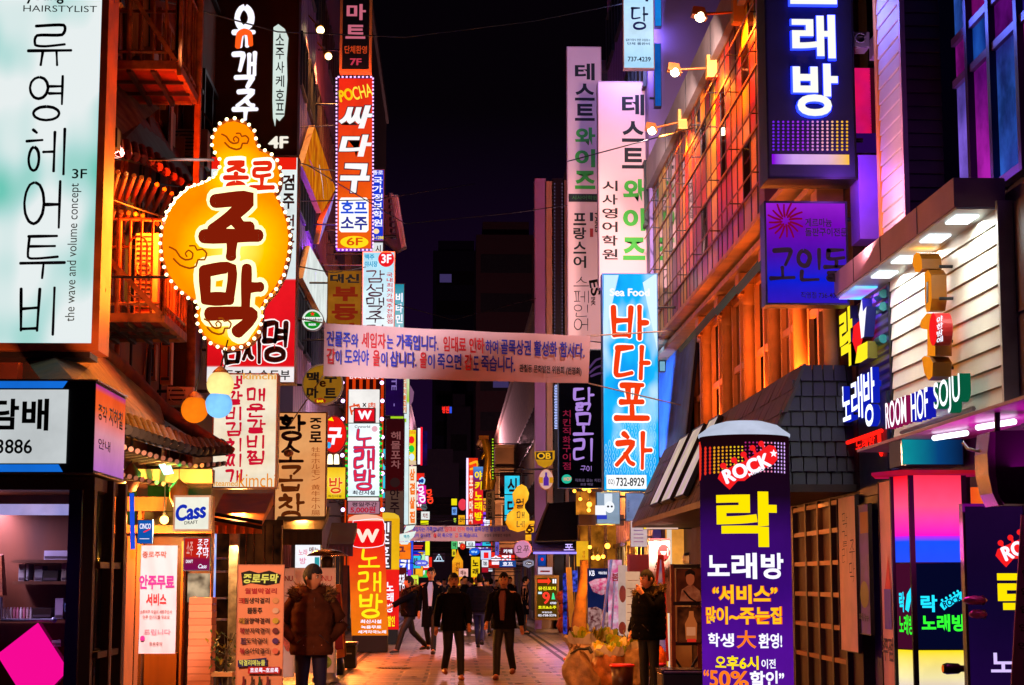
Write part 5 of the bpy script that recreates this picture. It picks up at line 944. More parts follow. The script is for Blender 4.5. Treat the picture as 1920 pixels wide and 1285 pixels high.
# cartons, bucket, stool
t = thing('carton_stack', 'tall stack of peach coloured flat cartons beside the wooden bar', 'carton stack', PY(372, 1400, 19.8)); z = 0; k = 0
while z < 1.38:
    h = .075; dx = random.uniform(-.003, .003); m = MB(); a = PY(351, 1285, 19.8); b = PY(394, 1285, 19.8); m.box((a.x + dx, 19.8, z), (b.x + dx, 20.2, z + h - .004), D('f08a50' if k % 3 else 'e88048', .7, 0, .12)); m.build('carton', t); z += h; k += 1
def bucket(label, c, r, h, mt, rim, group=None):
    t = thing('bucket', label, 'bucket', c, group); m = MB(); m.lathe(c, [(.001, .01), (r * .78, .0), (r, h), (r * .93, h - .004), (r * .74, .03), (.001, .03)], mt, 20); m.build('tub', t); m = MB(); m.lathe(c, [(r, h - .03), (r + .015, h - .025), (r + .015, h), (r - .01, h + .006)], rim, 20); m.build('rim', t); return t
bucket('red plastic bucket at the foot of the carton stack', Vector(((338 - 850) / FP * 18.6, 18.6, 0)), .16, .34, D('c82010', .4), D('e03018', .4))
t = thing('stool', 'round orange plastic stool stack near the menu stand', 'stool', ((388 - 850) / FP * 18.2, 18.2, 0)); c = t.location; m = MB()
for k in range(3): m.lathe(c, [(.001, .47 + k * .035), (.17, .468 + k * .035), (.19, .455 + k * .035), (.185, .44 + k * .035), (.15, .445 + k * .035)], D('e05a10', .35), 20)
m.build('seat', t)
for a in range(4): m = MB(); q = a * math.pi / 2 + .7; m.beam(c + Vector((.15 * math.cos(q), .15 * math.sin(q), .45)), c + Vector((.2 * math.cos(q), .2 * math.sin(q), 0)), .05, .03, D('e05a10', .35)); m.build('leg', t)
m = MB(); a = PY(400, 1250, 19.2); m.box((a.x - .02, 19.2, .6), (a.x + .2, 19.5, .64), D('d8a060', .6)); 
for dx in (0, .16): m.box((a.x + dx, 19.22, 0), (a.x + dx + .03, 19.25, .6), WOODD)
tag(m.build('side_table'), 'little wooden side table beside the carton stack', 'table')
def leafy(label, c, r, h, n, hues, cat='plant', name='potted_plant', seed=1, pot=True):
    t = thing(name, label, cat, c); rnd = random.Random(seed)
    if pot: m = MB(); m.lathe(c, [(.001, 0), (.09, 0), (.13, .24), (.11, .24), (.001, .2)], D('6a3018', .6), 14); m.build('pot', t)
    for i in range(4): m = MB(); p = [Vector(c) + Vector((0, 0, .2)), Vector(c) + Vector((rnd.uniform(-r, r) * .4, rnd.uniform(-r, r) * .4, h * .6)), Vector(c) + Vector((rnd.uniform(-r, r), rnd.uniform(-r, r), h))]; m.tube(p, [.012, .008, .003], D('3a2a10'), 5); m.build('stem', t)
    ms = [D(q, .5, 0, .3) for q in hues]; m = MB()
    for i in range(n):
        z = h * (.25 + .75 * rnd.random() ** .7); a = rnd.random() * 6.283; rr_ = r * rnd.random() ** .5; p = Vector(c) + Vector((rr_ * math.cos(a), rr_ * math.sin(a), z)); d = Vector((rnd.uniform(-1, 1), rnd.uniform(-1, 1), rnd.uniform(-.4, .8))).normalized(); s = d.cross(Vector((0, 0, 1))); s = s.normalized() if s.length > .01 else Vector((1, 0, 0)); L = rnd.uniform(.05, .1)
        m.add([p, p + d * L * .5 + s * L * .2, p + d * L, p + d * L * .5 - s * L * .2], [(0, 1, 2, 3)], rnd.choice(ms))
    m.build('foliage', t); return t
leafy('bushy potted plant with yellow tips between cartons and menu stand', PY(430, 1390, 19.3).lerp(PY(430, 1390, 19.3), 0) * 1.0 if False else Vector(((430 - 850) / FP * 19.4, 19.4, 0)), .17, 1.05, 170, ('2a4a12', '4a6a1a', 'a88a20', '1a300c'))
# menu stand
pg = E('f0a080', .62, .1); it = [('p', [(452, 1074), (468, 1070), (485, 1075), (505, 1070), (527, 1078), (524, 1094), (500, 1098), (470, 1094), (455, 1099)], INK), ('f', '종로두막', 456, 1076, 522, 1094, E('f8e060', .8, 0, False), {'b': .04, 's': .1}), ('f', '월별막걸리', 459, 1103, 519, 1114, D('c02030'), {'b': .03})]
for i, (s, c) in enumerate((('크림생막걸리', 'c83018'), ('동동주', '2a1a10'), ('과일향막걸리', 'b08a10'), ('복분자막걸리', 'a01828'), ('포도막걸리', '4a1a5a'), ('복숭아막걸리', 'c02838'))):
    y = 1121 + i * 18.8; w_ = len(s) * 9.2; it += [('f', s, 478 - w_ / 2 - (0 if i % 2 else 3), y, 478 + w_ / 2, y + 11, D('2a1410', .6, 0, 0), {'b': .02}), ('f', s[:2], 478 - w_ / 2 - (0 if i % 2 else 3), y, 478 - w_ / 6 - (w_ / 6 if len(s) > 3 else 0), y + 11, D(c, .6, 0, 0), {'b': .03}), ('e', 511, y, 523, y + 11, D(('d8a060', 'e0c0a0', 'c8b020', '6a1420', '4a1a6a', 'e07050')[i], .5, 0, .2))]
it += [('p', [(447, 1238), (501, 1233), (501, 1247), (447, 1251)], D('20206a')), ('f', '막걸리메뉴들', 450, 1237, 498, 1248, E('f8e060', .8, 0, False), {'b': .02}), ('r', 466, 1250, 526, 1263, RDD), ('f', '호로록~호로록', 470, 1252, 523, 1261, W1, {'b': .02})]
for i, x in enumerate((458, 474, 488, 503)): it += [('p', [(x - 4, 1320), (x - 4, 1286), (x - 2, 1278), (x - 2, 1268), (x + 2, 1268), (x + 2, 1278), (x + 4, 1286), (x + 4, 1320)], D(('7a1a20', '5a3a2a', '1a4a1a', '7a2030')[i]))]
ms = sign('menu_stand', 'tall pink roll-up menu stand listing rice wines with small fruit pictures', 'menu stand', (443, 1059, 531, 1366), 19, D('f2a074', .6, 0, .08), it, cab=D('d88868', .5), th=.03, rim=.008)
m = MB(); a = PY(443, 1090, 19); b = PY(531, 1090, 19); m.box((a.x - .02, 18.9, 0), (b.x + .02, 19.12, .05), STEEL); m.build('foot', ms)

# ------------------------------------------------------------------ gourd sign and globe lanterns
GP = [(440, 222), (462, 229), (477, 245), (481, 266), (488, 279), (505, 285), (521, 302), (528, 325), (525, 346), (517, 362), (530, 386), (541, 415), (545, 447), (542, 480), (533, 515), (517, 544), (500, 562), (492, 576), (491, 600), (485, 625), (470, 643), (450, 652), (425, 655), (400, 648), (382, 633), (371, 611), (368, 590), (372, 569), (353, 559), (330, 540), (312, 515), (303, 486), (300, 455), (303, 425), (312, 398), (330, 371), (353, 351), (380, 342), (401, 331), (412, 313), (412, 299), (404, 289), (397, 271), (399, 250), (410, 233), (425, 224)]
GY = 19.5
def gourd_mat():
    m, n, o = _new('lit_gourd'); e = n.nodes.new('ShaderNodeEmission'); n.links.new(e.outputs[0], o.inputs[0]); tc = n.nodes.new('ShaderNodeTexCoord'); r = n.nodes.new('ShaderNodeValToRGB'); el = r.color_ramp.elements; prev = None
    for z, k in ((1.12, 1.5), (.3, 2.6), (1.95, 2.6)):      # a tube lamp glows behind each swelling
        mp = n.nodes.new('ShaderNodeMapping'); mp.inputs['Location'].default_value = (-.06 * k, 0, -z * k); mp.inputs['Scale'].default_value = (k, k, k); n.links.new(tc.outputs['Object'], mp.inputs[0]); l = n.nodes.new('ShaderNodeVectorMath'); l.operation = 'LENGTH'; n.links.new(mp.outputs[0], l.inputs[0])
        if prev: q = n.nodes.new('ShaderNodeMath'); q.operation = 'MINIMUM'; n.links.new(prev, q.inputs[0]); n.links.new(l.outputs['Value'], q.inputs[1]); prev = q.outputs[0]
        else: prev = l.outputs['Value']
    n.links.new(prev, r.inputs[0]); n.links.new(r.outputs[0], e.inputs[0]); el[0].position = .08; el[0].color = hx('ffe860'); el[1].position = 1.0; el[1].color = hx('ff8200'); q = el.new(.5); q.color = hx('ffb400'); grime(n, e, 1.2, .9, 1.15); return m
t = thing('gourd_sign', 'glowing yellow gourd shaped tavern sign edged with bulbs', 'sign', PY(425, 655, GY)); pg_ = plane_y(GY)
m = MB(); m.prism([PY(x, y, GY + .01) for x, y in GP], (0, .24, 0), D('b85a10', .5), D('b85a10', .5)); m.build('cabinet', t)
m = MB(); inn = [(425 + (x - 425) * .965, 445 + (y - 445) * .975) for x, y in GP]; m.add([PY(x, y, GY) for x, y in inn], [tuple(reversed(range(len(GP))))], gourd_mat()); m.build('face', t)
RB = E('8a1e08', .8, 0, False); RO = E('e02a10', 1, 0, False); BRN = E('a84a08', .8, 0, False); GLO = E('fff6b0', 1.5, 0, False)
def cloud(x, y, k): q = lambda a, b: (x + a * k, y + b * k); return [('l', [q(-30, -18), q(-18, -12), q(-10, 0), q(0, 6), q(12, 4), q(14, -6), q(6, -12), q(0, -6), q(3, 0)], BRN, 3), ('l', [q(-22, 4), q(-10, 16), q(8, 22), q(20, 18), q(24, 6), q(36, 6), q(40, -6), q(32, -14), q(22, -12), q(18, -20), q(8, -20)], BRN, 3)]
m = MB(); letters(m, pg_, [('b', '종로', 416, 304, 518, 357, E('fffadc', 1.4, 0, False), .32, {'j': .004, 't': 0}), ('b', '종로', 418, 306, 516, 356, RO, .17, {'j': .01, 't': .05}), ('b', '주', 376, 372, 492, 490, GLO, .32, {'t': 0, 'j': .004}), ('b', '막', 372, 500, 494, 626, GLO, .3, {'t': 0, 'j': .004}), ('b', '주', 376, 374, 492, 489, RB, .2, {'t': .0}), ('b', '막', 372, 502, 494, 624, RB, .17, {'t': .0})] + cloud(348, 482, 1) + cloud(405, 612, .72) + cloud(438, 266, .72)); m.build('lettering', t)
per = [(Vector(GP[i]), Vector(GP[(i + 1) % len(GP)])) for i in range(len(GP))]; tot = sum((b - a).length for a, b in per); acc = 0; nx = 0; BU = E('fff0b0', 3.5, 0, True)
for a, b in per:
    L = (b - a).length
    while nx < acc + L: q = a.lerp(b, (nx - acc) / L); m = MB(); m.ball(PY(q.x, q.y, GY - .02), .02, BU, 8, 6); m.build('bulb', t); nx += tot / 74
    acc += L
for y0 in (300, 520): m = MB(); p = PY(330 if y0 > 400 else 402, y0, GY + .12); m.tube([p, (-4.3, p.y, p.z)], .018, D('1a0c06', .8), 6); m.build('bracket', t)
lamp('gourd_glow', 'AREA', PY(425, 460, GY - .12), 200, 'ff8a20', t, 1.6, PY(425, 460, 10))
lamp('gourd_glow', 'POINT', PY(300, 430, GY + .6), 520, 'ff5a10', t, .25)
for x, y, h, s, lb in ((413, 721, 'ffdc8a', 1.1, 'cream globe lantern hanging highest below the gourd sign'), (410, 759, '80c4ff', 1.0, 'sky blue globe lantern beside the orange one'), (365, 768, 'ff7a10', .95, 'orange globe lantern hanging over the tiled roof')):
    p = PY(x, y, 19.4); t2 = thing('globe_lantern', lb, 'lantern', p); m = MB(); m.ball(p, .148, E(h, s, .4), 20, 14); m.build('globe', t2); m = MB(); m.lathe(p, [(.09, .125), (.075, .15), (.03, .19), (.01, .2)], D('5a2010', .5), 12); m.tube([p + Vector((0, 0, .19)), p + Vector((.06, .1, .5)), PY(x + 12, 655, 19.6)], .009, BLK, 5); m.build('cap', t2)
    lamp('globe_light', 'POINT', p + Vector((0, -.25, 0)), 12, h, t2, .1)
# ------------------------------------------------------------------ big left boards
CR1 = E('e81428', 1, 0, False)
WHT = E('f4ecdc', 1.0, .12, True)
sign('stew_lightbox', 'white lightbox with crimson brush lettering for kimchi stew', 'sign', (398, 700, 520, 916), 24.5, E('fbefd8', .95, .18, True, 'f0d8b0', 1.5), [('w', '생갈비김치찌개', 424, 702, 453, 908, E('d01030', .9, 0, False), .2, {'t': .2, 'g': .11}), ('w', '매운갈비찜', 464, 726, 496, 873, E('d01030', .9, 0, False), .2, {'t': .2, 'g': .11}), ('f', 'kimchi', 448, 888, 517, 914, E('f0901a', .9, 0, False), {'b': .0}), ('f', 'steamed', 399, 901, 446, 912, E('f0a84a', .9, 0, False)), ('f', 'kimchi', 456, 700, 518, 712, E('f0a84a', .9, 0, False))], cab=D('c8a070', .4), th=.3, wall=-4.1)
sign('pub_board', 'tall brown pub board with white brush letters and a pale splash of small writing', 'sign', (402, -160, 560, 291), 29, D('4a3012', .4, .1, .5, .6), [('b', '유', 436, 14, 480, 92, W1, .14, {'t': .2}), ('l', [(446, 88), (449, 66), (458, 60), (468, 64), (470, 84)], E('ff5a18', 1, 0, False), 10), ('b', '객', 434, 100, 482, 164, W1, .14, {'t': .2}), ('b', '주', 434, 172, 486, 228, W1, .15, {'t': .2}), ('p', [(513, 52), (522, 46), (534, 55), (541, 72), (538, 110), (539, 150), (536, 190), (533, 218), (524, 228), (518, 222), (516, 238), (512, 222), (511, 190), (512, 120)], E('d8e8e0', .9, .1)), ('v', '소주사케호프', 517, 62, 533, 218, INK, {'b': .01}), ('f', '4F', 503, 256, 541, 279, E('f0e8d8', 1, 0, False), {'b': .04})], cab=D('3a2410', .4), th=.4, wall=-4.1)
OUTW = E('fff0f0', 1, 0, False); MAR = D('4a0410', .5, 0, 0)
sign('stew_board', 'large red and white board with outlined maroon brush letters behind the gourd sign', 'sign', (390, 293, 557, 719), 28, EG([(0, 'f4ecec'), (.07, 'f4ecec'), (.075, 'e01018'), (.3, 'e81420'), (.46, 'e01820'), (.465, 'dce8ea'), (1, 'e8f0ee')], .95, 2, 0, 3.6), [('r', 392, 293, 556, 318, E('f02010', .9)), ('v', '검주', 530, 325, 552, 395, D('3a1410'), {'b': .03}), ('v', '전문', 530, 400, 552, 470, D('7a1420'), {'b': .02}), ('b', '김치', 415, 605, 492, 680, MAR, .14, {'out': OUTW, 'ow': .07, 'wob': 4}), ('b', '명', 490, 605, 543, 676, MAR, .14, {'out': OUTW, 'ow': .07}), ('f', '돈까스 순두부', 420, 694, 544, 713, INK, {'b': .02}), ('r', 392, 700, 400, 716, WHT)], cab=D('8a6a4a', .4), th=.35, wall=-4.1)
og = E('f0a868', .85, .15, True, 'e8904e', 1)
BRK = D('2a1008', .5, 0, 0)
ob = sign('tripe_board', 'orange board with dark brown brush lettering and a small spotlight on its face', 'sign', (515, 773, 612, 979), 32, og, [('b', '황', 520, 780, 574, 824, BRK, .17), ('b', '소', 518, 828, 572, 868, BRK, .17), ('b', '곱', 520, 876, 570, 920, E('6a2a0a', .6, 0, False), .15), ('b', '창', 520, 928, 572, 975, E('6a2a0a', .6, 0, False), .15), ('v', '종로', 580, 782, 604, 832, BRK, {'b': .035}), ('v', '牡牛ホルモン', 584, 838, 600, 902, E('b0501a', .7, 0, False), {'b': .0}), ('v', '黄牛牛小腸', 584, 908, 600, 968, E('b0501a', .7, 0, False), {'b': .0})], cab=D('a86030', .4), th=.25, wall=-4.1)
p = PY(541, 850, 31.85); m = MB(); m.ball(p, (.09, .06, .07), D('c8a080', .25, .6)); m.build('spot_head', ob)
def disc_sign(name, label, c, r, Y, mt, items, rim=GOLDM, wall=None, ry=None, dep=.12):
    p = PY(*c, Y); R_ = r * Y / FP; RY = (ry or r) * Y / FP; t = thing(name, label, 'sign', p - Vector((0, 0, RY))); ring = lambda k, d: [(p.x + R_ * k * math.cos(a * math.pi / 18), Y + d, p.z + RY * k * math.sin(a * math.pi / 18)) for a in range(36)]
    m = MB(); m.prism(ring(1, .004), (0, dep, 0), rim); m.build('drum', t); m = MB(); m.add(ring(.93, 0), [tuple(range(36))], mt); m.build('face', t); m = MB(); letters(m, plane_y(Y), items, .004); m.build('lettering', t)
    if wall is not None: m = MB(); m.tube([p + Vector((0, dep, 0)), (wall, Y + dep, p.z)], .025, DKM, 6); m.build('bracket', t)
    return t
st = lambda x, y, r, mt: ('p', [(x + (r if i % 2 == 0 else r * .42) * math.sin(i * math.pi / 5), y - (r if i % 2 == 0 else r * .42) * math.cos(i * math.pi / 5)) for i in range(10)], mt)
disc_sign('round_beer_sign', 'round green and white beer sign with a red star', (586, 600), 21, 36, E('e8f0e8', .9, .1), [('e', 570, 584, 602, 617, E('109020', .9, 0, False)), ('r', 567, 595, 605, 603, E('f0f4f0', 1, 0, False)), ('f', 'Heineken', 568, 596, 604, 602, E('0a4a10', .6, 0, False), {'b': .02}), st(586, 589, 5, REDL), ('f', 'BEER', 579, 607, 593, 611, W1)], D('909090', .3, .6), -3.9)
disc_sign('round_mart_sign', 'round ochre beer mart sign with black letters', (605, 721), 39, 35, E('c88a20', .5, .25, True, 'a86a18', 2), [('f', '맥', 575, 698, 598, 718, INK, {'b': .04}), ('f', '주', 608, 698, 632, 718, INK, {'b': .04}), ('f', 'e', 599, 714, 611, 726, RDD, {'b': .03}), ('f', '마', 575, 726, 597, 747, INK, {'b': .04}), ('f', '트', 608, 728, 631, 747, INK, {'b': .04}), ('e', 590, 747, 611, 757, E('a81818', .7, 0, False)), ('f', 'BAR', 594, 750, 607, 755, YEL)], D('c8b090', .4), -3.9)
# slanted panels on the ribbed building
for pts, mt, lb, its in ((((590, 236), (629, 355), (603, 400), (567, 312)), E('e88a10', .75, .3, True, 'c85a10', 2), 'orange slanted sign panel high on the purple ribbed building', [('l', [(580, 300), (588, 318), (590, 330)], E('c0408a', .8, 0, False), 7), ('l', [(598, 310), (604, 345), (606, 372)], W1, 5), ('l', [(606, 320), (614, 350), (616, 368)], D('2a1030'), 5)]), (((628, 363), (620, 395), (598, 458), (606, 412)), E('b8a0e8', .8, .3, True, '8a60d0', 2), 'narrow violet slanted panel beside the red pocha sign', []),
                     (((581, 461), (622, 535), (611, 606), (568, 522)), E('e4ece8', .9, .15), 'white slanted menu panel above the round green sign', [('l', [(578, 480), (573, 525)], REDL, 3), ('l', [(592, 506), (590, 540)], D('1a3a4a'), 5), ('l', [(600, 520), (598, 560)], INK, 3), ('l', [(606, 530), (604, 575)], INK, 3), ('l', [(614, 540), (610, 590)], REDL, 3)])):
    X = -3.42; ps = plane_l(X); t = thing('slanted_panel', lb, 'sign', PX(*pts[3], X)); m = MB(); q = [ps.P(*ps.uv(*a), 0) for a in pts]; m.prism([v + Vector((-.002, 0, 0)) for v in q], (-.14, 0, 0), D('a8784a', .4)); m.build('cabinet', t); m = MB(); m.add(q, [(0, 1, 2, 3)], mt); m.build('face', t)
    if its: m = MB(); letters(m, ps, its); m.build('lettering', t)
for x, y, lb in ((601, 57, 'upper warm spotlight on the purple ribbed building'), (616, 106, 'lower warm spotlight on the purple ribbed building')):
    p = PX(x, y, -3.3); t = thing('wall_spot', lb, 'spotlight', p); m = MB(); m.ball(p, .09, E('ffe0a0', 9 if y < 80 else 4)); m.build('bulb', t); m = MB(); m.tube([p + Vector((0, .05, .05)), p + Vector((-.35, .3, .5))], .02, GOLDM, 6); m.tube([p + Vector((-.02, .05, .04)), p + Vector((-.12, .15, .18))], [.11, .05], GOLDM, 10); m.build('head', t)
    lamp('spot_light', 'SPOT', p + Vector((.1, -.05, -.05)), 1000, 'ffa050', t, .08, p + Vector((-.6, .2, -4)), 120)
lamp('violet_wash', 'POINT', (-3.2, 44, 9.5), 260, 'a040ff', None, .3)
# ================================================================== left: blade signs farther up
DT = D('1a0a20', .5, 0, 0); BLU = E('2050e0', .9, 0, False); WHL = E('f4f0f0', 1.05, .08)
sign('mart_sign', 'black mart sign with dull pink letters in a gold frame above the pocha sign', 'sign', (638, -150, 698, 135), 45.5, D('050406', .4, 0, 0), [('f', '마', 650, 8, 686, 38, E('d06a80', .8, 0, False), {'b': .03}), ('f', '트', 648, 47, 685, 73, E('d06a80', .8, 0, False), {'b': .03}), ('f', '단체환영', 646, 86, 688, 101, E('c8401a', .8, 0, False), {'b': .02}), ('f', '7F', 656, 110, 678, 123, E('d03850', .8, 0, False), {'b': .03})], cab=D('c8843a', .4, .3, .2), th=.3, rim=.07, wall=-3.62)
sh = {'out': D('2a0a30', .5, 0, 0), 'ow': .035, 's': -.0, 'b': .045}
ss = sign('pocha_sign', 'red and orange pocha bar sign with white letters and a border of tiny lights', 'sign', (632, 146, 699, 468), 44.5, EG([(0, 'f06010'), (.3, 'f05a10'), (.5, 'e84810'), (.8, 'f03818'), (1, 'f02a14')], .95, 2, 0, 4.28),
     [('f', 'PO', 635, 167, 662, 190, E('ffc010', 1, 0, False), {'b': .05, 'r': 14}), ('f', 'CHA', 661, 160, 698, 185, E('ffe040', 1, 0, False), {'b': .01, 'r': 14}), ('f', '싸', 637, 198, 697, 241, WHL, {**sh, 's': .28}), ('f', '다', 638, 253, 696, 294, WHL, {**sh, 's': .22}), ('f', '구', 638, 307, 693, 362, WHL, {**sh, 's': .1}),
      ('p', [(636, 376), (640, 371), (687, 371), (691, 376), (691, 432), (687, 436), (640, 436), (636, 432)], E('fbf8f4', 1.1, 0, False)), ('f', '호프', 639, 377, 689, 401, BLU, {'b': .03}), ('f', '소주', 639, 407, 689, 432, E('2a30a0', .8, 0, False), {'b': .03}), ('e', 638, 443, 691, 466, E('ffd81a', 1, 0, False)), ('f', '6F', 650, 446, 680, 461, E('e05010', .9, 0, False), {'b': .02})], cab=D('5a1a6a', .4), th=.3, wall=-3.62, rear=(500, 'ff6040'))
m = MB(); PL_ = E('e8b8ff', 1.6, 0, False); pn = plane_y(44.5)
for i in range(46):
    for x in (631, 699.5): u, v = pn.uv(x, 148 + i * 7); m.box(tuple(pn.P(u - .02, v - .022, .016)), tuple(pn.P(u + .02, v + .022, .03)), PL_)
for i in range(9):
    for y in (145, 469): u, v = pn.uv(635 + i * 7.6, y); m.box(tuple(pn.P(u - .025, v - .02, .016)), tuple(pn.P(u + .025, v + .02, .03)), PL_)
m.build('border_lights', ss)
sign('academy_sign', 'narrow royal blue academy sign with a column of white letters', 'sign', (697, 318, 720, 452), 48, E('1a38d8', .9, .15), [('f', '종로', 699, 320, 718, 328, W1, {'b': .02}), ('v', '국가정보학원', 700, 331, 717, 426, W1, {'b': .02}), ('e', 700, 429, 711, 439, E('f8d8a0', 1, 0, False)), ('f', '5-1288', 699, 443, 719, 449, YEL)], cab=D('1a1a4a'), wall=-3.62)
p0 = PY(742, 470, 54); t = thing('ribbed_sign_back', 'pale ribbed sign box jutting out at an angle beyond the blue academy sign', 'sign', p0)
q = [PY(721, 366, 55), PY(747, 366, 53), PY(762, 461, 53), PY(745, 470, 55), PY(721, 452, 56)]; m = MB(); m.prism(q, (0, .5, 0), D('c8b0b0', .5, 0, .2)); m.build('casing', t); m = MB()
for k in range(8): a = q[0].lerp(q[4], k / 8) ; b = q[1].lerp(q[2], k / 8); m.beam(a.lerp(b, .35) + Vector((0, -.03, 0)), a.lerp(b, .5) + Vector((0, -.03, 0)), .1, .12, D('4a3040', .5))
for k in range(4): a = q[0].lerp(q[1], .55 + k * .12); b = q[3].lerp(q[2], .55 + k * .12); m.beam(a + Vector((0, -.02, 0)), b + Vector((0, -.02, 0)), .03, .03, D('e0d0d0', .5))
m.build('rib', t); m = MB(); m.tube([p0 + Vector((0, .3, .5)), (-3.62, p0.y + .3, p0.z + .5)], .04, DKM, 6); m.build('bracket', t)
sign('beer_bar_sign', 'pale blue beer bar sign with black brush letters and a red floor disc', 'sign', (679, 472, 740, 640), 46.5, EG([(0, 'f4f8fa'), (.5, 'd8f0fa'), (1, 'a8dcf0')], 1.0, 2, 0, 2.3), [('f', '맥주', 684, 477, 702, 487, E('10a0d0', .9, 0, False), {'b': .03}), ('f', '야시장', 684, 490, 708, 501, E('10a0d0', .9, 0, False), {'b': .03}), ('e', 709, 471, 739, 501, E('e81820', 1, 0, False)), ('f', '3F', 715, 477, 734, 494, W1, {'b': .03}), ('w', '감성맥주집', 687, 506, 720, 634, INK, .13), ('v', '국내최저가맥주전문점', 725, 511, 736, 608, E('d81a30', .9, 0, False), {'b': .02})], cab=D('d89a50', .4), wall=-3.62)
sign('realty_sign', 'ochre realty office sign with black and dark red letters', 'sign', (613, 507, 678, 660), 41.5, E('b8741c', .6, .25, True, '9a5a14', 1.5), [('f', '대신', 619, 514, 674, 531, INK, {'b': .04}), ('f', '부', 624, 538, 671, 565, E('8a2410', .7, 0, False), {'b': .05}), ('f', '동', 622, 570, 671, 601, E('8a2410', .7, 0, False), {'b': .05}), ('f', '산', 622, 606, 671, 634, E('8a2410', .7, 0, False), {'b': .05})], cab=D('6a4010', .4), wall=-3.62)
sign('teal_sign', 'narrow turquoise sign with white letters above the hung banner', 'sign', (738, 532, 758, 690), 55, EG([(0, 'c0eef0'), (1, '2090a8')], .9, 2, 0, 2.6), [('v', '비타민스', 742, 548, 755, 628, W1, {'b': .03})], wall=-3.4)
sign('small_white_sign', 'small white sign tucked behind the beer bar sign', 'sign', (697, 454, 719, 480), 49, E('e8f0f0', .9, .2), [('f', '시', 704, 460, 714, 474, INK, {'b': .03})], wall=-3.62)
# orange framed meat restaurant with bulbs, the karaoke lightbox
t = thing('restaurant_sign', 'orange striped restaurant frame studded with violet bulbs behind the karaoke lightbox', 'sign frame', PY(683, 1060, 45)); pn = plane_y(45); OF = E('e8400c', .75, .2, True)
m = MB()
for x0, x1, y0, y1 in ((645, 651, 690, 1060), (711, 719, 690, 1060), (651, 711, 690, 730), (651, 711, 965, 1060)):
    a = PY(x0, y1, 45); b = PY(x1, y0, 45); m.box((a.x, 45, a.z), (b.x, 45.3, b.z), OF)
m.build('frame', t); m = MB(); a = PY(651, 965, 45); b = PY(711, 730, 45); m.box((a.x, 45.05, a.z), (b.x, 45.25, b.z), E('f4f0ec', .95, .1)); m.build('white_panel', t)
m = MB(); letters(m, pn, [('r', x, 712, x + 7, 731, E('3a0a06', .5, 0, False)) for x in (654, 667, 680, 693, 705)] + [('f', '한우육회전문점', 655, 704, 710, 711, W1, {'b': .03}), ('f', '肉', 656, 757, 676, 777, E('e8501a', .9, 0, False), {'b': .03, 'r': 15}), ('f', '×', 680, 756, 687, 764, INK, {'b': .02}), ('f', '肉', 691, 755, 704, 766, E('e8501a', .9, 0, False), {'b': .02})], .06); m.build('lettering', t)
m = MB()
for x in (642, 716):
    for k in range(9): m.ball(PY(x + (k % 2), 718 + k * 34, 44.9), .05, E('e0b8ff', 4, 0, False), 8, 6)
m.build('bulb_string', t)
GN = E('20d040', 1.2, 0, True)
ks = sign('karaoke_lightbox', 'white karaoke lightbox with pink outlined letters and green flashing edges', 'sign', (651, 793, 714, 932), 43, EG([(0, 'e0f4fa'), (.5, 'ffffff'), (1, 'e8f4f8')], 1.08, 2, 0, 1.8), [('f', 'Cyworld', 665, 798, 694, 804, D('2a4a6a'), {'b': .01}), ('e', 697, 799, 708, 810, E('f0b0c0', .9, 0, False))] + [('b', c, 662, y, 704, y + 36, E('e82848', .9, 0, False), .12, {'out': E('5a4a9a', .8, 0, False), 'ow': .06, 't': .1, 'j': .006}) for c, y in (('노', 806), ('래', 844), ('방', 882))] + [('f', '최신시설', 661, 920, 703, 928, D('2a3a5a'), {'b': .03})], cab=D('2a6a3a', .4), th=.3, wall=-3.62, rear=(300, 'ffe8e0'))
m = MB(); pn = plane_y(43)
for x in (650, 714):
    for k in range(20): u, v = pn.uv(x, 797 + k * 7); m.box(tuple(pn.P(u - .035, v - .03, .013)), tuple(pn.P(u + .035, v + .03, .04)), GN if k % 2 else E('0a6a20', .6, 0, False))
m.build('edge_lights', ks)
sign('w_plate', 'red rounded plate with a white letter W on top of the karaoke lightbox', 'sign', (663, 765, 704, 792), 42.9, E('e01020', 1, .1), [('f', 'W', 671, 770, 697, 787, W1, {'b': .05})], cab=D('6a0a10', .4), rim=.03)
sign('price_plate', 'dusty pink price plate under the karaoke lightbox', 'sign', (651, 939, 713, 965), 43, E('c88aa0', .65, .1), [('f', '평일주간', 660, 942, 707, 950, DT, {'b': .02}), ('f', '5,000원', 657, 950, 704, 963, E('c01838', .8, 0, False), {'b': .03})], th=.06)
disc_sign('round_red_sign', 'round red sign with a white letter half hidden by the orange board', (626, 815), 24, 40, E('e81810', 1, .15), [('f', '구', 612, 802, 641, 834, W1, {'b': .05, 's': .15}), ('e', 612, 829, 621, 841, E('40b0f0', .9, 0, False)), ('p', [(614, 788), (622, 782), (626, 790)], YEL)], D('8a1810', .4), -3.7, ry=36)
sign('yellow_lightbox', 'bright yellow lightbox with one outlined orange letter', 'sign', (611, 875, 649, 937), 39, EG([(0, 'f0c010'), (.6, 'f8d838'), (1, 'f0b818')], 1.0, 2, 0, .72), [('b', '방', 616, 897, 643, 924, E('e8481a', .9, 0, False), .14, {'out': E('ffe890', 1, 0, False), 'ow': .05}), ('f', '최신시설', 615, 928, 640, 933, D('8a6a10'))], cab=D('3a2a10'), wall=-3.9)
t = thing('table_lamps', 'pair of small glowing white shades under the round red sign', 'lamp', PY(622, 872, 39.5))
for x in (619, 631): p = PY(x, 862, 39.5); m = MB(); m.lathe(p, [(.06, -.1), (.05, .1), (.02, .12)], E('ffe8b0', 2.5), 10); m.build('shade', t)
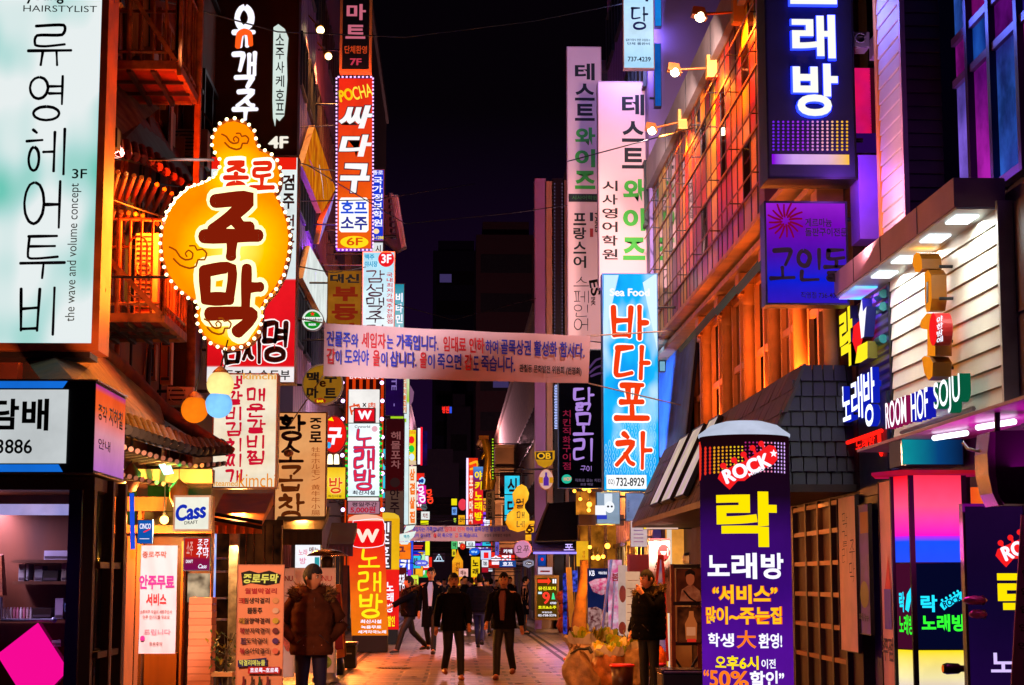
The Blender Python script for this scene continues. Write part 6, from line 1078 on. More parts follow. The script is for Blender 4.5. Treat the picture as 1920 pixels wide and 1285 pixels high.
sign('suite_sign', 'dark violet sign with pale sideways lettering under the banner', 'sign', (722, 640, 757, 780), 51, E('2a0a5a', .7, .3, True, '180628', 1), [('f', 'SUITE', 734, 680, 744, 732, E('8a70c0', .8, 0, False), {'r': -90}), ('r', 738, 757, 740, 762, E('8a70c0', .8, 0, False))], cab=D('181028'), wall=-3.62)
sign('seafood_bar_sign', 'dark maroon sign with faint brown letters beside the karaoke lightbox', 'sign', (722, 785, 758, 1000), 50, EG([(0, '5a4038'), (.36, '6a4a3e'), (.37, '48080c'), (1, '3a0a10')], .6, 2, 0, 3.2), [('v', '해물포차', 733, 808, 751, 880, E('9a5a5a', .7, 0, False)), ('e', 731, 896, 750, 914, E('3a2020', .5, 0, False)), ('v', '안주류', 731, 915, 749, 990, E('2a1418', .5, 0, False), {'b': .02})], cab=D('2a0a10'), wall=-3.62)
sign('white_column_sign', 'tall pale white sign edge with a lime green arm at its top', 'sign', (757, 700, 767, 985), 52, EG([(0, 'd8f0f4'), (.8, 'e0f0f0'), (.82, 'a8d820'), (1, 'e8f0d0')], .95, 2, 0, 4.4), [('r', 757, 785, 762, 792, E('a8d820', .9, 0, False))], wall=-3.62, rim=.008)
sign('lime_arm', 'lime green bar over the dark maroon sign', 'sign', (732, 779, 757, 786), 51.9, E('a8d820', .9), th=.1, rim=.006)
sign('dotted_sign', 'thin white sign with a column of orange marks beside the violet sign', 'sign', (753, 640, 763, 775), 51.5, E('f0e8d0', .9, .1), [('v', '산더미불고기', 754.5, 706, 761.5, 774, E('e86a1a', .9, 0, False), {'b': .03})], wall=-3.62, rim=.006)
p = PY(771, 738, 62); m = MB(); m.prism([PY(x, y, 62) for x, y in ((769, 722), (776, 735), (774, 752), (769, 760), (766, 742))], (0, .15, 0), E('a06a90', .6)); tag(m.build('lozenge_sign'), 'pink lozenge shaped sign hung against the dark sky side', 'sign')
sign('traffic_light_sign', 'yellow sign with a red, a green and a white disc like a traffic light', 'sign', (765, 806, 780, 872), 62, E('f0d818', 1, .1), [('f', '신호등', 766, 808, 779, 814, REDL), ('e', 766, 818, 777, 832, REDL), ('e', 766, 835, 777, 849, E('20c840', 1, 0, False)), ('e', 767, 851, 777, 864, E('d0e8f8', 1, 0, False)), ('r', 765, 864, 780, 872, E('e8c8a0', .9, 0, False))], cab=D('1a6a6a'), wall=-3.4, rim=.01)
sign('pork_sign', 'white sign with orange letters below the traffic light sign', 'sign', (765, 874, 781, 985), 62, E('f4e8d0', 1, .1), [('v', '삼겹살집', 768, 877, 778, 983, E('f07010', 1, 0, False), {'b': .05})], cab=D('1a6a6a'), wall=-3.4, rim=.01)
t = thing('neon_fin', 'vertical red and white neon fin beside the traffic light sign', 'sign', PY(788, 872, 68)); m = MB()
for x0, x1, y0, y1, c in ((783, 788, 803, 870, 'f0f0ff'), (788, 792, 801, 872, 'ff1a30')): a = PY(x0, y1, 68); b = PY(x1, y0, 68); m.box((a.x, 68, a.z), (b.x, 68.3, b.z), E(c, 1.2, .2))
m.build('tube', t); m = MB(); a = PY(792, 872, 68); b = PY(801, 808, 68); m.box((a.x, 68.1, a.z), (b.x, 68.3, b.z), E('30083a', .6, .6, True, '10106a', .8)); m.build('grid_panel', t)
sign('dvd_sign', 'magenta sign with white sideways letters', 'sign', (784, 910, 799, 945), 72, E('e01aa0', 1, .1), [('f', 'DVD', 785, 912, 796, 943, W1, {'r': -80, 'b': .05})], rim=.01, wall=-3.4)
t = thing('neon_word', 'red neon letters DVD reading downward next to the magenta sign', 'sign', PY(804, 945, 72)); m = MB(); letters(m, plane_y(72), [('f', 'DVD', 800, 918, 811, 945, E('ff3a20', 1.3, 0, False), {'r': -80, 'b': .05})]); m.build('lettering', t); m = MB(); a = PY(800, 945, 72); b = PY(811, 918, 72); m.box((a.x, 72.01, a.z), (b.x, 72.06, b.z), D('100410')); m.build('backing', t)
disc_sign('neon_loop', 'small round sign with a pale blue neon loop above the magenta sign', (791, 902), 6.5, 70, E('203a9a', .8), [('l', [(787, 899), (792, 896), (796, 900), (794, 907), (788, 906)], E('a0d8ff', 1.2, 0, False), 2)], D('101028'), -3.4)
disc_sign('grey_disc', 'grey round sign under the magenta sign', (795, 951), 6, 66, E('7a8a90', .7, .4, True, '3a4a50', 4), [('l', [(791, 950), (799, 952)], D('2a3a40'), 2)], DKM, -3.4)
# ------------------------------------------------------------------ hung banners
def street_banner(label, quad, Y, lines, ropes, mt):
    t = thing('street_banner', label, 'banner', PY((quad[0][0] + quad[1][0]) / 2, quad[2][1], Y)); m = MB(); n = 30; k = 6; vs = []; q = [Vector(a) for a in quad]
    for i in range(n + 1):
        for j in range(k + 1):
            s = i / n; r = j / k; a = q[0].lerp(q[1], s); b = q[3].lerp(q[2], s); p = a.lerp(b, r); p.y += 1.2 * math.sin(math.pi * s); w_ = PY(p.x, p.y, Y); w_.y += .03 * math.sin(s * 22 + r * 2) + .012; vs.append(w_)
    m.add(vs, [(i * (k + 1) + j, i * (k + 1) + j + 1, (i + 1) * (k + 1) + j + 1, (i + 1) * (k + 1) + j) for i in range(n) for j in range(k)], mt, True); m.build('cloth', t)
    l = MB(); letters(l, plane_y(Y - .025), lines, .0, .001); sl = (q[1].y - q[0].y) / (q[1].x - q[0].x); x0 = PY(q[0].x, 600, Y).x
    l.v = [(v[0], v[1], v[2] - sl * (v[0] - x0)) for v in l.v]; l.build('lettering', t)
    m = MB()
    for a, b in ropes: m.tube([a, b], .012, D('c8b8b0', .6), 5)
    m.build('rope', t); return t
BB_, RR_ = D('2030c8', .6, 0, 0), D('d01428', .6, 0, 0)
def words(rows, Yoff=0):
    o = []
    for y0, y1, ws in rows:
        for s, a, b, c in ws: sm = len(s) <= 2 and c == 'b' and s in ('와', '는', '하여', '이', '도'); o.append(('f', s, a, y0 + (3 if sm else 0), b, y1, {'b': BB_, 'r': RR_, 'k': DT}[c], {'b': .025}))
    return o
B1 = words([(620, 649, [('건물주', 612, 657, 'b'), ('와', 658, 672, 'b'), ('세입자', 678, 723, 'r'), ('는', 725, 737, 'b'), ('가족입니다.', 743, 822, 'b'), ('임대료 인하', 831, 908, 'r'), ('하여', 910, 934, 'b'), ('골목상권 활성화 합시다.', 939, 1096, 'b')]), (652, 682, [('갑', 612, 628, 'r'), ('이', 629, 640, 'b'), ('도와야', 646, 692, 'b'), ('을', 699, 712, 'r'), ('이', 714, 726, 'b'), ('삽니다.', 731, 781, 'b'), ('을', 787, 800, 'r'), ('이', 802, 815, 'b'), ('죽으면', 820, 865, 'b'), ('갑', 871, 885, 'r'), ('도', 887, 898, 'b'), ('죽습니다.', 902, 966, 'b')]), (666, 683, [('관철동 문화발전 위원회 (번영회)', 974, 1090, 'k')])])
Y = 30; CL = D('e0bcc8', .7, 0, .08, 2)
street_banner('large pink cloth banner with blue and red lettering strung across the street', ((608, 606), (1107, 630), (1103, 719), (606, 705)), Y, B1, [(PY(608, 606, Y), (-3.95, Y + .3, PY(608, 606, Y).z + .35)), (PY(606, 705, Y), PY(541, 800, 31.5)), (PY(1107, 630, Y), (4.1, Y + 1, PY(1107, 630, Y).z + .25)), (PY(1103, 719, Y), (4.1, Y + 1, PY(1103, 719, Y).z - .3))], CL)
B2 = [('f', '건물주와 세입자는 가족입니다.', 745, 988, 832, 997, BB_, {'b': .02}), ('f', '임대료 인하', 834, 988, 872, 997, RR_, {'b': .02}), ('f', '하여 골목상권 활성화 합시다.', 874, 988, 962, 997, BB_, {'b': .02}), ('f', '이 도와야 을이 삽니다.', 745, 1000, 808, 1008, BB_, {'b': .02}), ('f', '을', 813, 1000, 819, 1008, RR_, {'b': .02}), ('f', '이 죽으면', 821, 1000, 848, 1008, BB_, {'b': .02}), ('f', '갑', 853, 1000, 859, 1008, RR_, {'b': .02}), ('f', '도 죽습니다.', 861, 1000, 896, 1008, BB_, {'b': .02}), ('f', '관철동 문화발전 위원회', 908, 1001, 957, 1007, DT, {'b': .01})]
street_banner('second smaller dusty banner with the same words farther up the street', ((740, 985), (985, 985), (985, 1014), (740, 1014)), 62, B2, [(PY(740, 985, 62), (-3.4, 62.3, PY(740, 985, 62).z + .2)), (PY(985, 985, 62), (3.85, 62.3, PY(985, 985, 62).z + .2))], D('b08a92', .7, 0, .08))
for pts, lb in (([(1064, 303, 33), (1300, 240, 30), (1432, 190, 26)], 'black cable crossing the pink test academy signs to the glass building'), ([(205, 330, 21), (300, 345, 24), (545, 378, 32), (700, 375, 44), (890, 345, 60)], 'long sagging cable crossing from the gourd sign towards the dark sky'), ([(360, 178, 22), (400, 240, 22), (410, 245, 22)], 'stay wire from the upper balcony to the gourd sign top'), ([(545, 240, 40), (630, 235, 44)], 'short cable beside the pocha sign'), ([(545, 300, 33), (600, 318, 38), (634, 320, 44)], 'cable sagging from the pub board to the pocha sign'), ([(560, 500, 30), (625, 512, 40), (690, 500, 47)], 'thin cable in front of the ochre realty sign'), ([(205, 372, 19), (260, 392, 20), (345, 420, 21)], 'thin cable along the lower balcony'), ([(1250, 625, 33), (1180, 648, 33), (1105, 640, 36)], 'cable looping from the glass building to the pier sign'), ([(300, 0, 21), (520, 60, 27), (760, 70, 34), (1000, 40, 36), (1230, -5, 36)], 'thin black cable crossing the dark sky high over the street'), ([(560, 300, 40), (760, 420, 44), (960, 400, 50), (1064, 385, 41)], 'slack black cable strung below the high cable'), ([(700, 560, 47), (850, 600, 52), (1005, 560, 58)], 'slack cable between the beer bar sign and the pier sign'), ([(1000, 1000, 50), (1003, 1030, 50), (1000, 1100, 50)], 'black drop cable on the right row shops'), ([(690, 960, 44), (760, 985, 50), (860, 975, 62), (985, 968, 58)], 'low cable sagging above the second banner')):
    m = MB(); m.tube([PY(*p) for p in pts], .012, BLK, 5); tag(m.build('overhead_cable'), lb, 'cable')
# ------------------------------------------------------------------ right: blade signs
PNK = D('dcaaa8', .6, 0, .06, 1); GRN = D('2a9a1a', .6, 0, 0)
t1 = sign('test_sign', 'narrow pink test academy sign, taller and farther of the two', 'sign', (1064, 88, 1129, 655), 41, PNK, [('v', '테스트', 1078, 116, 1115, 230, INK, {'b': .03}), ('v', '와이즈', 1078, 236, 1116, 358, GRN, {'b': .04}), ('r', 1066, 364, 1128, 379, INK), ('f', '시사어학원', 1072, 367, 1120, 375, D('1a5a10')), ('v', '프랑스어', 1075, 398, 1099, 505, INK, {'b': .025}), ('w', '스페인어', 1076, 518, 1104, 622, INK, .07), ('r', 1106, 399, 1112, 415, D('1a1a2a')), ('r', 1106, 429, 1112, 445, D('a01818')), ('f', 'PARIS', 1115, 400, 1124, 436, D('2a1010'), {'r': -90}), ('f', 'ES', 1106, 525, 1124, 555, D('3a2010'), {'r': -80, 'b': .03}), ('f', 'INK', 1108, 558, 1116, 574, D('3a2010'), {'r': -90})], cab=D('c08a90', .5, 0, .1), th=.3, rim=.02, wall=4.05)
t1 = sign('test_sign', 'wide pink test academy sign standing above the blue seafood sign', 'sign', (1122, 153, 1219, 540), 37, PNK, [('v', '테스트', 1166, 172, 1208, 322, INK, {'b': .03, 'g': .11}), ('v', '와이즈', 1168, 330, 1210, 494, GRN, {'b': .045, 'g': .11}), ('v', '시사영어학원', 1129, 336, 1158, 490, INK, {'b': .02, 'g': .12})], cab=D('b0808a', .5, 0, .1), th=.35, rim=.02, wall=4.1)
SEA = EG([(0, '30b8f0'), (.25, '20b0f0'), (.5, '18a8f8'), (.85, '30b8f8'), (1, '50c8f8')], 1.0, 2, 0, 3.9)
def sea():
    m, n, o = _new('lit_sea'); e = n.nodes.new('ShaderNodeEmission'); n.links.new(e.outputs[0], o.inputs[0]); t = noise_node(n, .9, 2.5, 'Object', (1.6, 1, .8)); r = n.nodes.new('ShaderNodeValToRGB'); el = r.color_ramp.elements
    el[0].position = .32; el[0].color = hx('0a8ae8'); el[1].position = .68; el[1].color = hx('dff4ff'); q = el.new(.5); q.color = hx('18b4f8'); n.links.new(t.outputs[0], r.inputs[0]); n.links.new(r.outputs[0], e.inputs[0]); return m
LB = E('8ad8f8', 1, 0, False); si = [('p', [(1205, 530), (1232, 512), (1233, 660)], E('d8f4ff', 1, 0, False)), ('p', [(1132, 516), (1160, 516), (1150, 560), (1132, 640)], E('c8ecff', 1, 0, False))]
for i in range(14):
    for j in range(9 if i > 6 else 4 + i // 2):
        x = 1136 + i * 7; y = 888 - j * 16 - (8 if i % 2 else 0); si.append(('l', [(x - 2.4, y), (x, y - 7), (x + 2.4, y), (x, y + 7), (x - 2.4, y)], LB, .9))
RS = E('ee3c10', 1, 0, False); OW = {'out': E('ffffff', 1.1, 0, False), 'ow': .09, 'wob': 3, 't': .25}
def rows(items, step=.0004): return items
sf = sign('seafood_sign', 'tall sky blue seafood bar sign with big red brush letters outlined in white', 'sign', (1130, 513, 1235, 921), 32, sea(), (), cab=D('1a5aa8', .4), th=.35, rim=.015, wall=4.05, rear=(130, '60a0ff'))
m = MB(); pn = plane_y(32); letters(m, pn, si, .004, .00005); m.build('wave_print', sf); m = MB()
letters(m, pn, [('f', 'Sea Food', 1143, 541, 1218, 556, W1, {'b': .04}), ('b', '바', 1144, 575, 1218, 636, RS, .17, OW), ('b', '다', 1150, 650, 1220, 710, RS, .17, OW), ('b', '포', 1150, 722, 1220, 790, RS, .16, OW), ('b', '차', 1150, 812, 1224, 878, RS, .15, OW), ('r', 1137, 891, 1212, 917, E('f8f8fa', 1.05, 0, False)), ('f', '02)', 1140, 899, 1152, 911, D('1a1a3a'), {'b': .0}), ('f', '732-8929', 1155, 896, 1208, 912, D('1a1a3a'), {'b': .02})], .012); m.build('lettering', sf)
sign('blue_lightbox', 'pale blue lightbox with one navy letter at the top of the street', 'sign', (1168, -110, 1226, 129), 35.7, EG([(0, 'a8dcff'), (.3, 'c8e8ff'), (.6, 'b0dcff'), (1, '60b8f8')], 1.0, 2, 0, 2.55), [('f', '식', 1182, -70, 1215, 3, D('10188a'), {'b': .02}), ('b', '당', 1182, 14, 1216, 55, D('10188a', .5, 0, 0), .1), ('f', '일본가정식 전문 모임장소', 1173, 73, 1219, 78, D('3a6ab0')), ('f', '단체 룸완비', 1176, 80, 1218, 85, D('3a6ab0')), ('f', '737-4239', 1177, 107, 1220, 116, D('1a3a9a'), {'b': .02})], cab=D('d8a090', .4), wall=4.05, rim=.015, rear=(150, 'a0a0ff'))
sign('blue_strip', 'slim blue strip sign right of the pale blue lightbox', 'sign', (1227, -60, 1240, 50), 36.0, E('1a8af0', .8, .3), wall=4.05, rim=.01); sign('blue_strip', 'lower slim blue strip sign behind the wide pink sign', 'sign', (1227, 82, 1240, 200), 36.0, E('1a6ad8', .6, .3), wall=4.05, rim=.01)
sign('dark_plate', 'small slate blue plate beside the blue ribbed shutter', 'sign', (1236, 677, 1248, 697), 34, E('8ac8e8', .7, .1), wall=4.2, rim=.01)
t = thing('pier_sign', 'tall lilac and cream pier sign with a black dotted strip', 'pier sign', PY(1035, 1090, 58)); pn = plane_y(58)
for x0, x1, y0, mt, nm in ((1004, 1024, 335, D('c090d8', .6, 0, .1, 1), 'lilac_face'), (1024, 1037, 340, D('d8b090', .6, 0, .1), 'cream_face'), (1037, 1058, 335, D('100a14', .5, 0, .2), 'dark_strip'), (1058, 1064, 338, D('9a7a70', .6, 0, .1), 'edge')):
    a = PY(x0, 1090, 58); b = PY(x1, y0, 58); m = MB(); m.box((a.x, 58, 0 if 0 else a.z - 1.6), (b.x, 58.6, b.z), mt); m.build(nm, t)
m = MB(); letters(m, pn, [('dots', 1040, 345, 1054, 800, 2, 72, 1.3, [E('6a5a80', .6, 0, False)])]); m.build('dot_lights', t)
m = MB(); letters(m, pn, [('r', 1039 + (0 if k % 2 else 1), 722 + k * 3, 1045, 723.6 + k * 3, E('b0c0ff', 1.2, 0, False)) for k in range(28)]); m.build('led_strip', t)
sign('chicken_sign', 'black chicken restaurant sign with lilac brush letters and a pink side column', 'sign', (1046, 655, 1131, 916), 39, D('020104', .9, 0, 0, 3, 0, None, .03), [('w', '닭모리', 1076, 725, 1112, 868, E('b088e0', .9, 0, False), .13), ('b', '구이', 1088, 874, 1110, 884, E('b088e0', .9, 0, False), .1), ('v', '치킨직화구이점', 1055, 768, 1070, 882, E('8a1a3a', .8, 0, False), {'b': .01}), ('e', 1053, 890, 1072, 907, E('20b898', .9, 0, False)), ('f', 'HOF', 1057, 895, 1071, 902, E('f0a080', .9, 0, False), {'b': .03}), ('f', '직화로 굽는 치킨', 1078, 898, 1126, 904, E('6a5a7a', .6, 0, False)), ('f', '포장 배달', 1088, 906, 1112, 911, E('6a5a7a', .6, 0, False)), ('l', [(1105, 690), (1117, 676), (1128, 672)], E('5a3a70', .6, 0, False), 4), ('l', [(1105, 700), (1117, 690), (1128, 686)], E('5a3a70', .6, 0, False), 4), ('l', [(1108, 706), (1118, 702), (1126, 700)], E('5a3a70', .6, 0, False), 4)], cab=D('14101c', .4), wall=4.05)
t = thing('shield_sign', 'yellow shield shaped beer sign with black letters', 'sign', PY(1022, 878, 50)); m = MB(); sp_ = [(1002, 847), (1040, 845), (1040, 860), (1034, 872), (1021, 878), (1009, 872), (1003, 860)]; m.prism([PY(x, y, 50.01) for x, y in sp_], (0, .15, 0), D('8a6010')); m.build('plate', t); m = MB(); m.add([PY(x, y, 50) for x, y in sp_], [tuple(reversed(range(7)))], E('d8981a', .75, .2)); m.build('face', t); m = MB(); letters(m, plane_y(50), [('r', 1005, 848, 1036, 862, INK), ('f', 'OB', 1007, 849, 1033, 861, E('f0b020', .9, 0, False), {'b': .03})]); m.build('lettering', t); m = MB(); m.tube([PY(1038, 860, 50.1), (3.85, 50.1, PY(1038, 860, 50).z)], .03, DKM, 6); m.build('bracket', t)
disc_sign('oval_sign', 'oval pink beer sign with a small violet bottle below the yellow shield', (1024, 899), 14, 48, E('e8b0a0', .8, .1), [('p', [(1022, 886), (1026, 886), (1026, 893), (1029, 897), (1029, 911), (1019, 911), (1019, 897), (1022, 893)], E('5a2aa0', .8, 0, False)), ('r', 1011, 895, 1018, 906, E('d8901a', .8, 0, False)), ('r', 1030, 895, 1037, 906, E('d8901a', .8, 0, False))], D('c88a70', .4), 3.85, ry=19.5)
OG = [(969, 913), (978, 908), (987, 913), (992, 925), (990, 937), (984, 946), (984, 953), (992, 965), (993, 982), (986, 994), (971, 998), (955, 993), (948, 980), (951, 965), (963, 954), (965, 946), (962, 937), (961, 925)]
t = thing('small_gourd_sign', 'small orange gourd shaped lantern sign hanging over the street', 'sign', PY(971, 998, 50)); m = MB(); m.prism([PY(x, y, 50.01) for x, y in OG], (0, .2, 0), D('b86a10')); m.build('cabinet', t); m = MB(); m.add([PY(x, y, 50) for x, y in OG], [tuple(reversed(range(len(OG))))], E('ff9a10', 1.1, .2, True, 'ffc838', 2)); m.build('face', t); m = MB(); letters(m, plane_y(50), [('b', '월', 967, 936, 983, 953, BRK, .13), ('b', '매', 968, 960, 984, 972, BRK, .13), ('b', '네', 968, 977, 984, 989, BRK, .13)]); m.build('lettering', t); m = MB(); m.tube([PY(978, 908, 50.1), PY(978, 880, 50.1), (3.85, 50.1, PY(978, 880, 50).z)], .025, DKM, 6); m.build('bracket', t); lamp('added_banner_lamp', 'SPOT', PY(978, 880, 50.6), 5000, 'ffd8d0', t, .1, (-.6, 62, 3.2), 20)  # the spot on the bracket is added to brighten the second banner
disc_sign('pink_disc_sign', 'round pink sign with black brush letters hanging over the right shops', (980, 1030), 17, 52, E('e090b8', .8, .1), [('b', '요쭈', 967, 1024, 993, 1037, INK, .1)], D('a05a80'), 3.85)
t = thing('hexagon_sign', 'grey hexagonal beer sign below the round pink sign', 'sign', PY(991, 1065, 52)); hp = [(981, 1053), (991, 1049), (1001, 1052), (1001, 1060), (991, 1065), (981, 1061)]; m = MB(); m.prism([PY(x, y, 52.01) for x, y in hp], (0, .12, 0), DKM); m.build('plate', t); m = MB(); m.add([PY(x, y, 52) for x, y in hp], [tuple(reversed(range(6)))], E('9a98b0', .7)); m.build('face', t); m = MB(); letters(m, plane_y(52), [('e', 985, 1053, 998, 1060, D('1a1a2a')), ('f', 'Cass', 987, 1055, 996, 1058, W1)]); m.build('lettering', t)
# ------------------------------------------------------------------ signs at the far end, right and centre
GD = D('c89020', .35, .5, .2)
sign('neon_tower_sign', 'tall red and orange neon sign edged with white and violet light', 'sign', (873, 858, 897, 985), 84, E('f04a14', 1, .5, True, 'ff1a10', 1), [('r', 873, 859, 878, 985, E('e8d8ff', 1.2, 0, False)), ('l', [(881, 870), (894, 866), (895, 876), (882, 880)], E('ffb020', 1, 0, False), 4), ('v', '포장마차', 880, 890, 887, 984, E('ffe0d0', 1, 0, False), {'b': .04})], cab=D('5a30b0'), rim=.03, wall=3.3)
sign('red_letter_sign', 'blue topped sign with yellow and red letters in front of the neon tower sign', 'sign', (887, 875, 906, 983), 80, EG([(0, 'e81820'), (.55, 'e02028'), (.75, '7a1a50'), (.85, '2a4ab0'), (1, '60a0e0')], .95, 2, 0, 2.6), [('v', '야키노래방', 890, 882, 904, 978, YEL, {'b': .04})], cab=D('e0c8c8'), rim=.012, wall=3.3)
t = thing('gold_hand', 'golden chopstick holding hand sculpture on a stone coloured sign', 'sculpture', PY(916, 920, 78)); gp = lambda x, y, d=0: PY(x, y, 78 + d)
m = MB(); m.tube([gp(912, 919), gp(913, 890), gp(916, 860), gp(913, 838), gp(908, 825)], [.22, .2, .16, .2, .16], GD, 10); m.tube([gp(920, 918), gp(922, 900), gp(917, 880)], [.14, .2, .15], GD, 10); m.build('arm', t)
for k, (x, y) in enumerate(((896, 838), (901, 841), (907, 844), (912, 848))): m = MB(); m.tube([gp(x + 4, y - 12 + k), gp(x, y - 4), gp(x + 1, y + 4)], [.09, .085, .06], D('e0a8a0', .4, .2), 8); m.build('finger', t)
m = MB(); m.tube([gp(912, 850), gp(906, 855), gp(903, 862)], [.11, .09, .05], GD, 8); m.build('thumb', t)
m = MB(); m.box(tuple(gp(898, 832, -.0)), tuple(gp(916, 818, .3)), GD); m.build('cap', t)
lamp('gold_light', 'POINT', gp(905, 880, -2), 50, 'ffc060', t, .1)
sign('stone_sign', 'beige stone coloured sign below the golden hand', 'sign', (911, 919, 928, 975), 78, D('a08878', .7, 0, .3), [('v', '대장군집', 914, 923, 922, 972, INK, {'b': .03})], wall=3.3, rim=.01)
sign('bead_sign', 'thin black sign with lime and white lights beside the golden hand', 'sign', (921, 820, 927, 900), 74, D('0a0814'), [('dots', 924, 824, 924, 897, 1, 14, 1.6, [E('a8d820', 1, 0, False)])], rim=.006, wall=3.3)
far = [((846, 935, 857, 948), 120, 'f0e010', 'yellow square sign on a pole against the violet tower', ''), ((847, 951, 857, 966), 119, '6aa0f0', 'small pale blue sign below the yellow square sign', '방'), ((849, 968, 857, 984), 118, '1a1a20', 'small black sign with lime letters below the pale blue sign', '맥주'), ((859, 966, 872, 984), 110, 'f0a818', 'amber sign left of the tall neon sign', '고기'), ((789, 959, 806, 975), 70, 'e8ece8', 'white sign with red marks under the grey disc', '치킨'), ((788, 976, 804, 984), 71, 'f0f010', 'flat yellow sign just above the second banner', ''),
       ((762, 1018, 797, 1033), 90, '3a0a20', 'dark sign with red lines under the second banner', '——'), ((797, 1013, 806, 1042), 96, 'f0f020', 'upright yellow strip right of the dark sign', ''), ((786, 1040, 797, 1056), 98, 'b8f0b0', 'pale green sign below the yellow strip', ''), ((846, 1014, 858, 1030), 100, '50c070', 'green pharmacy sign under the second banner', '약'), ((847, 1030, 855, 1044), 101, 'e8d020', 'yellow sign below the green pharmacy sign', '술'), ((858, 1014, 872, 1026), 98, 'f8f4e0', 'white sign with a rainbow mark beside the pharmacy sign', '빛'), ((874, 1014, 891, 1028), 97, 'e8f8ff', 'white and blue clinic sign under the second banner', '치과'),
       ((901, 1032, 921, 1050), 88, 'c8d8ff', 'pale blue framed window sign with a red panel', ''), ((903, 1050, 916, 1064), 86, 'f0f0f8', 'white sign with dark numbers over a red base', '7080'), ((903, 1064, 916, 1074), 86, 'd01a30', 'red base sign under the white number sign', ''), ((758, 1030, 766, 1050), 84, '1a1a8a', 'blue sign beside the yellow karaoke pillar', ''), ((764, 1068, 772, 1094), 70, 'a030d0', 'violet lit board low at the left shops', ''), ((770, 1078, 785, 1110), 66, 'd0f040', 'lime green lit board behind the walking pair', '맥주'), ((744, 1064, 762, 1120), 64, '6a1a18', 'maroon poster board behind the child', '주점'), ((860, 1066, 878, 1082), 92, 'f0b0a8', 'pink menu board behind the far crowd', '메뉴'), ((938, 1027, 966, 1041), 74, '7a1a28', 'maroon shop fascia sign on the right row', '카페'), ((936, 1051, 968, 1064), 72, '2a5ab0', 'blue shop fascia sign below the maroon fascia', '호프'), ((928, 1016, 936, 1042), 80, '6a5ac0', 'small violet blade sign on the right row', '바'), ((880, 1028, 890, 1042), 93, 'f0c8e0', 'pink sign above the yellow karaoke banner', '꽃')]
for rc, Y, h, lb, tx in far:
    dk = h in ('1a1a20', '3a0a20', '6a1a18', '7a1a28', '1a1a8a', '2a5ab0', 'd01a30'); x0, y0, x1, y1 = rc; dx = (x1 - x0) * .2; dy = (y1 - y0) * .22
    it = [('f', tx, x0 + dx, y0 + dy, x1 - dx, y1 - dy, E('ff4030', 1.1, 0, False) if h in ('3a0a20',) else E('c8f040', 1, 0, False) if h == '1a1a20' else W1 if dk else D('c01830' if h in ('e8ece8', 'd0f040', 'f0b0a8') else '1a2a5a', .5, 0, 0), {'b': .03})] if tx and tx != '——' else ([('r', x0 + 4, y0 + 5, x1 - 4, y0 + 7, E('ff4030', 1, 0, False)), ('r', x0 + 5, y0 + 9, x1 - 6, y0 + 11, E('ff4030', 1, 0, False))] if tx else ([('r', x0 + 6, y0 + 4, x1 - 5, y1 - 3, REDL)] if h == 'c8d8ff' else ()))
    sign('shop_sign', lb, 'sign', rc, Y, E(h, 1.0 if not dk else .6, .15), it, th=.15, rim=.012, wall=(-3.0 if x0 < 850 else 3.3))
for rc, Y, h, lb, tx, tc_ in (((767, 1035, 791, 1054), 92, '1a20c0', 'blue oval sign with a red middle and white dots', '노래', 'ff3020'), ((777, 1050, 803, 1062), 88, '6a70f0', 'pale violet oval cloud sign with white letters', '술집', 'ffffff'), ((879, 1028, 900, 1042), 90, '1060e0', 'bright blue oval sign over the yellow karaoke banner', '만남', 'c0f0ff'), ((862, 1019, 873, 1031), 96, 'e83018', 'red and yellow round sign under the second banner', '불', 'ffd020'), ((859, 935, 876, 958), 100, 'f03a50', 'pink red balloon shaped sign beside the neon tower sign', '', 'ffffff')):
    cx_, cy_ = (rc[0] + rc[2]) / 2, (rc[1] + rc[3]) / 2
    disc_sign('oval_neon_sign', lb, (cx_, cy_), (rc[2] - rc[0]) / 2, Y, E(h, .95, .2), ([('e', rc[0] + 4, rc[1] + 5, rc[2] - 4, rc[3] - 5, E('e01a20', .9, 0, False))] if 'middle' in lb else []) + ([('f', tx, rc[0] + 5, rc[1] + 5, rc[2] - 5, rc[3] - 5, E(tc_, 1.1, 0, False), {'b': .03})] if tx else []), DKM, -3.0 if cx_ < 850 else 3.3, ry=(rc[3] - rc[1]) / 2)
p = PY(823, 1044, 150); t = thing('church_sign', 'pale neon pyramid emblem on the violet tower', 'sign', p); m = MB(); letters(m, plane_y(150), [('l', [(814, 1052), (832, 1052)], E('c8e8ff', 1.1, 0, False), 1.6), ('l', [(817, 1050), (823, 1040), (829, 1050)], E('c8e8ff', 1.1, 0, False), 1.6), ('l', [(823, 1040), (823, 1050)], E('c8e8ff', 1.1, 0, False), 1.2)]); m.build('tube', t); m = MB(); m.box((p.x - .5, 150.02, p.z - .5), (p.x + .5, 150.1, p.z + .3), D('1a1030')); m.build('backing', t)
p = PY(832, 768, 184); t = thing('rooftop_sign', 'small red lettered sign high on the slim violet tower', 'sign', p); m = MB(); letters(m, plane_y(184.8), [('f', '병원', 829, 762, 842, 775, E('ff2a20', 1.2, 0, False), {'b': .03}), ('r', 843, 763, 847, 775, E('3050e0', 1, 0, False))]); m.build('lettering', t); a = PY(828, 776, 184.9); b = PY(848, 761, 184.9); m = MB(); m.box((a.x, 184.82, a.z), (b.x, 184.95, b.z), D('1a0a18')); m.build('backing', t)
t = thing('wing_sign', 'white leaf shaped shop sign under the left end of the second banner', 'sign', PY(755, 1018, 58)); m = MB(); WL = E('e8f4ec', .95, .2)
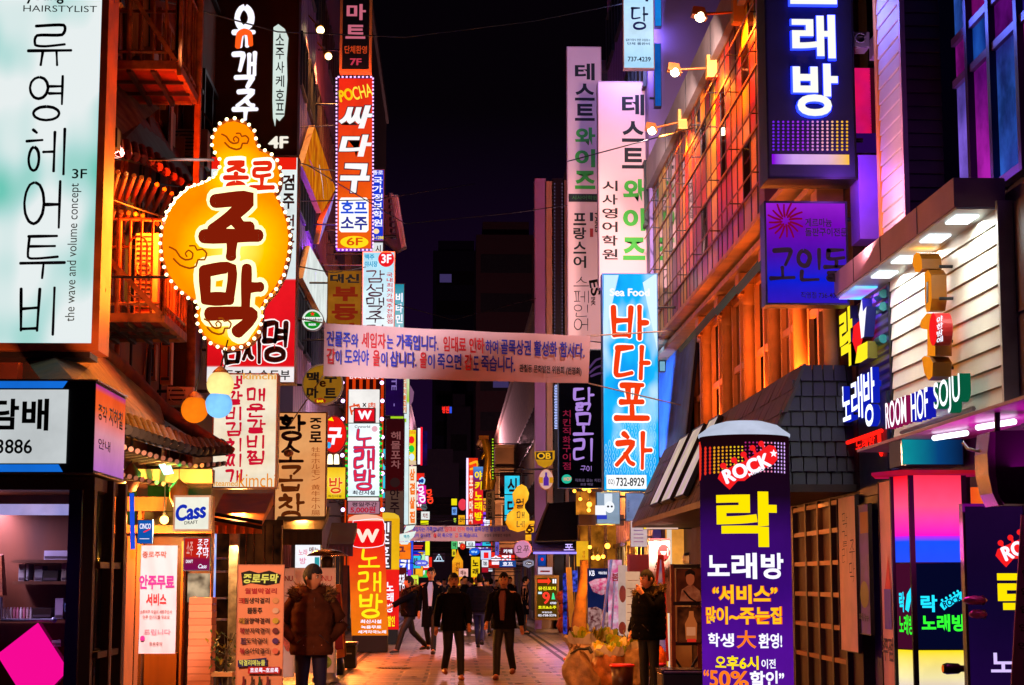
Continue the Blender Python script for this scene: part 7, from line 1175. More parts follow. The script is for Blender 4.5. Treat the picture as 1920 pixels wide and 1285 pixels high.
for pts in (((738, 1005), (758, 1000), (780, 996), (776, 1006), (768, 1014), (750, 1016)), ((756, 1000), (762, 986), (778, 985), (774, 992)), ((748, 1017), (768, 1015), (764, 1021), (752, 1021))): m.prism([PY(x, y, 58) for x, y in pts], (0, .15, 0), WL)
m.build('leaf', t); m = MB(); letters(m, plane_y(57.9), [('f', '맥주', 757, 1003, 768, 1010, E('30a0b0', .9, 0, False), {'b': .03})]); m.build('lettering', t)
sign('karaoke_banner', 'upright yellow karaoke banner standing among the far crowd', 'sign', (883, 1044, 900, 1096), 76, E('f0c818', 1, .15), [('f', '노', 886, 1050, 897, 1062, INK, {'b': .04}), ('f', '래', 886, 1066, 897, 1078, D('5a2a10'), {'b': .04}), ('f', '방', 886, 1081, 897, 1093, E('e04010', .9, 0, False), {'b': .04})], rim=.01)
t = thing('lit_gate', 'amber pagoda shaped lit shop gate behind the far crowd', 'gate', PY(858, 1100, 95)); m = MB(); AM = E('f0a81c', 1, .3, True, 'f0781a', 1); lamp('added_tower_lamp', 'POINT', (.3, 128, 11), 11000, 'd0909a', t, .5)  # the point lamp is added far behind the gate to brighten the towers
m.prism([PY(x, y, 95) for x, y in ((848, 1098), (848, 1052), (855, 1040), (858, 1030), (861, 1040), (868, 1052), (868, 1098))], (0, .6, 0), AM); m.build('gate', t); m = MB(); letters(m, plane_y(94.98), [('v', '전집', 854, 1054, 862, 1072, D('8a3a10'), {'b': .02})]); m.build('lettering', t)
cn = {'white': 'eaf0ff', 'red': 'f02818', 'blue': '2a50f0', 'green': '30c850', 'orange': 'ff7a18', 'violet': '9040f0', 'cyan': '30c8e8', 'magenta': 'f028a0', 'amber': 'ffb020'}
rnd = random.Random(33); wd_ = ['호프', '커피', '술집', '노래', '식당', '치킨', '국밥', '만화', '당구']; i = 0
for sd in (-1, 1):
    for nm_, h in cn.items():
        for up in (0, 1):
            if (i * 5 + sd) % 9 == 4: i += 1; continue
            Y = rnd.uniform(66, 140); xw = (-3.3 if Y < 86 else -2.95) if sd < 0 else (3.75 if Y < 72 else 3.25); wm = rnd.uniform(.7, 1.1) if up else rnd.uniform(1.0, 1.5); hm = rnd.uniform(1.8, 3.0) if up else rnd.uniform(.6, .9)
            xm = xw - sd * (wm / 2 + .15); zm = rnd.uniform(2.6, 7.5) if up else rnd.uniform(2.3, 4.6); x0 = 850 + (xm - wm / 2) * FP / Y; x1 = 850 + (xm + wm / 2) * FP / Y; y0 = 1090 - (zm + hm / 2 - 1.6) * FP / Y; y1 = 1090 - (zm - hm / 2 - 1.6) * FP / Y; t_ = wd_[i % 9]; ink = W1 if nm_ in ('red', 'blue', 'violet', 'magenta', 'green') else D('8a1020' if nm_ != 'red' else 'ffffff', .5, 0, 0)
            it = [('v', t_, x0 + (x1 - x0) * .2, y0 + 2, x1 - (x1 - x0) * .2, y1 - 2, ink, {'b': .03})] if up else [('f', t_, x0 + (x1 - x0) * .15, y0 + (y1 - y0) * .2, x1 - (x1 - x0) * .15, y1 - (y1 - y0) * .2, ink, {'b': .03})]
            sign('shop_sign', ('upright ' if up else 'flat ') + nm_ + ' shop sign in the far ' + ('left' if sd < 0 else 'right') + ' hand row of the street', 'sign', (x0, y0, x1, y1), Y, E(h, 1.0, .25), it, th=.15, rim=.02, wall=xw); i += 1
a = PY(928, 836, 96); b = PY(1004, 836, 96); t = thing('corner_house', 'beige three storey house with a dark picture panel facing down the street', 'building', ((a.x + b.x) / 2, 96, 0)); m = MB(); m.box((a.x, 96, 0), (b.x, 104, a.z), D('8a6a5c', .8, 0, .35, 1)); m.build('wall', t)
for y0, y1 in ((834, 839), (876, 880), (938, 944), (990, 996)): m = MB(); blk_ = (PY(926, y1, 95.85), PY(1004, y0, 95.85)); m.box(tuple(blk_[0]), (blk_[1].x, 95.998, blk_[1].z), D('a88878', .7, 0, .3)); m.build('cornice', t)
for x0, x1, y0, y1, mt in ((982, 993, 858, 875, glass()), (935, 975, 884, 934, E('4a1a14', .5, .7, True, '0a0506', 1.2)), (940, 990, 945, 988, E('7a4a1c', .5, .5, True, '2a1808', 1))): p0 = PY(x0, y1, 95.9); p1 = PY(x1, y0, 95.9); m = MB(); m.box(tuple(p0), (p1.x, 95.99, p1.z), D('c8b8b0', .6)); o = m.build('window', t); m = MB(); m.box((p0.x + .06, 95.88, p0.z + .06), (p1.x - .06, 95.899, p1.z - .06), mt); m.build('pane', o)
lamp('house_light', 'AREA', (b.x - 1.2, 92, 3.2), 500, 'ffb070', t, .5, (b.x - 1.2, 96.5, 7))
# ================================================================== street level, left
def blk(m, x0, y0, x1, y1, Y, dep, mt, zbot=None):
    a = PY(x0, y1, Y); b = PY(x1, y0, Y); m.box((a.x, Y, a.z if zbot is None else zbot), (b.x, Y + dep, b.z), mt); return m
t = thing('shop_entrance', 'narrow shop entrance with a pale blue lit door jamb and marble pillar', 'shop entrance', PY(420, 1090, 26.5)); 
m = MB(); blk(m, 396, 985, 405, 1300, 26.5, .1, E('c8d8ff', 1.0, .2, True, '7a90ff', 3), .05); m.build('lit_jamb', t)
m = MB(); blk(m, 424, 985, 446, 1300, 26.5, .3, D('9a9a98', .5, 0, .6, 8), .0); m.build('marble_pillar', t)
m = MB(); blk(m, 398, 975, 530, 1300, 27.2, .1, E('5a2a10', .45, .7, True, '180a06', 3), .0); m.build('interior', t)
m = MB()
for y in (1045, 1070, 1120, 1160): blk(m, 405, y, 424, y + 4, 26.9, .2, D('b8a898', .5))
m.build('shelf', t)
m = MB()
for x in (455, 470, 490, 506, 522): blk(m, x, 985, x + 7, 1300, 27.0, .12, WOOD if x % 2 else DW, .0)
m.build('post', t)
def awning(label, x0, x1, y0, y1, Y, dep, mt, val):
    a = PY(x0, y1, Y); b = PY(x1, y0, Y); t = thing('awning', label, 'awning', ((a.x + b.x) / 2, Y, a.z)); m = MB(); m.hexa([(a.x, Y, a.z), (b.x, Y, a.z), (b.x, Y + dep, a.z + .35), (a.x, Y + dep, a.z + .35), (a.x, Y, a.z + .05), (b.x, Y, a.z + .05), (b.x, Y + dep, b.z + .35), (a.x, Y + dep, b.z + .35)], mt); m.build('canopy', t)
    m = MB(); n = 12
    for i in range(n): xa = a.x + (b.x - a.x) * i / n; xb = a.x + (b.x - a.x) * (i + 1) / n; m.quad((xa, Y - .005, a.z), (xb, Y - .005 + .02 * (i % 2), a.z), (xb, Y - .02 + .02 * (i % 2), a.z - val), (xa, Y - .02, a.z - val), mt)
    m.build('valance', t); return t
aw = awning('orange cloth awning over the shop entrance below the white kimchi lightbox', 392, 492, 962, 985, 25.5, 1.5, D('c86a1c', .7, 0, .3, 3), .12); lamp('added_awning_lamp', 'AREA', PY(445, 992, 26.2), 150, 'ffb060', aw, .2, PY(445, 1400, 24), sy=1.0)  # area lamp added under the awning for light on the street
for y in (962, 972): m = MB(); m.tube([PY(392, y, 25.3), PY(492, y + 18, 25.3)], .03, BLK, 6); m.build('pole', aw)
aw = awning('dark fringed awning under the orange tripe board', 510, 604, 980, 998, 31, 1.8, D('3a2a20', .7, 0, .3), .22); lamp('added_awning_lamp', 'AREA', PY(560, 1010, 32), 320, 'ff9a40', aw, .2, PY(600, 1400, 29), sy=1.2)  # area lamp added below the fringe for light on the street
aw = awning('maroon shop awning behind the patio heater', 612, 662, 1008, 1025, 37, 1.5, D('4a1a14', .7, 0, .3), .2); lamp('added_awning_lamp', 'AREA', PY(640, 1035, 38), 380, 'ff7a30', aw, .2, PY(680, 1400, 36), sy=1.2)  # area lamp added here too, lights the paving and shopfront
sign('poster_lightbox', 'white lightbox with a small red W square and a teal patch under the dark awning', 'sign', (552, 1010, 602, 1075), 33, E('f4f4fa', 1.0, .1), [('r', 558, 1011, 577, 1022, E('e01828', 1, 0, False)), ('f', 'W', 562, 1013, 573, 1020, W1, {'b': .05}), ('r', 590, 1045, 599, 1062, E('30a0a8', .8, 0, False)), ('f', '노래', 560, 1030, 576, 1042, E('f090b0', .9, 0, False)), ('f', '방', 562, 1046, 574, 1058, E('f090b0', .9, 0, False)), ('f', '♪', 584, 1012, 588, 1020, RDD), ('f', '메뉴', 580, 1026, 598, 1036, RDD)], rim=.015)
t = thing('violet_curtain', 'dark violet curtain panel left of the white poster lightbox', 'curtain', PY(535, 1090, 32)); m = MB(); n = 20; a = PY(520, 1300, 32); b = PY(548, 1005, 32)
vs = [(a.x + (b.x - a.x) * i / n, 32 + .03 * math.sin(i * 2.1), z) for i in range(n + 1) for z in (.05, b.z)]; m.add(vs, [(2 * i, 2 * i + 2, 2 * i + 3, 2 * i + 1) for i in range(n)], D('3a1a5a', .7, 0, .3), True); m.build('cloth', t)
hx0 = PY(614, 1032, 29); t = thing('patio_heater', 'patio heater with a wide brassy dish on a thin pole behind the man', 'patio heater', (hx0.x, 29, 0)); z = hx0.z; BRS = D('c87a28', .25, .9, .2)
m = MB(); m.lathe((hx0.x, 29, 0), [(.33, z - .09), (.32, z - .075), (.2, z - .01), (.05, z + .02), (.001, z + .022)], BRS, 28); m.build('dish', t)
m = MB(); m.lathe((hx0.x, 29, 0), [(.07, z - .32), (.09, z - .3), (.1, z - .14), (.06, z - .1)], D('2a1a10', .4, .6), 14); m.build('burner', t); m = MB(); m.tube([(hx0.x, 29, .5), (hx0.x, 29, z - .3)], .03, STEEL, 8); m.build('pole', t)
m = MB(); m.lathe((hx0.x, 29, 0), [(.22, 0), (.22, .06), (.17, .1), (.17, .5), (.12, .55), (.03, .58)], STEEL, 20); m.build('tank_base', t); m = MB(); m.tube([(hx0.x, 29, z + .02), (hx0.x + .06, 29.1, z + .3)], .008, STEEL, 5); m.build('hook', t)
PIZ = D('d86a50', .6, 0, .7, 14)
ml = [('f', 'MENU', 586, 1080, 622, 1090, RDD, {'b': .0}), ('r', 560, 1098, 622, 1100, D('b0a0a0')), ('e', 545, 1175, 570, 1225, PIZ), ('e', 590, 1180, 624, 1222, D('c8a050', .6, 0, .7, 14)), ('e', 596, 1230, 622, 1254, D('8ab040', .6, 0, .6, 12))] + [('f', '피자 스테이크 샐러드', 560, 1108 + 11 * i, 618, 1114 + 11 * i, D('8a3a30'), {'b': .0}) for i in range(5)]
sign('menu_board', 'broad white menu board with pizza pictures behind the man in the brown parka', 'menu board', (541, 1065, 628, 1262), 24.5, D('ecd8cc', .6, 0, .08), ml, cab=D('d8ccc0', .5), th=.05, rim=.01)
sign('menu_board', 'narrow white menu board between the pink menu stand and the man', 'menu board', (530, 1066, 552, 1270), 24, D('ecd8cc', .6, 0, .08), [('f', 'NU', 534, 1080, 549, 1090, RDD), ('e', 531, 1170, 551, 1222, PIZ)], cab=D('d8ccc0', .5), th=.05, rim=.01)
t = thing('a_board', 'orange A-board with a maroon menu leaning beside the white menu board', 'sign board', PY(634, 1232, 31)); q = [PY(625, 1236, 31), PY(646, 1232, 31), PY(639, 1096, 31.3), PY(625, 1096, 31.3)]
m = MB(); m.prism(q, (0, .05, 0), D('e0782a', .6, 0, .2)); q2 = [v + Vector((0, .6, 0)) for v in q[:2]]; m.prism([q2[0], q2[1], q[2] + Vector((0, .06, 0)), q[3] + Vector((0, .06, 0))], (0, .03, 0), D('8a4a1c')); m.build('frame', t)
m = MB(); c = (q[0] + q[1] + q[2] + q[3]) / 4; m.add([c + (v - c) * .78 + Vector((0, -.006, 0)) for v in q], [(0, 1, 2, 3)], E('7a1810', .6, .4)); m.build('sheet', t)  # paper sheet given a glow in place of light falling on it
a = PY(645, 1250, 33); t = thing('black_crate', 'black plastic crate standing on the paving before the karaoke column', 'crate', (a.x, 33, 0)); m = MB(); m.box((a.x - .22, 32.8, .03), (a.x + .22, 33.3, .44), D('0c0c10', .4)); m.build('box', t, .02); m = MB(); m.box((a.x - .24, 32.78, .44), (a.x + .24, 33.32, .5), D('1a1a20', .35)); m.tube([(a.x - .15, 32.77, .3), (a.x + .15, 32.77, .3)], .015, STEEL, 6); m.build('lid', t, .01)
a = PY(628, 1262, 31.2); m = MB(); m.lathe((a.x, 31.2, 0), [(.15, 0), (.17, .1), (.14, .3), (.05, .34), (.001, .34)], D('0a0a0e', .4), 14); tag(m.build('rubbish_bag'), 'small black rubbish bag left of the black crate', 'bag')
# inflatable karaoke columns
def column(label, xc, Y, w_, ztop, lean, fm, items, edge, yb):
    c = PY(xc, yb, Y); t = thing('advertising_column', label, 'sign column', (c.x, Y, 0)); W_ = w_ / 2; m = MB(); m.box((c.x - W_ * .95, Y - .25, .02), (c.x + W_ * .95, Y + .35, .38), D('0a0608', .5)); m.build('base', t)
    def sec(z, k=1): 
        o = []
        for i in range(24): a = 2 * math.pi * i / 24; sx_ = math.copysign(abs(math.cos(a)) ** .35, math.cos(a)); sy_ = math.copysign(abs(math.sin(a)) ** .5, math.sin(a)); o.append((c.x + W_ * k * sx_ - lean * z, Y + .2 + .22 * k * sy_, z))
        return o
    zs = [.36, .6, 1.2, 1.9, 2.5, ztop - .16]; m = MB(); rings = [sec(z) for z in zs]; vs = sum(rings, []); fs = [(i * 24 + j, i * 24 + (j + 1) % 24, i * 24 + 24 + (j + 1) % 24, i * 24 + 24 + j) for i in range(len(zs) - 1) for j in range(24)]; m.add(vs, fs, fm, True); m.build('body', t)
    m = MB(); zz_ = [(ztop - .159, 1), (ztop - .08, .92), (ztop - .02, .6), (ztop, .1)]; vs = sum([sec(z, k) for z, k in zz_], []); m.add(vs, [(i * 24 + j, i * 24 + (j + 1) % 24, i * 24 + 24 + (j + 1) % 24, i * 24 + 24 + j) for i in range(3) for j in range(24)], edge, True); m.build('dome', t)
    m = MB(); letters(m, plane_y(Y - .03), items, .004, .002); m.build('lettering', t); return t
YL = E('f8e818', 1, 0, False)
wc = column('leaning red and orange inflatable karaoke column with a big W and yellow letters', 694, 41, .83, 3.12, .045, EG([(0, 'f07a10'), (.35, 'f06a14'), (.6, 'f03c14'), (1, 'ee1810')], .95, 2, .3, 3.1), [('r', 662, 977, 717, 1024, E('e80c10', 1, 0, False)), ('l', [(662, 977), (718, 975), (719, 1022), (663, 1025), (662, 977)], W1, 1), ('f', 'W', 667, 992, 711, 1018, E('ffd8c8', 1.1, 0, False), {'b': .05}), ('b', '노', 671, 1031, 714, 1065, YL, .13, {'t': .1}), ('b', '래', 669, 1073, 717, 1110, YL, .13, {'t': .1}), ('b', '방', 671, 1115, 719, 1157, YL, .12, {'t': .1}), ('f', '최신시설', 676, 1162, 715, 1169, W1, {'b': .03}), ('f', '녹음무료', 677, 1173, 715, 1179, W1, {'b': .03}), ('f', '세계각국노래', 671, 1182, 724, 1188, W1, {'b': .03})], E('ffb898', .9), 1222)
lamp('column_light', 'POINT', wc.location + Vector((0, -1.0, 1.6)), 90, 'ff5a20', wc, .3)
column('yellow and black inflatable sign column with a red lower half behind the red one', 722, 46, .68, 3.35, 0, EG([(0, 'e81818'), (.52, 'f02018'), (.525, 'f0b818'), (1, 'f0b010')], .95, 2, .3, 3.35), [('r', 706, 977, 734, 1068, D('2a0a06', .5)), ('v', '비즈호프', 712, 978, 730, 1066, W1, {'b': .03}), ('v', '노래방', 724, 1090, 738, 1150, W1, {'b': .03}), ('f', '할인', 727, 1155, 740, 1175, YL, {'b': .03})], E('f0c030', .9), 1195)
# ================================================================== street level, right
t = thing('led_stand', 'dotted LED stand sign showing a red arrow and a big nine', 'sign', (PY(1025, 1175, 56.5).x, 56.5, 0)); LEDF = D('c8902c', .5, .2, .2)
m = MB(); blk(m, 1003, 1079, 1048, 1163, 56.5, .25, LEDF); m.build('frame', t); m = MB(); blk(m, 1007, 1084, 1044, 1158, 56.47, .028, E('6a4a10', .5, .2)); m.build('screen', t); m = MB(); a = PY(1016, 1165, 56.5); b = PY(1034, 1165, 56.5); m.box((a.x, 56.55, .1), (b.x, 56.7, a.z + .05), CREAM); m.box((a.x - .18, 56.3, 0), (b.x + .2, 57.0, .1), CREAM); m.build('stand', t)
m = MB(); Y5 = E('f8f020', 1.1, 0, False); letters(m, plane_y(56.46), [('p', [(1008, 1087), (1027, 1087), (1027, 1083), (1033, 1090), (1027, 1097), (1027, 1093), (1008, 1093)], E('ff3a20', 1.1, 0, False)), ('r', 1036, 1086, 1039, 1094, W1), ('r', 1040, 1086, 1043, 1094, W1), ('f', '뮤진포차', 1009, 1100, 1043, 1107, Y5, {'b': .03}), ('f', '9', 1017, 1110, 1031, 1133, E('ff3a28', 1.1, 0, False), {'b': .03}), ('r', 1009, 1110, 1016, 1114, E('d0e8f0', 1, 0, False)), ('p', [(1036, 1112), (1038, 1112), (1041, 1124), (1034, 1124)], E('40e890', 1, 0, False)), ('f', '호프&소주', 1009, 1136, 1043, 1142, Y5, {'b': .03}), ('f', '4700', 1031, 1129, 1043, 1133, W1), ('f', '주점전문', 1016, 1147, 1035, 1150, W1), ('f', '02-738-5276', 1009, 1152, 1043, 1156, W1, {'b': .02})], .004); m.build('lettering', t)
sign('pale_plate', 'pale plate with a red line above the LED stand', 'sign', (1008, 1063, 1036, 1078), 56.6, E('e0c8d8', .8), [('r', 1013, 1070, 1031, 1073, RDD)], rim=.01)
sign('blue_plate', 'blue poster with a red mark hanging under the violet neon awning', 'poster', (1008, 1040, 1024, 1062), 56, E('1a3a9a', .7, .4, True, '1060d0', 3), [('e', 1014, 1046, 1019, 1052, REDL)], rim=.01)
CV = D('0a060c', .9, 0, .4, 3, .2, (3, 1, .3), .03); t = thing('awning', 'big black sloping canvas awning right of the pink disc sign', 'awning', PY(1040, 1015, 47)); q = [PY(*v) for v in ((1003, 1016, 46), (1083, 1014, 46), (1084, 940, 48), (1028, 944, 48))]; m = MB(); m.prism(q, (0, .06, 0), CV); m.prism([q[0], q[3], q[3] + Vector((0, .9, 0)), q[0] + Vector((0, 2.6, 0))], (.03, 0, 0), CV); m.build('canvas', t); m = MB(); m.tube([q[0] + Vector((0, -.03, 0)), q[3] + Vector((0, -.03, 0))], .03, WOODD, 6); m.tube([q[0] + Vector((0, -.03, 0)), q[1] + Vector((0, -.03, 0))], .03, DKM, 6); m.build('edge_pole', t)
t = awning('violet trimmed shop awning with a neon word below the dark canvas awning', 1000, 1082, 1022, 1036, 46, 1.2, D('3a2a6a', .6, 0, .3), .04); m = MB(); letters(m, plane_y(45.95), [('b', '포', 1056, 1021, 1078, 1032, E('c8b0ff', 1.6, 0, False), .14)]); m.build('neon_word', t); m = MB(); m.tube([PY(1000, 1037, 45.9), PY(1082, 1037, 45.9)], .03, E('8a7aff', 1.6), 6); m.build('neon_tube', t)
lamp('violet_tube', 'AREA', PY(1040, 1040, 45.8), 50, '7a60ff', t, .1, PY(1040, 1300, 45), sy=1)
def shopbulbs():
    for i, (x, y, Y, p) in enumerate(((1077, 921, 44, 0), (1096, 916, 44, 30), (1105, 921, 44, 0), (1088, 936, 43, 0), (1105, 946, 43, 25), (1104, 957, 43, 0), (1018, 1019, 52, 25), (1026, 1018, 52, 0), (1139, 1024, 40, 35), (1112, 1046, 42, 0), (1121, 1046, 42, 45), (1131, 1044, 42, 0), (1106, 1026, 43, 0))):
        bulb_lamp('small warm bulb strung over the right hand shops', PY(x, y, Y), p * 6, 'ffa030', .06 if p else .045, .2, 'bulbs strung over the right shops', 7 if y > 940 or p else 4)
shopbulbs()
t = thing('amber_shop', 'amber lit shop interior with a dark beam behind the strung bulbs', 'shop front', PY(1115, 1090, 45)); AMB = E('f0902a', 1.0, .7, True, '5a2408', 1.6)
m = MB(); blk(m, 1081, 922, 1143, 965, 45, .2, AMB); m.build('upper_panel', t); m = MB(); blk(m, 1086, 965, 1170, 985, 42, .3, WOODD); m.build('beam', t); m = MB(); blk(m, 1084, 985, 1170, 1100, 44.5, .2, E('d07a20', .8, .8, True, '401806', 1.5), .1); m.build('interior', t)
m = MB()
for x in (1084, 1104, 1134, 1168): blk(m, x, 985, x + 4, 1150, 44, .15, WOODD, .0)
m.build('post', t)
m = MB(); blk(m, 1082, 1015, 1103, 1062, 43.5, .2, E('f0b020', .9, .25)); m.build('yellow_panel', t)
m = MB(); letters(m, plane_y(43.45), [('v', '생맥주', 1092, 1032, 1097, 1058, D('8a5a10'), {'b': .01})]); m.build('lettering', t)
sign('appliance_sign', 'pale blue board with a small white machine picture below the seafood sign', 'sign', (1118, 922, 1163, 984), 38, E('9ab0c8', .75, .2), [('r', 1133, 926, 1148, 952, E('e8f0f8', .9, 0, False)), ('e', 1134, 940, 1152, 962, E('f0f4fa', 1, 0, False)), ('e', 1138, 948, 1142, 952, INK), ('e', 1145, 948, 1149, 952, INK), ('r', 1116, 948, 1136, 966, E('f4f4f8', 1, 0, False)), ('r', 1119, 966, 1138, 974, E('3040c0', .9, 0, False))], rim=.015, wall=4.05)
sign('notice_board', 'plain beige panel under the seafood sign', 'panel', (1173, 924, 1216, 978), 35, D('d0bca0', .6, 0, .25), [('f', '02-732', 1177, 938, 1180, 960, D('8a8070'), {'r': 90})], rim=.01, th=.08, wall=4.2)
sign('notice_sheet', 'tall white notice sheets beside the amber doorway', 'notice', (1182, 976, 1214, 1026), 33.5, E('e8c8c8', .7, .2), [('f', '차림표', 1187, 982, 1208, 988, RDD)] + [('r', 1188, 994 + 7 * i, 1206, 996 + 7 * i, D('c89098')) for i in range(4)], rim=.006, th=.03)
sign('pink_strip', 'pink and white strip sign under the shingled awning edge', 'sign', (1206, 973, 1272, 993), 31.5, E('f4c8b8', .85, .15), [('e', 1206, 984, 1212, 993, YEL), ('f', '안주 맛있는 집', 1214, 976, 1242, 988, RDD, {'b': .0}), ('f', '단체예약 환영', 1246, 976, 1268, 986, D('8a2a60'))], rim=.006, th=.04, wall=4.2)
t = thing('amber_doorway', 'plain amber lit doorway wall right of the white standing banner', 'shop front', PY(1285, 1090, 32.5)); m = MB(); blk(m, 1250, 975, 1320, 1130, 32.6, .1, E('f0a048', 1.0, .3, True, 'e08a28', 1), .05); m.build('wall', t); m = MB(); blk(m, 1253, 975, 1259, 1130, 32.4, .1, E('f0d8c0', .8), .0); blk(m, 1300, 975, 1307, 1062, 32.4, .1, E('4a40e0', .9)); m.build('jamb', t); m = MB(); blk(m, 1262, 1058, 1312, 1066, 31.6, .9, CREAM); blk(m, 1264, 1066, 1310, 1140, 31.7, .7, D('c88a40', .6), .0); m.build('counter', t)
p = PY(1292, 1057, 32); t = thing('rice_cooker', 'rounded cream and black rice cooker on the doorway counter', 'rice cooker', p); m = MB(); m.lathe(p, [(.001, 0), (.1, 0), (.115, .03), (.115, .12), (.1, .14)], D('d8a868', .3), 20); m.build('body', t); m = MB(); m.lathe(p, [(.1, .14), (.09, .185), (.03, .2), (.001, .2)], BLK, 20); m.build('lid', t)
banner_cloth('standing_banner', 'white standing banner with a dark red roundel and black letters', (1218, 1010, 1256, 1150), 29.5, D('d8b0a8', .7, 0, .1), [('e', 1233, 1021, 1256, 1050, D('8a1018', .6, 0, 0)), ('p', [(1238, 1034), (1250, 1034), (1247, 1041), (1241, 1041)], D('e0b0a8')), ('r', 1251, 1028, 1253, 1043, D('e0b0a8')), ('f', '옹', 1228, 1054, 1240, 1072, INK, {'b': .02}), ('f', '심이', 1242, 1062, 1254, 1090, INK), ('r', 1218, 1010, 1256, 1013, D('8a1018'))])
m = MB(); a = PY(1180, 1060, 34); b = PY(1240, 1040, 34); m.box((a.x, 34, a.z - .2), (b.x, 34.4, b.z), D('a01818', .6, 0, .2)); tag(m.build('red_valance'), 'dark red cloth valance above the smoking man', 'valance')
t = thing('pink_wall_panel', 'pink lit shop wall behind the smoking man', 'shop front', PY(1205, 1090, 35)); m = MB(); blk(m, 1183, 1050, 1220, 1200, 35, .1, E('f8a880', 1.0, .3, True, 'f07858', 2), .0); m.build('wall', t)
# standing posters; the light on their cloth is put into its glow
MEAT = D('f03a70', .5, 0, .8, 9); NVY = D('101a48', .6, 0, .2)
banner_cloth('meat_banner', 'navy standing banner picturing pink sliced meat', (1102, 1066, 1142, 1192), 37, E('1a2458', .55, .2), [('f', 'KB', 1105, 1070, 1115, 1080, W1), ('f', '옥돌삼겹살', 1122, 1072, 1138, 1077, W1), ('p', [(1104, 1092), (1116, 1086), (1136, 1084), (1142, 1090), (1142, 1112), (1128, 1116), (1112, 1110)], E('f04880', .8, .6, False, 'ffc0d0', 14)), ('p', [(1103, 1140), (1118, 1138), (1142, 1150), (1142, 1190), (1103, 1188)], E('e8b0a8', .7, .5, False, '5a1a20', 11))], wav=.015)
banner_cloth('blossom_banner', 'white banner speckled with pink blossoms next to the meat banner', (1141, 1050, 1166, 1185), 36, E('f0d0e0', .75, .5, True, 'f05a9a', 7), [('f', '봄', 1147, 1075, 1160, 1090, RDD, {'b': .03})], wav=.03)
banner_cloth('beige_banner', 'pale banner with two rose discs leaning beside the blossom banner', (1160, 1060, 1176, 1192), 33, E('e0b8a8', .65, .2), [('e', 1161, 1098, 1174, 1130, D('c07068')), ('e', 1160, 1166, 1174, 1190, D('c07068'))])
banner_cloth('peach_banner', 'peach banner printed with a grid directly left of the smoking man', (1174, 1072, 1200, 1195), 32, E('f4b890', .7, .2), [('r', 1176, 1088 + i * 15, 1198, 1089 + i * 15, D('d88868')) for i in range(7)])
t = thing('banner_pole', 'pair of white crossed poles propping the banners', 'pole', PY(1140, 1190, 35)); m = MB(); m.tube([PY(1128, 1186, 35), PY(1146, 1050, 35.2)], .03, D('d0c8d8', .4), 6); m.tube([PY(1146, 1188, 35.1), PY(1152, 1090, 35.1)], .02, D('d0c8d8', .4), 6); m.build('pole', t)
YP = D('e8a020', .5, 0, .2); t = thing('yellow_post', 'yellow wooden sign post leaning by the LED stand', 'post', PY(1068, 1178, 52)); m = MB(); m.beam(PY(1073, 1176, 52), PY(1066, 1064, 52), .16, .1, YP); m.build('post', t)
t = thing('tarpaulin_bundle', 'tall tan tarpaulin bundle tied to a post behind the sacks', 'tarpaulin', PY(1088, 1190, 43)); m = MB(); TAN = D('9a6428', .8, 0, .5, 5, .8); m.tube([PY(1085, 1190, 43), PY(1086, 1160, 43), PY(1090, 1120, 43), PY(1096, 1080, 43), PY(1095, 1050, 43)], [.2, .17, .13, .11, .1], TAN, 12); m.build('cloth', t); m = MB(); m.box(tuple(PY(1089, 1192, 43.0)), tuple(PY(1099, 1150, 43.3)), WOODD); m.build('plank', t)
t = thing('orange_jars', 'stack of round red and orange glazed jars beyond the LED stand', 'jar stack', (PY(1058, 1170, 56).x, 56, 0)); c = t.location
for z, r, h in ((0, .26, .5), (.5, .2, .42), (.92, .3, .38)): m = MB(); m.lathe((c.x, 56, z), [(.001, 0), (r * .6, 0), (r, h * .45), (r * .7, h * .9), (r * .5, h), (.001, h)], D('c8481c', .25, 0, .4, 4), 16); m.build('jar', t)
m = MB(); blk(m, 1056, 1075, 1063, 1180, 55, .1, E('3a48d0', .8, .6, True, '10184a', 9), .0); blk(m, 1074, 1070, 1086, 1110, 54, .1, E('4a58e0', .9, .7, True, '10184a', 9)); tag(m.build('beaded_panel'), 'blue twinkling beaded panels behind the yellow post', 'panel')
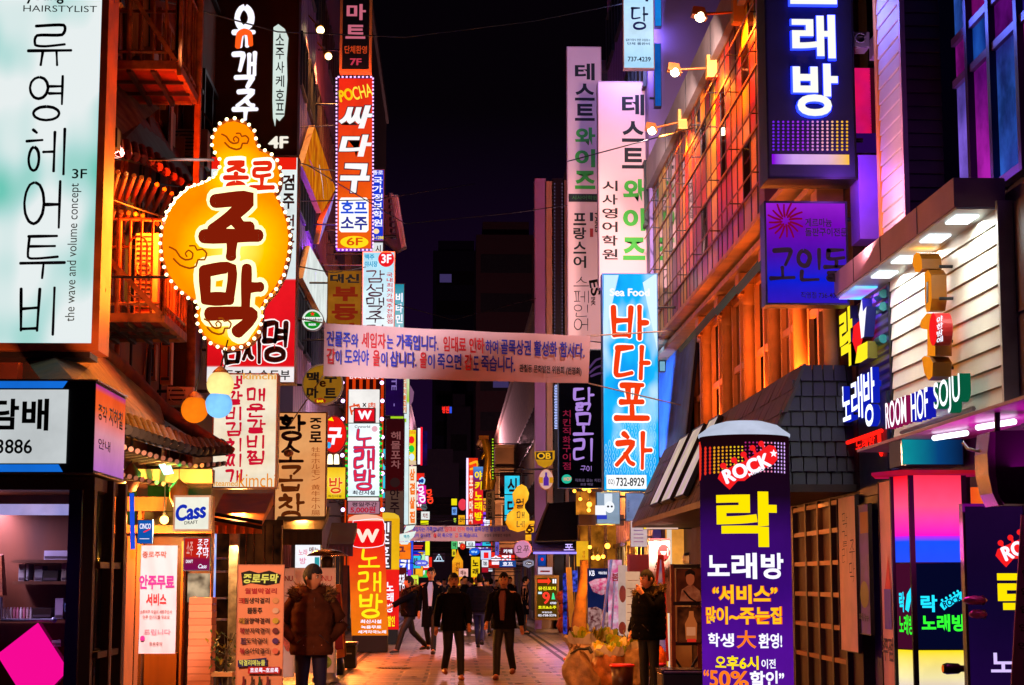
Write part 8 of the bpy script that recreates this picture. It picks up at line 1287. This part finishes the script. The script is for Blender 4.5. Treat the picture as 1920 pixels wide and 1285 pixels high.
# cabbage sacks, buckets, crates
SACK = D('7a5c40', .5, 0, .4, 9, .8); CAB = [D(h, .5, 0, .3) for h in ('c8b818', '7a9a18', 'd8d088', 'a8c030')]
def sack(label, px, Y, r, h, mt, tie, leaves=0, seed=0):
    c = Vector((PY(px, 1250, Y).x, Y, 0)); rnd = random.Random(seed); t = thing('sack', label, 'sack', c); m = MB(); n = 36; prof = [(.8, 0), (1.0, .1), (1.0, .32), (.86, .55), (.64, .75), (.38, .9), (.2, .96), (.34, 1.0)] if tie else [(.72, 0), (.95, .08), (1.04, .3), (1.0, .55), (.97, .8), (.94, .93), (.9, .95), (.86, .9)]; prof = [(prof[i][0] + (prof[i + 1][0] - prof[i][0]) * f, prof[i][1] + (prof[i + 1][1] - prof[i][1]) * f) for i in range(7) for f in (0, .33, .67)] + [prof[-1]]
    vs = []
    for q, z in prof:
        for j in range(n): a = 2 * math.pi * j / n; k = 1 + .07 * math.sin(a * 3 + z * 5 + seed) + .22 * noise.noise(Vector((math.cos(a) * 1.6, math.sin(a) * 1.6 + seed, z * 3))) + .04 * noise.noise(Vector((math.cos(a) * 5, math.sin(a) * 5 + seed, z * 7))); k *= 1 + (.1 * math.sin(a * 11 + seed) + .06 * math.sin(a * 5)) * max(0, z - .55) * 2; vs.append((c.x + r * q * k * math.cos(a) + .16 * z * math.sin(seed * 2.1), Y + r * q * k * math.sin(a), z * h * (1 + .12 * z * noise.noise(Vector((math.cos(a) * 2, math.sin(a) * 2, seed))))))
    m.add(vs, [(i * n + j, i * n + (j + 1) % n, (i + 1) * n + (j + 1) % n, (i + 1) * n + j) for i in range(len(prof) - 1) for j in range(n)], mt, True); m.add(vs[-n:], [tuple(range(n))], mt); m.build('bag', t)
    if tie: m = MB(); z = h * .94; m.tube([(c.x + .33 * r * math.cos(a), Y + .33 * r * math.sin(a), z) for a in [i * .7 for i in range(10)]], .018, BLK, 6); m.tube([(c.x - r * .9, Y - r * .5, h * .84), (c.x - r * .4, Y - r * .4, h * .95), (c.x, Y - r * .3, z), (c.x + r * .25, Y - r * .4, h * .97), (c.x + r * .4, Y - r * .5, h * .86)], [.01, .018, .025, .03, .03], BLK, 6); m.build('tie', t)
    if leaves:
        m = MB()
        for i in range(leaves):
            a = rnd.random() * 6.28; q = r * .9 * rnd.random() ** .5; p = Vector((c.x + q * math.cos(a), Y + q * math.sin(a), h * .9 + .12 * rnd.random())); d = Vector((math.cos(a) * .6, math.sin(a) * .6, rnd.uniform(.6, 1.5))).normalized(); s = d.cross(Vector((math.sin(a), -math.cos(a), .2))).normalized(); L = rnd.uniform(.09, .19); w2 = L * .36
            m.add([p - s * w2 * .4, p + d * L * .45 - s * w2 + Vector((0, 0, .01)), p + d * L - s * w2 * .3, p + d * L + s * w2 * .3, p + d * L * .45 + s * w2, p + s * w2 * .4], [(0, 1, 4, 5), (1, 2, 3, 4)], rnd.choice(CAB), True)
        for i in range(leaves // 12):
            a = rnd.random() * 6.28; q = r * .7 * rnd.random() ** .5; c0 = Vector((c.x + q * math.cos(a), Y + q * math.sin(a), h * .96 + .05 * rnd.random())); b = MB(); b.ball((0, 0, 0), .1, CAB[i % 4], 14, 10); m.add([c0 + Vector(v) * (1 + .35 * noise.noise(Vector(v) * 14 + Vector((i, seed, 0)))) for v in b.v], b.f, rnd.choice([CAB[0], CAB[2], CAB[0], CAB[3]]), True)
        m.build('cabbage_leaves', t)
        m = MB(); n2 = 30
        for j in range(n2): a0, a1 = 2 * math.pi * j / n2, 2 * math.pi * (j + 1) / n2; f = lambda a, o: Vector((c.x + r * (.92 + o) * math.cos(a) + .16 * math.sin(seed * 2.1), Y + r * (.92 + o) * math.sin(a), h * .88 + (.12 + .05 * math.sin(a * 7 + seed) + .04 * math.sin(a * 13)) * (o > 0))); m.add([f(a0, 0), f(a1, 0), f(a1, .22 + .08 * math.sin(a1 * 5)), f(a0, .22 + .08 * math.sin(a0 * 5))], [(0, 1, 2, 3)], D('d8d0c8', .3, 0, .15), True)
        m.build('plastic_lip', t)
    return t
sack('tan sack tied with a black cord, nearest the paving', 1096, 26.3, .24, .66, SACK, True, 0, 2)
sack('open sack of yellow green cabbages behind the tied sack', 1112, 28.2, .3, .72, D('c0a488', .4, 0, .4, 9, 1.0), False, 110, 5)
sack('orange brown sack topped with cabbage behind the red rimmed bucket', 1140, 26.9, .24, .56, D('a0602c', .45, 0, .5, 9, 1.0), False, 60, 9)
sack('wide pale sack of leafy cabbages beside the smoking man', 1176, 27.6, .3, .62, D('b89878', .4, 0, .4, 9, 1.0), False, 90, 13)
bucket('brown bucket with a bright red rim in front of the cabbage sacks', Vector((PY(1167, 1260, 25.3).x, 25.3, 0)), .165, .44, D('3a1610', .4), D('f02818', .4))
bucket('bucket with a red rim half hidden by the tied sack', Vector((PY(1078, 1250, 27.2).x, 27.2, 0)), .16, .45, D('3a1610', .4), D('f02818', .4))
a = PY(1233, 1250, 26); t = thing('mesh_bag', 'orange mesh bag of onions on a black stool', 'bag', (a.x, 26, .38)); m = MB(); m.lathe((a.x, 26, .38), [(.001, 0), (.09, 0), (.125, .07), (.12, .18), (.07, .28), (.02, .32), (.04, .36)], D('d86018', .7, 0, .5, 14, .8), 14); m.build('net', t); m = MB(); m.lathe((a.x, 26, .37), [(.1, .015), (.128, .03), (.128, .06), (.12, .065)], D('e03a70', .5), 14); m.build('band', t)
t = thing('black_stool', 'black round stool holding the orange mesh bag', 'stool', (a.x, 26, 0)); m = MB(); m.lathe((a.x, 26, 0), [(.001, .34), (.15, .34), (.16, .36), (.15, .38), (.001, .38)], BLK, 18); m.build('seat', t)
for k in range(4): q = k * 1.57 + .78; m = MB(); m.tube([(a.x + .11 * math.cos(q), 26 + .11 * math.sin(q), .34), (a.x + .15 * math.cos(q), 26 + .15 * math.sin(q), 0)], .018, BLK, 6); m.build('leg', t)
t = thing('a_board', 'red framed A-board leaning behind the smoking man', 'sign board', PY(1235, 1240, 28.5)); m = MB()
for xa, xb in ((1217, 1236), (1252, 1242)): m.beam(PY(xa, 1240, 28.5), PY(xb, 1040, 28.5), .04, .04, D('d02828', .5))
m.beam(PY(1218, 1225, 28.5), PY(1251, 1225, 28.5), .03, .03, D('d02828', .5)); m.beam(PY(1236, 1045, 28.5), PY(1243, 1045, 28.5), .03, .03, D('d02828', .5)); m.beam(PY(1230, 1240, 29.3), PY(1240, 1042, 28.53), .03, .03, D('8a1818', .5)); m.build('frame', t)
m = MB(); m.prism([PY(1221, 1222, 28.52), PY(1250, 1222, 28.52), PY(1242, 1050, 28.52), PY(1237, 1050, 28.52)], (0, .01, 0), E('e8a080', .55, .5, True, '6a4a9a', 3)); m.build('sheet', t)  # light on the paper sheet is put into its own glow
t = thing('picture_stand', 'dark wooden stand holding two framed picture posters', 'stand', (PY(1292, 1250, 24).x, 24, 0)); m = MB()
for x in (1262, 1310): a = PY(x, 1090, 24); m.beam((a.x, 24, 0), (a.x, 24.05, PY(x, 1058, 24).z), .05, .05, D('6a2a14', .5, 0, .3))
for y in (1062, 1132, 1207): m.beam(PY(1262, y, 24.03), PY(1312, y, 24.03), .04, .05, D('1a0c08', .5))
a = PY(1264, 1240, 24); b = PY(1310, 1240, 24); m.beam((a.x, 24.02, .1), (b.x, 24.02, .6), .04, .03, BLK); m.beam((b.x, 24.06, .1), (a.x, 24.06, .6), .04, .03, BLK); m.build('frame', t)
SK_ = D('b85a38', .6, 0, .3)
sign('framed_poster', 'brown framed poster of a person in a patterned shirt, upper of the two', 'poster', (1268, 1066, 1316, 1129), 23.95, E('6a2410', .5, .5, True, '3a1208', 4), [('e', 1286, 1073, 1302, 1098, E('a84a28', .6, 0, False)), ('p', [(1284, 1082), (1285, 1072), (1294, 1067), (1303, 1073), (1303, 1080), (1295, 1076), (1288, 1078)], INK), ('p', [(1274, 1129), (1278, 1106), (1290, 1098), (1300, 1098), (1312, 1108), (1316, 1129)], E('c0603a', .55, .5, False, '8a3a20', 12)), ('l', [(1282, 1108), (1294, 1122), (1304, 1128)], INK, 3)], cab=D('4a1a0c'), th=.03, rim=.01)  # both framed prints glow by themselves in place of light on them
sign('framed_poster', 'brown framed poster of a drink bottle, lower of the two', 'poster', (1270, 1138, 1316, 1206), 23.95, E('7a3416', .5, .5, True, '2a0e06', 5), [('p', [(1286, 1200), (1284, 1170), (1291, 1156), (1292, 1146), (1300, 1146), (1301, 1156), (1307, 1170), (1306, 1200)], E('b85a28', .65, 0, False)), ('r', 1287, 1176, 1304, 1192, E('e08858', .6, 0, False)), ('r', 1288, 1198, 1305, 1204, E('d02818', .8, 0, False))], cab=D('4a1a0c'), th=.03, rim=.01)
a = PY(1242, 1256, 22.5); b = PY(1318, 1256, 22.5); t = thing('storage_box', 'dark storage box with a violet sheen painted on its lid beside the advertising column', 'box', ((a.x + b.x) / 2, 22.6, 0)); m = MB(); m.box((a.x, 22.5, 0), (b.x, 23.1, a.z - .05), D('12101c', .4)); m.build('tub', t, .015); m = MB(); m.box((a.x - .015, 22.48, a.z - .049), (b.x + .015, 23.12, a.z), D('2a2438', .2)); m.box((a.x + .02, 22.475, a.z - .03), (b.x, 22.479, a.z - .02), D('9a80d0', .3)); m.build('lid', t, .01)  # pale violet strip paints the sheen onto the lid edge

# ================================================================== people
def tmp_eval(o):
    dg = workshop_graph(); me = bpy.data.meshes.new_from_object(o.evaluated_get(dg)); return me
def skin_mesh(nodes, edges, sub=1):
    me = bpy.data.meshes.new('sk'); me.from_pydata([n[0] for n in nodes], edges, []); o = bpy.data.objects.new('sk', me); TS.collection.objects.link(o)
    o.modifiers.new('s', 'SKIN'); s2 = o.modifiers.new('u', 'SUBSURF'); s2.levels = sub
    for i, n in enumerate(nodes): r = n[1]; me.skin_vertices[0].data[i].radius = r if isinstance(r, tuple) else (r, r); me.skin_vertices[0].data[i].use_root = (i == 0)
    r = tmp_eval(o); v = [Vector(q.co) for q in r.vertices]; f = [tuple(p.vertices) for p in r.polygons]; bpy.data.meshes.remove(r); bpy.data.objects.remove(o); return v, f
SKIN = D('c08058', .5, 0, .12, 9); EYED = D('0a0606', .3, 0, 0); LIP = D('8a3a30', .5, 0, 0); HAIR = D('070504', .7, 0, .3, 20, 0, None, .15)
def rz(v, a): c, s = math.cos(R(a)), math.sin(R(a)); return Vector((v[0] * c - v[1] * s, v[0] * s + v[1] * c, v[2]))
def rx(v, a): c, s = math.cos(R(a)), math.sin(R(a)); return Vector((v[0], v[1] * c - v[2] * s, v[1] * s + v[2] * c))
def head_pts(kind, yaw, tilt, k):
    """kind: 'face', 'hair', 'hat' -> verts, faces (head centre at the origin, looking to -y)"""
    n, K = 28, 20; V = []; F = []
    for i in range(K + 1):
        a = math.pi * i / K
        for j in range(n):
            t = 2 * math.pi * j / n; x, y, z = math.sin(a) * math.cos(t), math.sin(a) * math.sin(t), -math.cos(a); lo = max(0, -z)
            px, py, pz = x * .076 * (1 - .3 * lo ** 1.6), y * .097 * (1 - (.3 * lo if y > 0 else .12 * lo ** 2)), z * .118
            if kind == 'face':
                if y < 0:
                    py -= .020 * math.exp(-(x / .13) ** 2 - ((z + .14) / .13) ** 2) + .011 * math.exp(-(x / .1) ** 2 - ((z - .02) / .16) ** 2) + .008 * math.exp(-(x / .3) ** 2 - ((z + .82) / .15) ** 2) + .006 * math.exp(-(x / .25) ** 2 - ((z + .45) / .1) ** 2) + .005 * math.exp(-(x / .6) ** 2 - ((z - .27) / .12) ** 2)
                    for s in (-1, 1): py += .012 * math.exp(-((x - .4 * s) / .17) ** 2 - ((z - .08) / .12) ** 2)
            else:
                g = 1.09 + (.03 * noise.noise(Vector((x * 6, y * 6, z * 6))) if kind == 'hair' else .02 * math.sin(j * 2)); px *= g; py *= g; pz *= g; pz += .004
            V.append(Vector((px, py, pz)))
    for i in range(K):
        for j in range(n):
            q = (i * n + j, i * n + (j + 1) % n, (i + 1) * n + (j + 1) % n, (i + 1) * n + j)
            if kind != 'face':
                z = -math.cos(math.pi * (i + .5) / K); y = math.sin(2 * math.pi * (j + .5) / n)
                if not (z > (.34 + .1 * math.sin(j * 2.3) if kind == 'hair' else .26) or (y > -.35 and z > (-.55 if kind == 'hair' else -.15) and (y > .15 or z > -.2))): continue
            F.append(q)
    return [rz(rx(v * k, tilt), yaw) for v in V], F
def loft(mb, rings, mt, n=20, tr=lambda v: v, quilt=0, close=True, sq=.8):
    vs = []
    for z, ax, ay, cx_, cy_ in rings:
        for j in range(n):
            t = 2 * math.pi * j / n; c, s = math.cos(t), math.sin(t); vs.append(tr(Vector((cx_ + ax * math.copysign(abs(c) ** sq, c), cy_ + ay * math.copysign(abs(s) ** sq, s), z))))
    fs = [(i * n + j, i * n + (j + 1) % n, (i + 1) * n + (j + 1) % n, (i + 1) * n + j) for i in range(len(rings) - 1) for j in range(n)]
    mb.add(vs, fs, mt, True)
    if close: mb.add(vs[:n], [tuple(range(n))], mt); mb.add(vs[-n:], [tuple(range(n))], mt)
def tubes(mb, pts, rs, mt, tr, n=12, steps=4, puff=0):
    P = []; Rr = []
    for a in range(len(pts) - 1):
        for s in range(steps): t = s / steps; P.append(Vector(pts[a]).lerp(Vector(pts[a + 1]), t)); Rr.append((rs[a] * (1 - t) + rs[a + 1] * t) * (1 + puff * (1 if (a * steps + s) % 2 else -1)))
    P.append(Vector(pts[-1])); Rr.append(rs[-1]); mb.tube([tr(p) for p in P], Rr, mt, n)
def person(label, px, Y, head=0, H=1.74, legs='stand', arms=None, coat='14121a', hem=.8, trous='101018', shoe='0c0a0a', hat=None, hair=True, fur=None, yaw=0, tilt=0, puff=0, open_=None, cap=False, beard=False, lod=0, group=None, bulk=1.0, skin=None, glasses=False, sole=None, scarf=None):
    k = H / 1.75; base = Vector((PY(px, 1150, Y).x, Y, 0)); tr = lambda v: base + rz(Vector(v) * k, head); SKN = skin or SKIN
    L = {'stand': (((.1, 0, .5), (.11, .02, .08)), ((-.1, 0, .5), (-.11, .02, .08))), 'walk': (((.09, -.19, .53), (.085, -.26, .085)), ((-.09, .03, .5), (-.085, .38, .18))), 'walk2': (((.09, .02, .5), (.09, .36, .17)), ((-.085, -.19, .53), (-.08, -.26, .085))), 'stride': (((.08, -.22, .52), (.08, -.36, .09)), ((-.08, .12, .5), (-.08, .48, .17)))}[legs]
    A = arms or (((.235, .03, 1.1), (.235, -.06, .86)), ((-.235, .03, 1.1), (-.235, -.06, .86)))
    hp = (0, 0, .95); nodes = [(hp, .12), ((0, 0, 1.15), .115), ((0, .01, 1.35), .13), ((0, .01, 1.46), .06), ((0, -.005, 1.54), .055), ((0, -.01, 1.6), .06)]; edges = [(0, 1), (1, 2), (2, 3), (3, 4), (4, 5)]
    for s, leg in ((1, L[0]), (-1, L[1])):
        i = len(nodes); fd = Vector((0, -.13, -.045)); nodes += [((.09 * s, 0, .9), .085), (leg[0], .058), (leg[1], .042), (tuple(Vector(leg[1]) + fd), .035)]; edges += [(0, i), (i, i + 1), (i + 1, i + 2), (i + 2, i + 3)]
    hands = []
    for s, ar in ((1, A[0]), (-1, A[1])):
        i = len(nodes); e, w_ = Vector(ar[0]), Vector(ar[1]); d = (w_ - e).normalized(); hd = w_ + d * .05; nodes += [((.18 * s, .01, 1.41), .06), (tuple(e), .042), (tuple(w_), .028), (tuple(hd), .036), (tuple(w_ + d * .09), .03)]; edges += [(2, i), (i, i + 1), (i + 1, i + 2), (i + 2, i + 3), (i + 3, i + 4)]
        if not lod:
            sd = d.cross(Vector((0, 1, .3))).normalized(); q = w_ + d * .09; cu = Vector((0, -.012, -.004))
            for f, ln in ((-.024, .055), (-.008, .068), (.008, .064), (.024, .05)):
                a = len(nodes); nodes += [(tuple(q + sd * f + d * ln * .5), .0085), (tuple(q + sd * f * .9 + d * ln + cu), .0075)]; edges += [(i + 4, a), (a, a + 1)]
            a = len(nodes); nodes += [(tuple(w_ + d * .055 + Vector((-s * .02, -.035, 0))), .0095), (tuple(w_ + d * .095 + Vector((-s * .02, -.045, 0))), .008)]; edges += [(i + 3, a), (a, a + 1)]
    v, f = skin_mesh(nodes, edges, 1 if not lod else 0); m = MB(); m.add([tr(q) for q in v], f, SKN, True)
    hc = Vector((0, -.022, 1.635)); hv, hf = head_pts('face', yaw, tilt, 1); ht = lambda q: tr(hc + q * 1.1); m.add([ht(q) for q in hv], hf, SKN, True); hq = lambda q: ht(rz(rx(Vector(q), tilt), yaw))
    if not lod:
        for s in (-1, 1):
            for c, r, mt in (((.030 * s, -.082, .010), (.016, .009, .0075), D('d8c8b8', .4, 0, 0)), ((.030 * s, -.088, .010), (.0085, .005, .0075), EYED), ((.030 * s, -.089, .026), (.021, .006, .005), HAIR)): b = MB(); b.ball((0, 0, 0), r, mt, 8, 6); m.add([hq(Vector(c) + Vector(q)) for q in b.v], b.f, mt, True)
            b = MB(); b.ball((0, 0, 0), (.010, .02, .03), SKN, 8, 6); m.add([hq(Vector((.077 * s, .008, 0)) + Vector(q)) for q in b.v], b.f, SKN, True)
        b = MB(); b.ball((0, 0, 0), (.025, .008, .008), LIP, 10, 6); m.add([hq(Vector((0, -.094, -.056)) + Vector(q)) for q in b.v], b.f, LIP, True)
        if beard: b = MB(); b.ball((0, 0, 0), (.032, .012, .02), HAIR, 10, 6); m.add([hq(Vector((0, -.083, -.088)) + Vector(q)) for q in b.v], b.f, HAIR, True); b = MB(); b.ball((0, 0, 0), (.026, .006, .004), HAIR, 10, 6); m.add([hq(Vector((0, -.097, -.043)) + Vector(q)) for q in b.v], b.f, HAIR, True)
    o = m.build('person'); o.data.transform(Matrix.Translation(-base)); o.location = base; tag(o, label, 'person', group); t = o
    if glasses:
        m = MB()
        for s in (-1, 1): m.tube([hq((.031 * s + .019 * math.cos(a * .8), -.105, .008 + .016 * math.sin(a * .8))) for a in range(9)], .0025, BLK, 5)
        m.build('glasses', t)
    if hair: hv, hf = head_pts('hair', yaw, tilt, 1); m = MB(); m.add([ht(q) for q in hv], hf, HAIR, True); m.build('hair', t)
    if hat:
        hv, hf = head_pts('hat', yaw, tilt, 1.03); m = MB(); hm = D(hat, .8, 0, .2, 30, .3); m.add([ht(q + Vector((0, 0, .006))) for q in hv], hf, hm, True)
        if cap: b = MB(); b.prism([(-.06, -.085, .05), (-.045, -.14, .043), (0, -.158, .04), (.045, -.14, .043), (.06, -.085, .05)], (0, 0, .008), hm); m.add([hq(q) for q in b.v], b.f, hm)
        m.build('hat', t)
    # clothes
    CO = D(coat, .85, 0, .4, 8, .15, None, .04); m = MB(); B = bulk
    if puff:
        rings = []; N = 22
        for i in range(N + 1): q = i / N; z = hem + (1.47 - hem) * q; w1 = (.212 if q < .7 else .212 * (1 - .6 * ((q - .7) / .3) ** 1.5)) * B; bu = .014 * abs(math.sin(q * math.pi * 6.5)) ** .6; rings.append((z, w1 + bu, (.165 + .01 * math.sin(q * 3) - (.1 * max(0, q - .8))) * B + bu, 0, .0))
    else:
        zs = [(hem, .2, .14), (.95, .182, .13), (1.1, .172, .12), (1.25, .185, .128), (1.34, .19, .125), (1.41, .155, .105), (1.46, .105, .085), (1.50, .072, .075)]; rings = [(z, a * B, b * B, 0, .005) for z, a, b in zs if z == hem or z > hem + .04]
    loft(m, rings, CO, 24, tr)
    for s, ar in ((1, A[0]), (-1, A[1])): tubes(m, [(.1 * s, .01, 1.41), (.185 * s * B, .01, 1.365), ar[0], tuple(Vector(ar[1]) * .94 + Vector(ar[0]) * .06)], [.06 * B, .07 * B, .06 * B, .046 * B] if not puff else [.06 * B, .082 * B, .073 * B, .058 * B], CO, tr, 12, 4, .05 if puff else 0)
    m.build('coat', t)
    if puff:
        m = MB(); m.tube([tr((.012, -.172 * B, z)) for z in (hem + .02, .95, 1.1, 1.25, 1.36, 1.42)], .006, D('4a2a18', .4), 5)
        for s in (-1, 1): m.tube([tr((.07 * s, -.175 * B, 1.02)), tr((.17 * s, -.15 * B, .93))], .008, D('2a140c', .5), 5)
        m.build('seams', t)
    if open_: m = MB(); m.prism([tr(q) for q in ((-.03, -.165 * B, .98), (.03, -.165 * B, .98), (.06, -.15 * B, 1.36), (.035, -.12, 1.47), (-.035, -.12, 1.47), (-.06, -.15 * B, 1.36))], rz(Vector((0, .03, 0)), head), D(open_, .7, 0, .1)); m.build('shirt', t)
    if scarf: m = MB(); loft(m, [(1.44, .11, .105, 0, -.01), (1.49, .105, .105, 0, -.015), (1.54, .085, .09, 0, -.015)], D(scarf, .9, 0, .3, 20, .4), 16, tr); m.build('scarf', t)
    TM = D(trous, .7, 0, .2, 10, .15); m = MB(); loft(m, [(.78, .155, .11, 0, 0), (.86, .165, .125, 0, 0), (.96, .165, .125, 0, 0), (1.0, .15, .11, 0, 0)], TM, 18, tr)
    for s, leg in ((1, L[0]), (-1, L[1])): tubes(m, [(.085 * s, 0, .9), leg[0], tuple(Vector(leg[1]) + Vector((0, .0, .0)))], [.098, .068, .056], TM, tr, 14, 5)
    m.build('trousers', t)
    for s, leg in ((1, L[0]), (-1, L[1])):
        b = MB(); a = Vector(leg[1]); SH_ = D(shoe, .4, 0, .1); p = max(0, a.z - .09) * 2.2; b.ball((0, 0, 0), (.05, .13, .05), SH_, 14, 8); m = MB(); m.add([tr(a + rx(Vector((q[0], q[1] - .06, max(q[2], -.03) - .045 + .0)), math.degrees(p))) for q in b.v], b.f, SH_, True)
        if sole: b = MB(); b.ball((0, 0, 0), (.052, .134, .014), D(sole, .6), 14, 6); m.add([tr(a + rx(Vector((q[0], q[1] - .06, q[2] - .072)), math.degrees(p))) for q in b.v], b.f, D(sole, .6), True)
        m.build('shoe', t)
    if fur:
        m = MB(); rnd = random.Random(3); fm_ = [D(h, .9, 0, .2) for h in fur]; back = fur[0]
        b = MB(); loft(b, [(1.38, .2, .15, 0, .05), (1.46, .19, .15, 0, .06), (1.53, .15, .11, 0, .075), (1.55, .1, .08, 0, .075)], CO, 18, tr); b.build('hood', t)
        for i in range(900 if not lod else 120):
            a = rnd.uniform(-2.45, 2.45) + math.pi / 2; z0 = 1.46 + .07 * math.sin(a) + rnd.gauss(0, .022); rr_ = .162 + rnd.uniform(-.025, .05); p = Vector((rr_ * 1.15 * math.cos(a), rr_ * .9 * math.sin(a) + .01, z0)); d = Vector((math.cos(a) + rnd.gauss(0, .4), math.sin(a) + rnd.gauss(0, .4), .5 + rnd.gauss(0, .5))).normalized(); s_ = d.cross(Vector((rnd.gauss(0, 1), rnd.gauss(0, 1), rnd.gauss(0, 1)))).normalized(); l = rnd.uniform(.04, .085)
            m.add([tr(p - s_ * .009), tr(p + s_ * .009), tr(p + d * l)], [(0, 1, 2)], rnd.choice(fm_))
        m.build('fur_trim', t)
    return t
FUR = ('6a4014', '7a5020', '3a2008', '8a6428')
pk_ = (((.335, .05, 1.12), (.17, -.09, .96)), ((-.335, .05, 1.12), (-.17, -.09, .96)))
person('man in a brown quilted parka with fur hood and black beanie, hands in pockets', 585, 19.9, 8, 1.75, 'stand', pk_, '4a2412', .8, '1a1030', '0c0a0a', '0a0a0e', True, FUR, 48, 4, 1, bulk=1.08)
person('bearded man in a black cap and dark coat walking towards us', 850, 29.6, 10, 1.7, 'walk', (((.25, -.04, 1.12), (.23, -.2, .92)), ((-.25, .1, 1.12), (-.26, .16, .88))), '0c0a10', .82, '0a0a0e', 'a05018', '08080a', False, None, -8, -10, 0, cap=True, beard=True, scarf='0a080c', bulk=1.12)
person('short haired man in an open dark coat over a striped shirt, walking', 945, 29.7, -12, 1.72, 'walk2', (((.25, .12, 1.12), (.27, .17, .88)), ((-.25, -.05, 1.12), (-.25, -.22, .94))), '0e0a0e', .84, '0c0a0e', '6a2a10', None, True, None, 6, 2, 0, open_='6a3a38', bulk=1.1)
person('tall man in glasses with a long black overcoat and white shirt', 808, 40, -6, 1.88, 'walk', None, '08070a', .55, '08080c', '1a0c08', None, True, None, 0, 0, 0, open_='c8c0d8', glasses=True)
person('hooded youth with fur collar pointing an arm at the red karaoke column', 768, 40.3, -62, 1.68, 'stride', (((.2, -.28, 1.24), (.16, -.52, 1.1)), ((-.26, .1, 1.14), (-.24, .14, .9))), '100c12', .85, '100e14', '201818', '120e14', True, ('6a4018', '8a5a28', '4a2a10'), -10, 4, 1, bulk=1.02, sole='c8c0c0')
person('broad man seen from behind in a dark jacket and blue jeans', 900, 43.5, 172, 1.76, 'walk', None, '0e0a14', .86, '1a1a4a', '0c0a0a', None, True, None, 0, 0, 1, bulk=1.25)
person('man in a black padded coat with fur hood smoking by the cabbage sacks', 1216, 25, -52, 1.735, 'stand', (((.24, -.12, 1.2), (.08, -.19, 1.44)), ((-.3, .06, 1.13), (-.24, -.1, .9))), '07060a', .8, '060608', '060606', None, True, ('5a4418', '7a6028', '3a2c10'), -6, 6, 1, bulk=1.12)
person('dark clothed person standing alone by the LED stand sign', 984, 55, 90, 1.72, 'stand', None, '0a080c', .6, '0c0a10', lod=1)
rnd = random.Random(21)
for i, (px, Y) in enumerate(((832, 72), (842, 66), (866, 70), (871, 58), (884, 64), (893, 72), (912, 53), (920, 60), (931, 66), (938, 82), (956, 70), (822, 84), (878, 84), (848, 90))):
    person('person in dark winter clothes in the crowd far up the street', px, Y, rnd.choice([0, 12, 175, 190, -20]), 1.62 + rnd.random() * .14, rnd.choice(['walk', 'walk2', 'stand']), None, rnd.choice(['0c0a10', '14101c', '1a1418', '0a0a0e', '4a4038']) if px != 938 else '8a7a68', rnd.choice([.7, .82]), rnd.choice(['0c0c14', '14142a', '0a0a0c']), lod=1, group='crowd far up the street', bulk=1.1)
# a cigarette, a street lamp's worth of small clutter on the paving
m = MB(); rnd = random.Random(2)
for i in range(80):
    x = rnd.uniform(-1.8, 2.4); y = rnd.uniform(23, 52); s = rnd.uniform(.02, .06); a = rnd.random() * 3; d = Vector((math.cos(a), math.sin(a), 0)) * s; e = Vector((-d.y, d.x, 0)) * rnd.uniform(.3, .9); p = Vector((x, y, .0125)); m.prism([p - d - e, p + d - e, p + d + e, p - d + e], (0, 0, .004), D(rnd.choice(['8a8078', '3a2a20', '9a8a80']), .8, 0, 0))
o = m.build('litter'); o['kind'] = 'stuff'; o['label'] = 'scraps of paper and leaves scattered over the paving'
bpy.data.objects.remove(TOB); bpy.data.scenes.remove(TS)
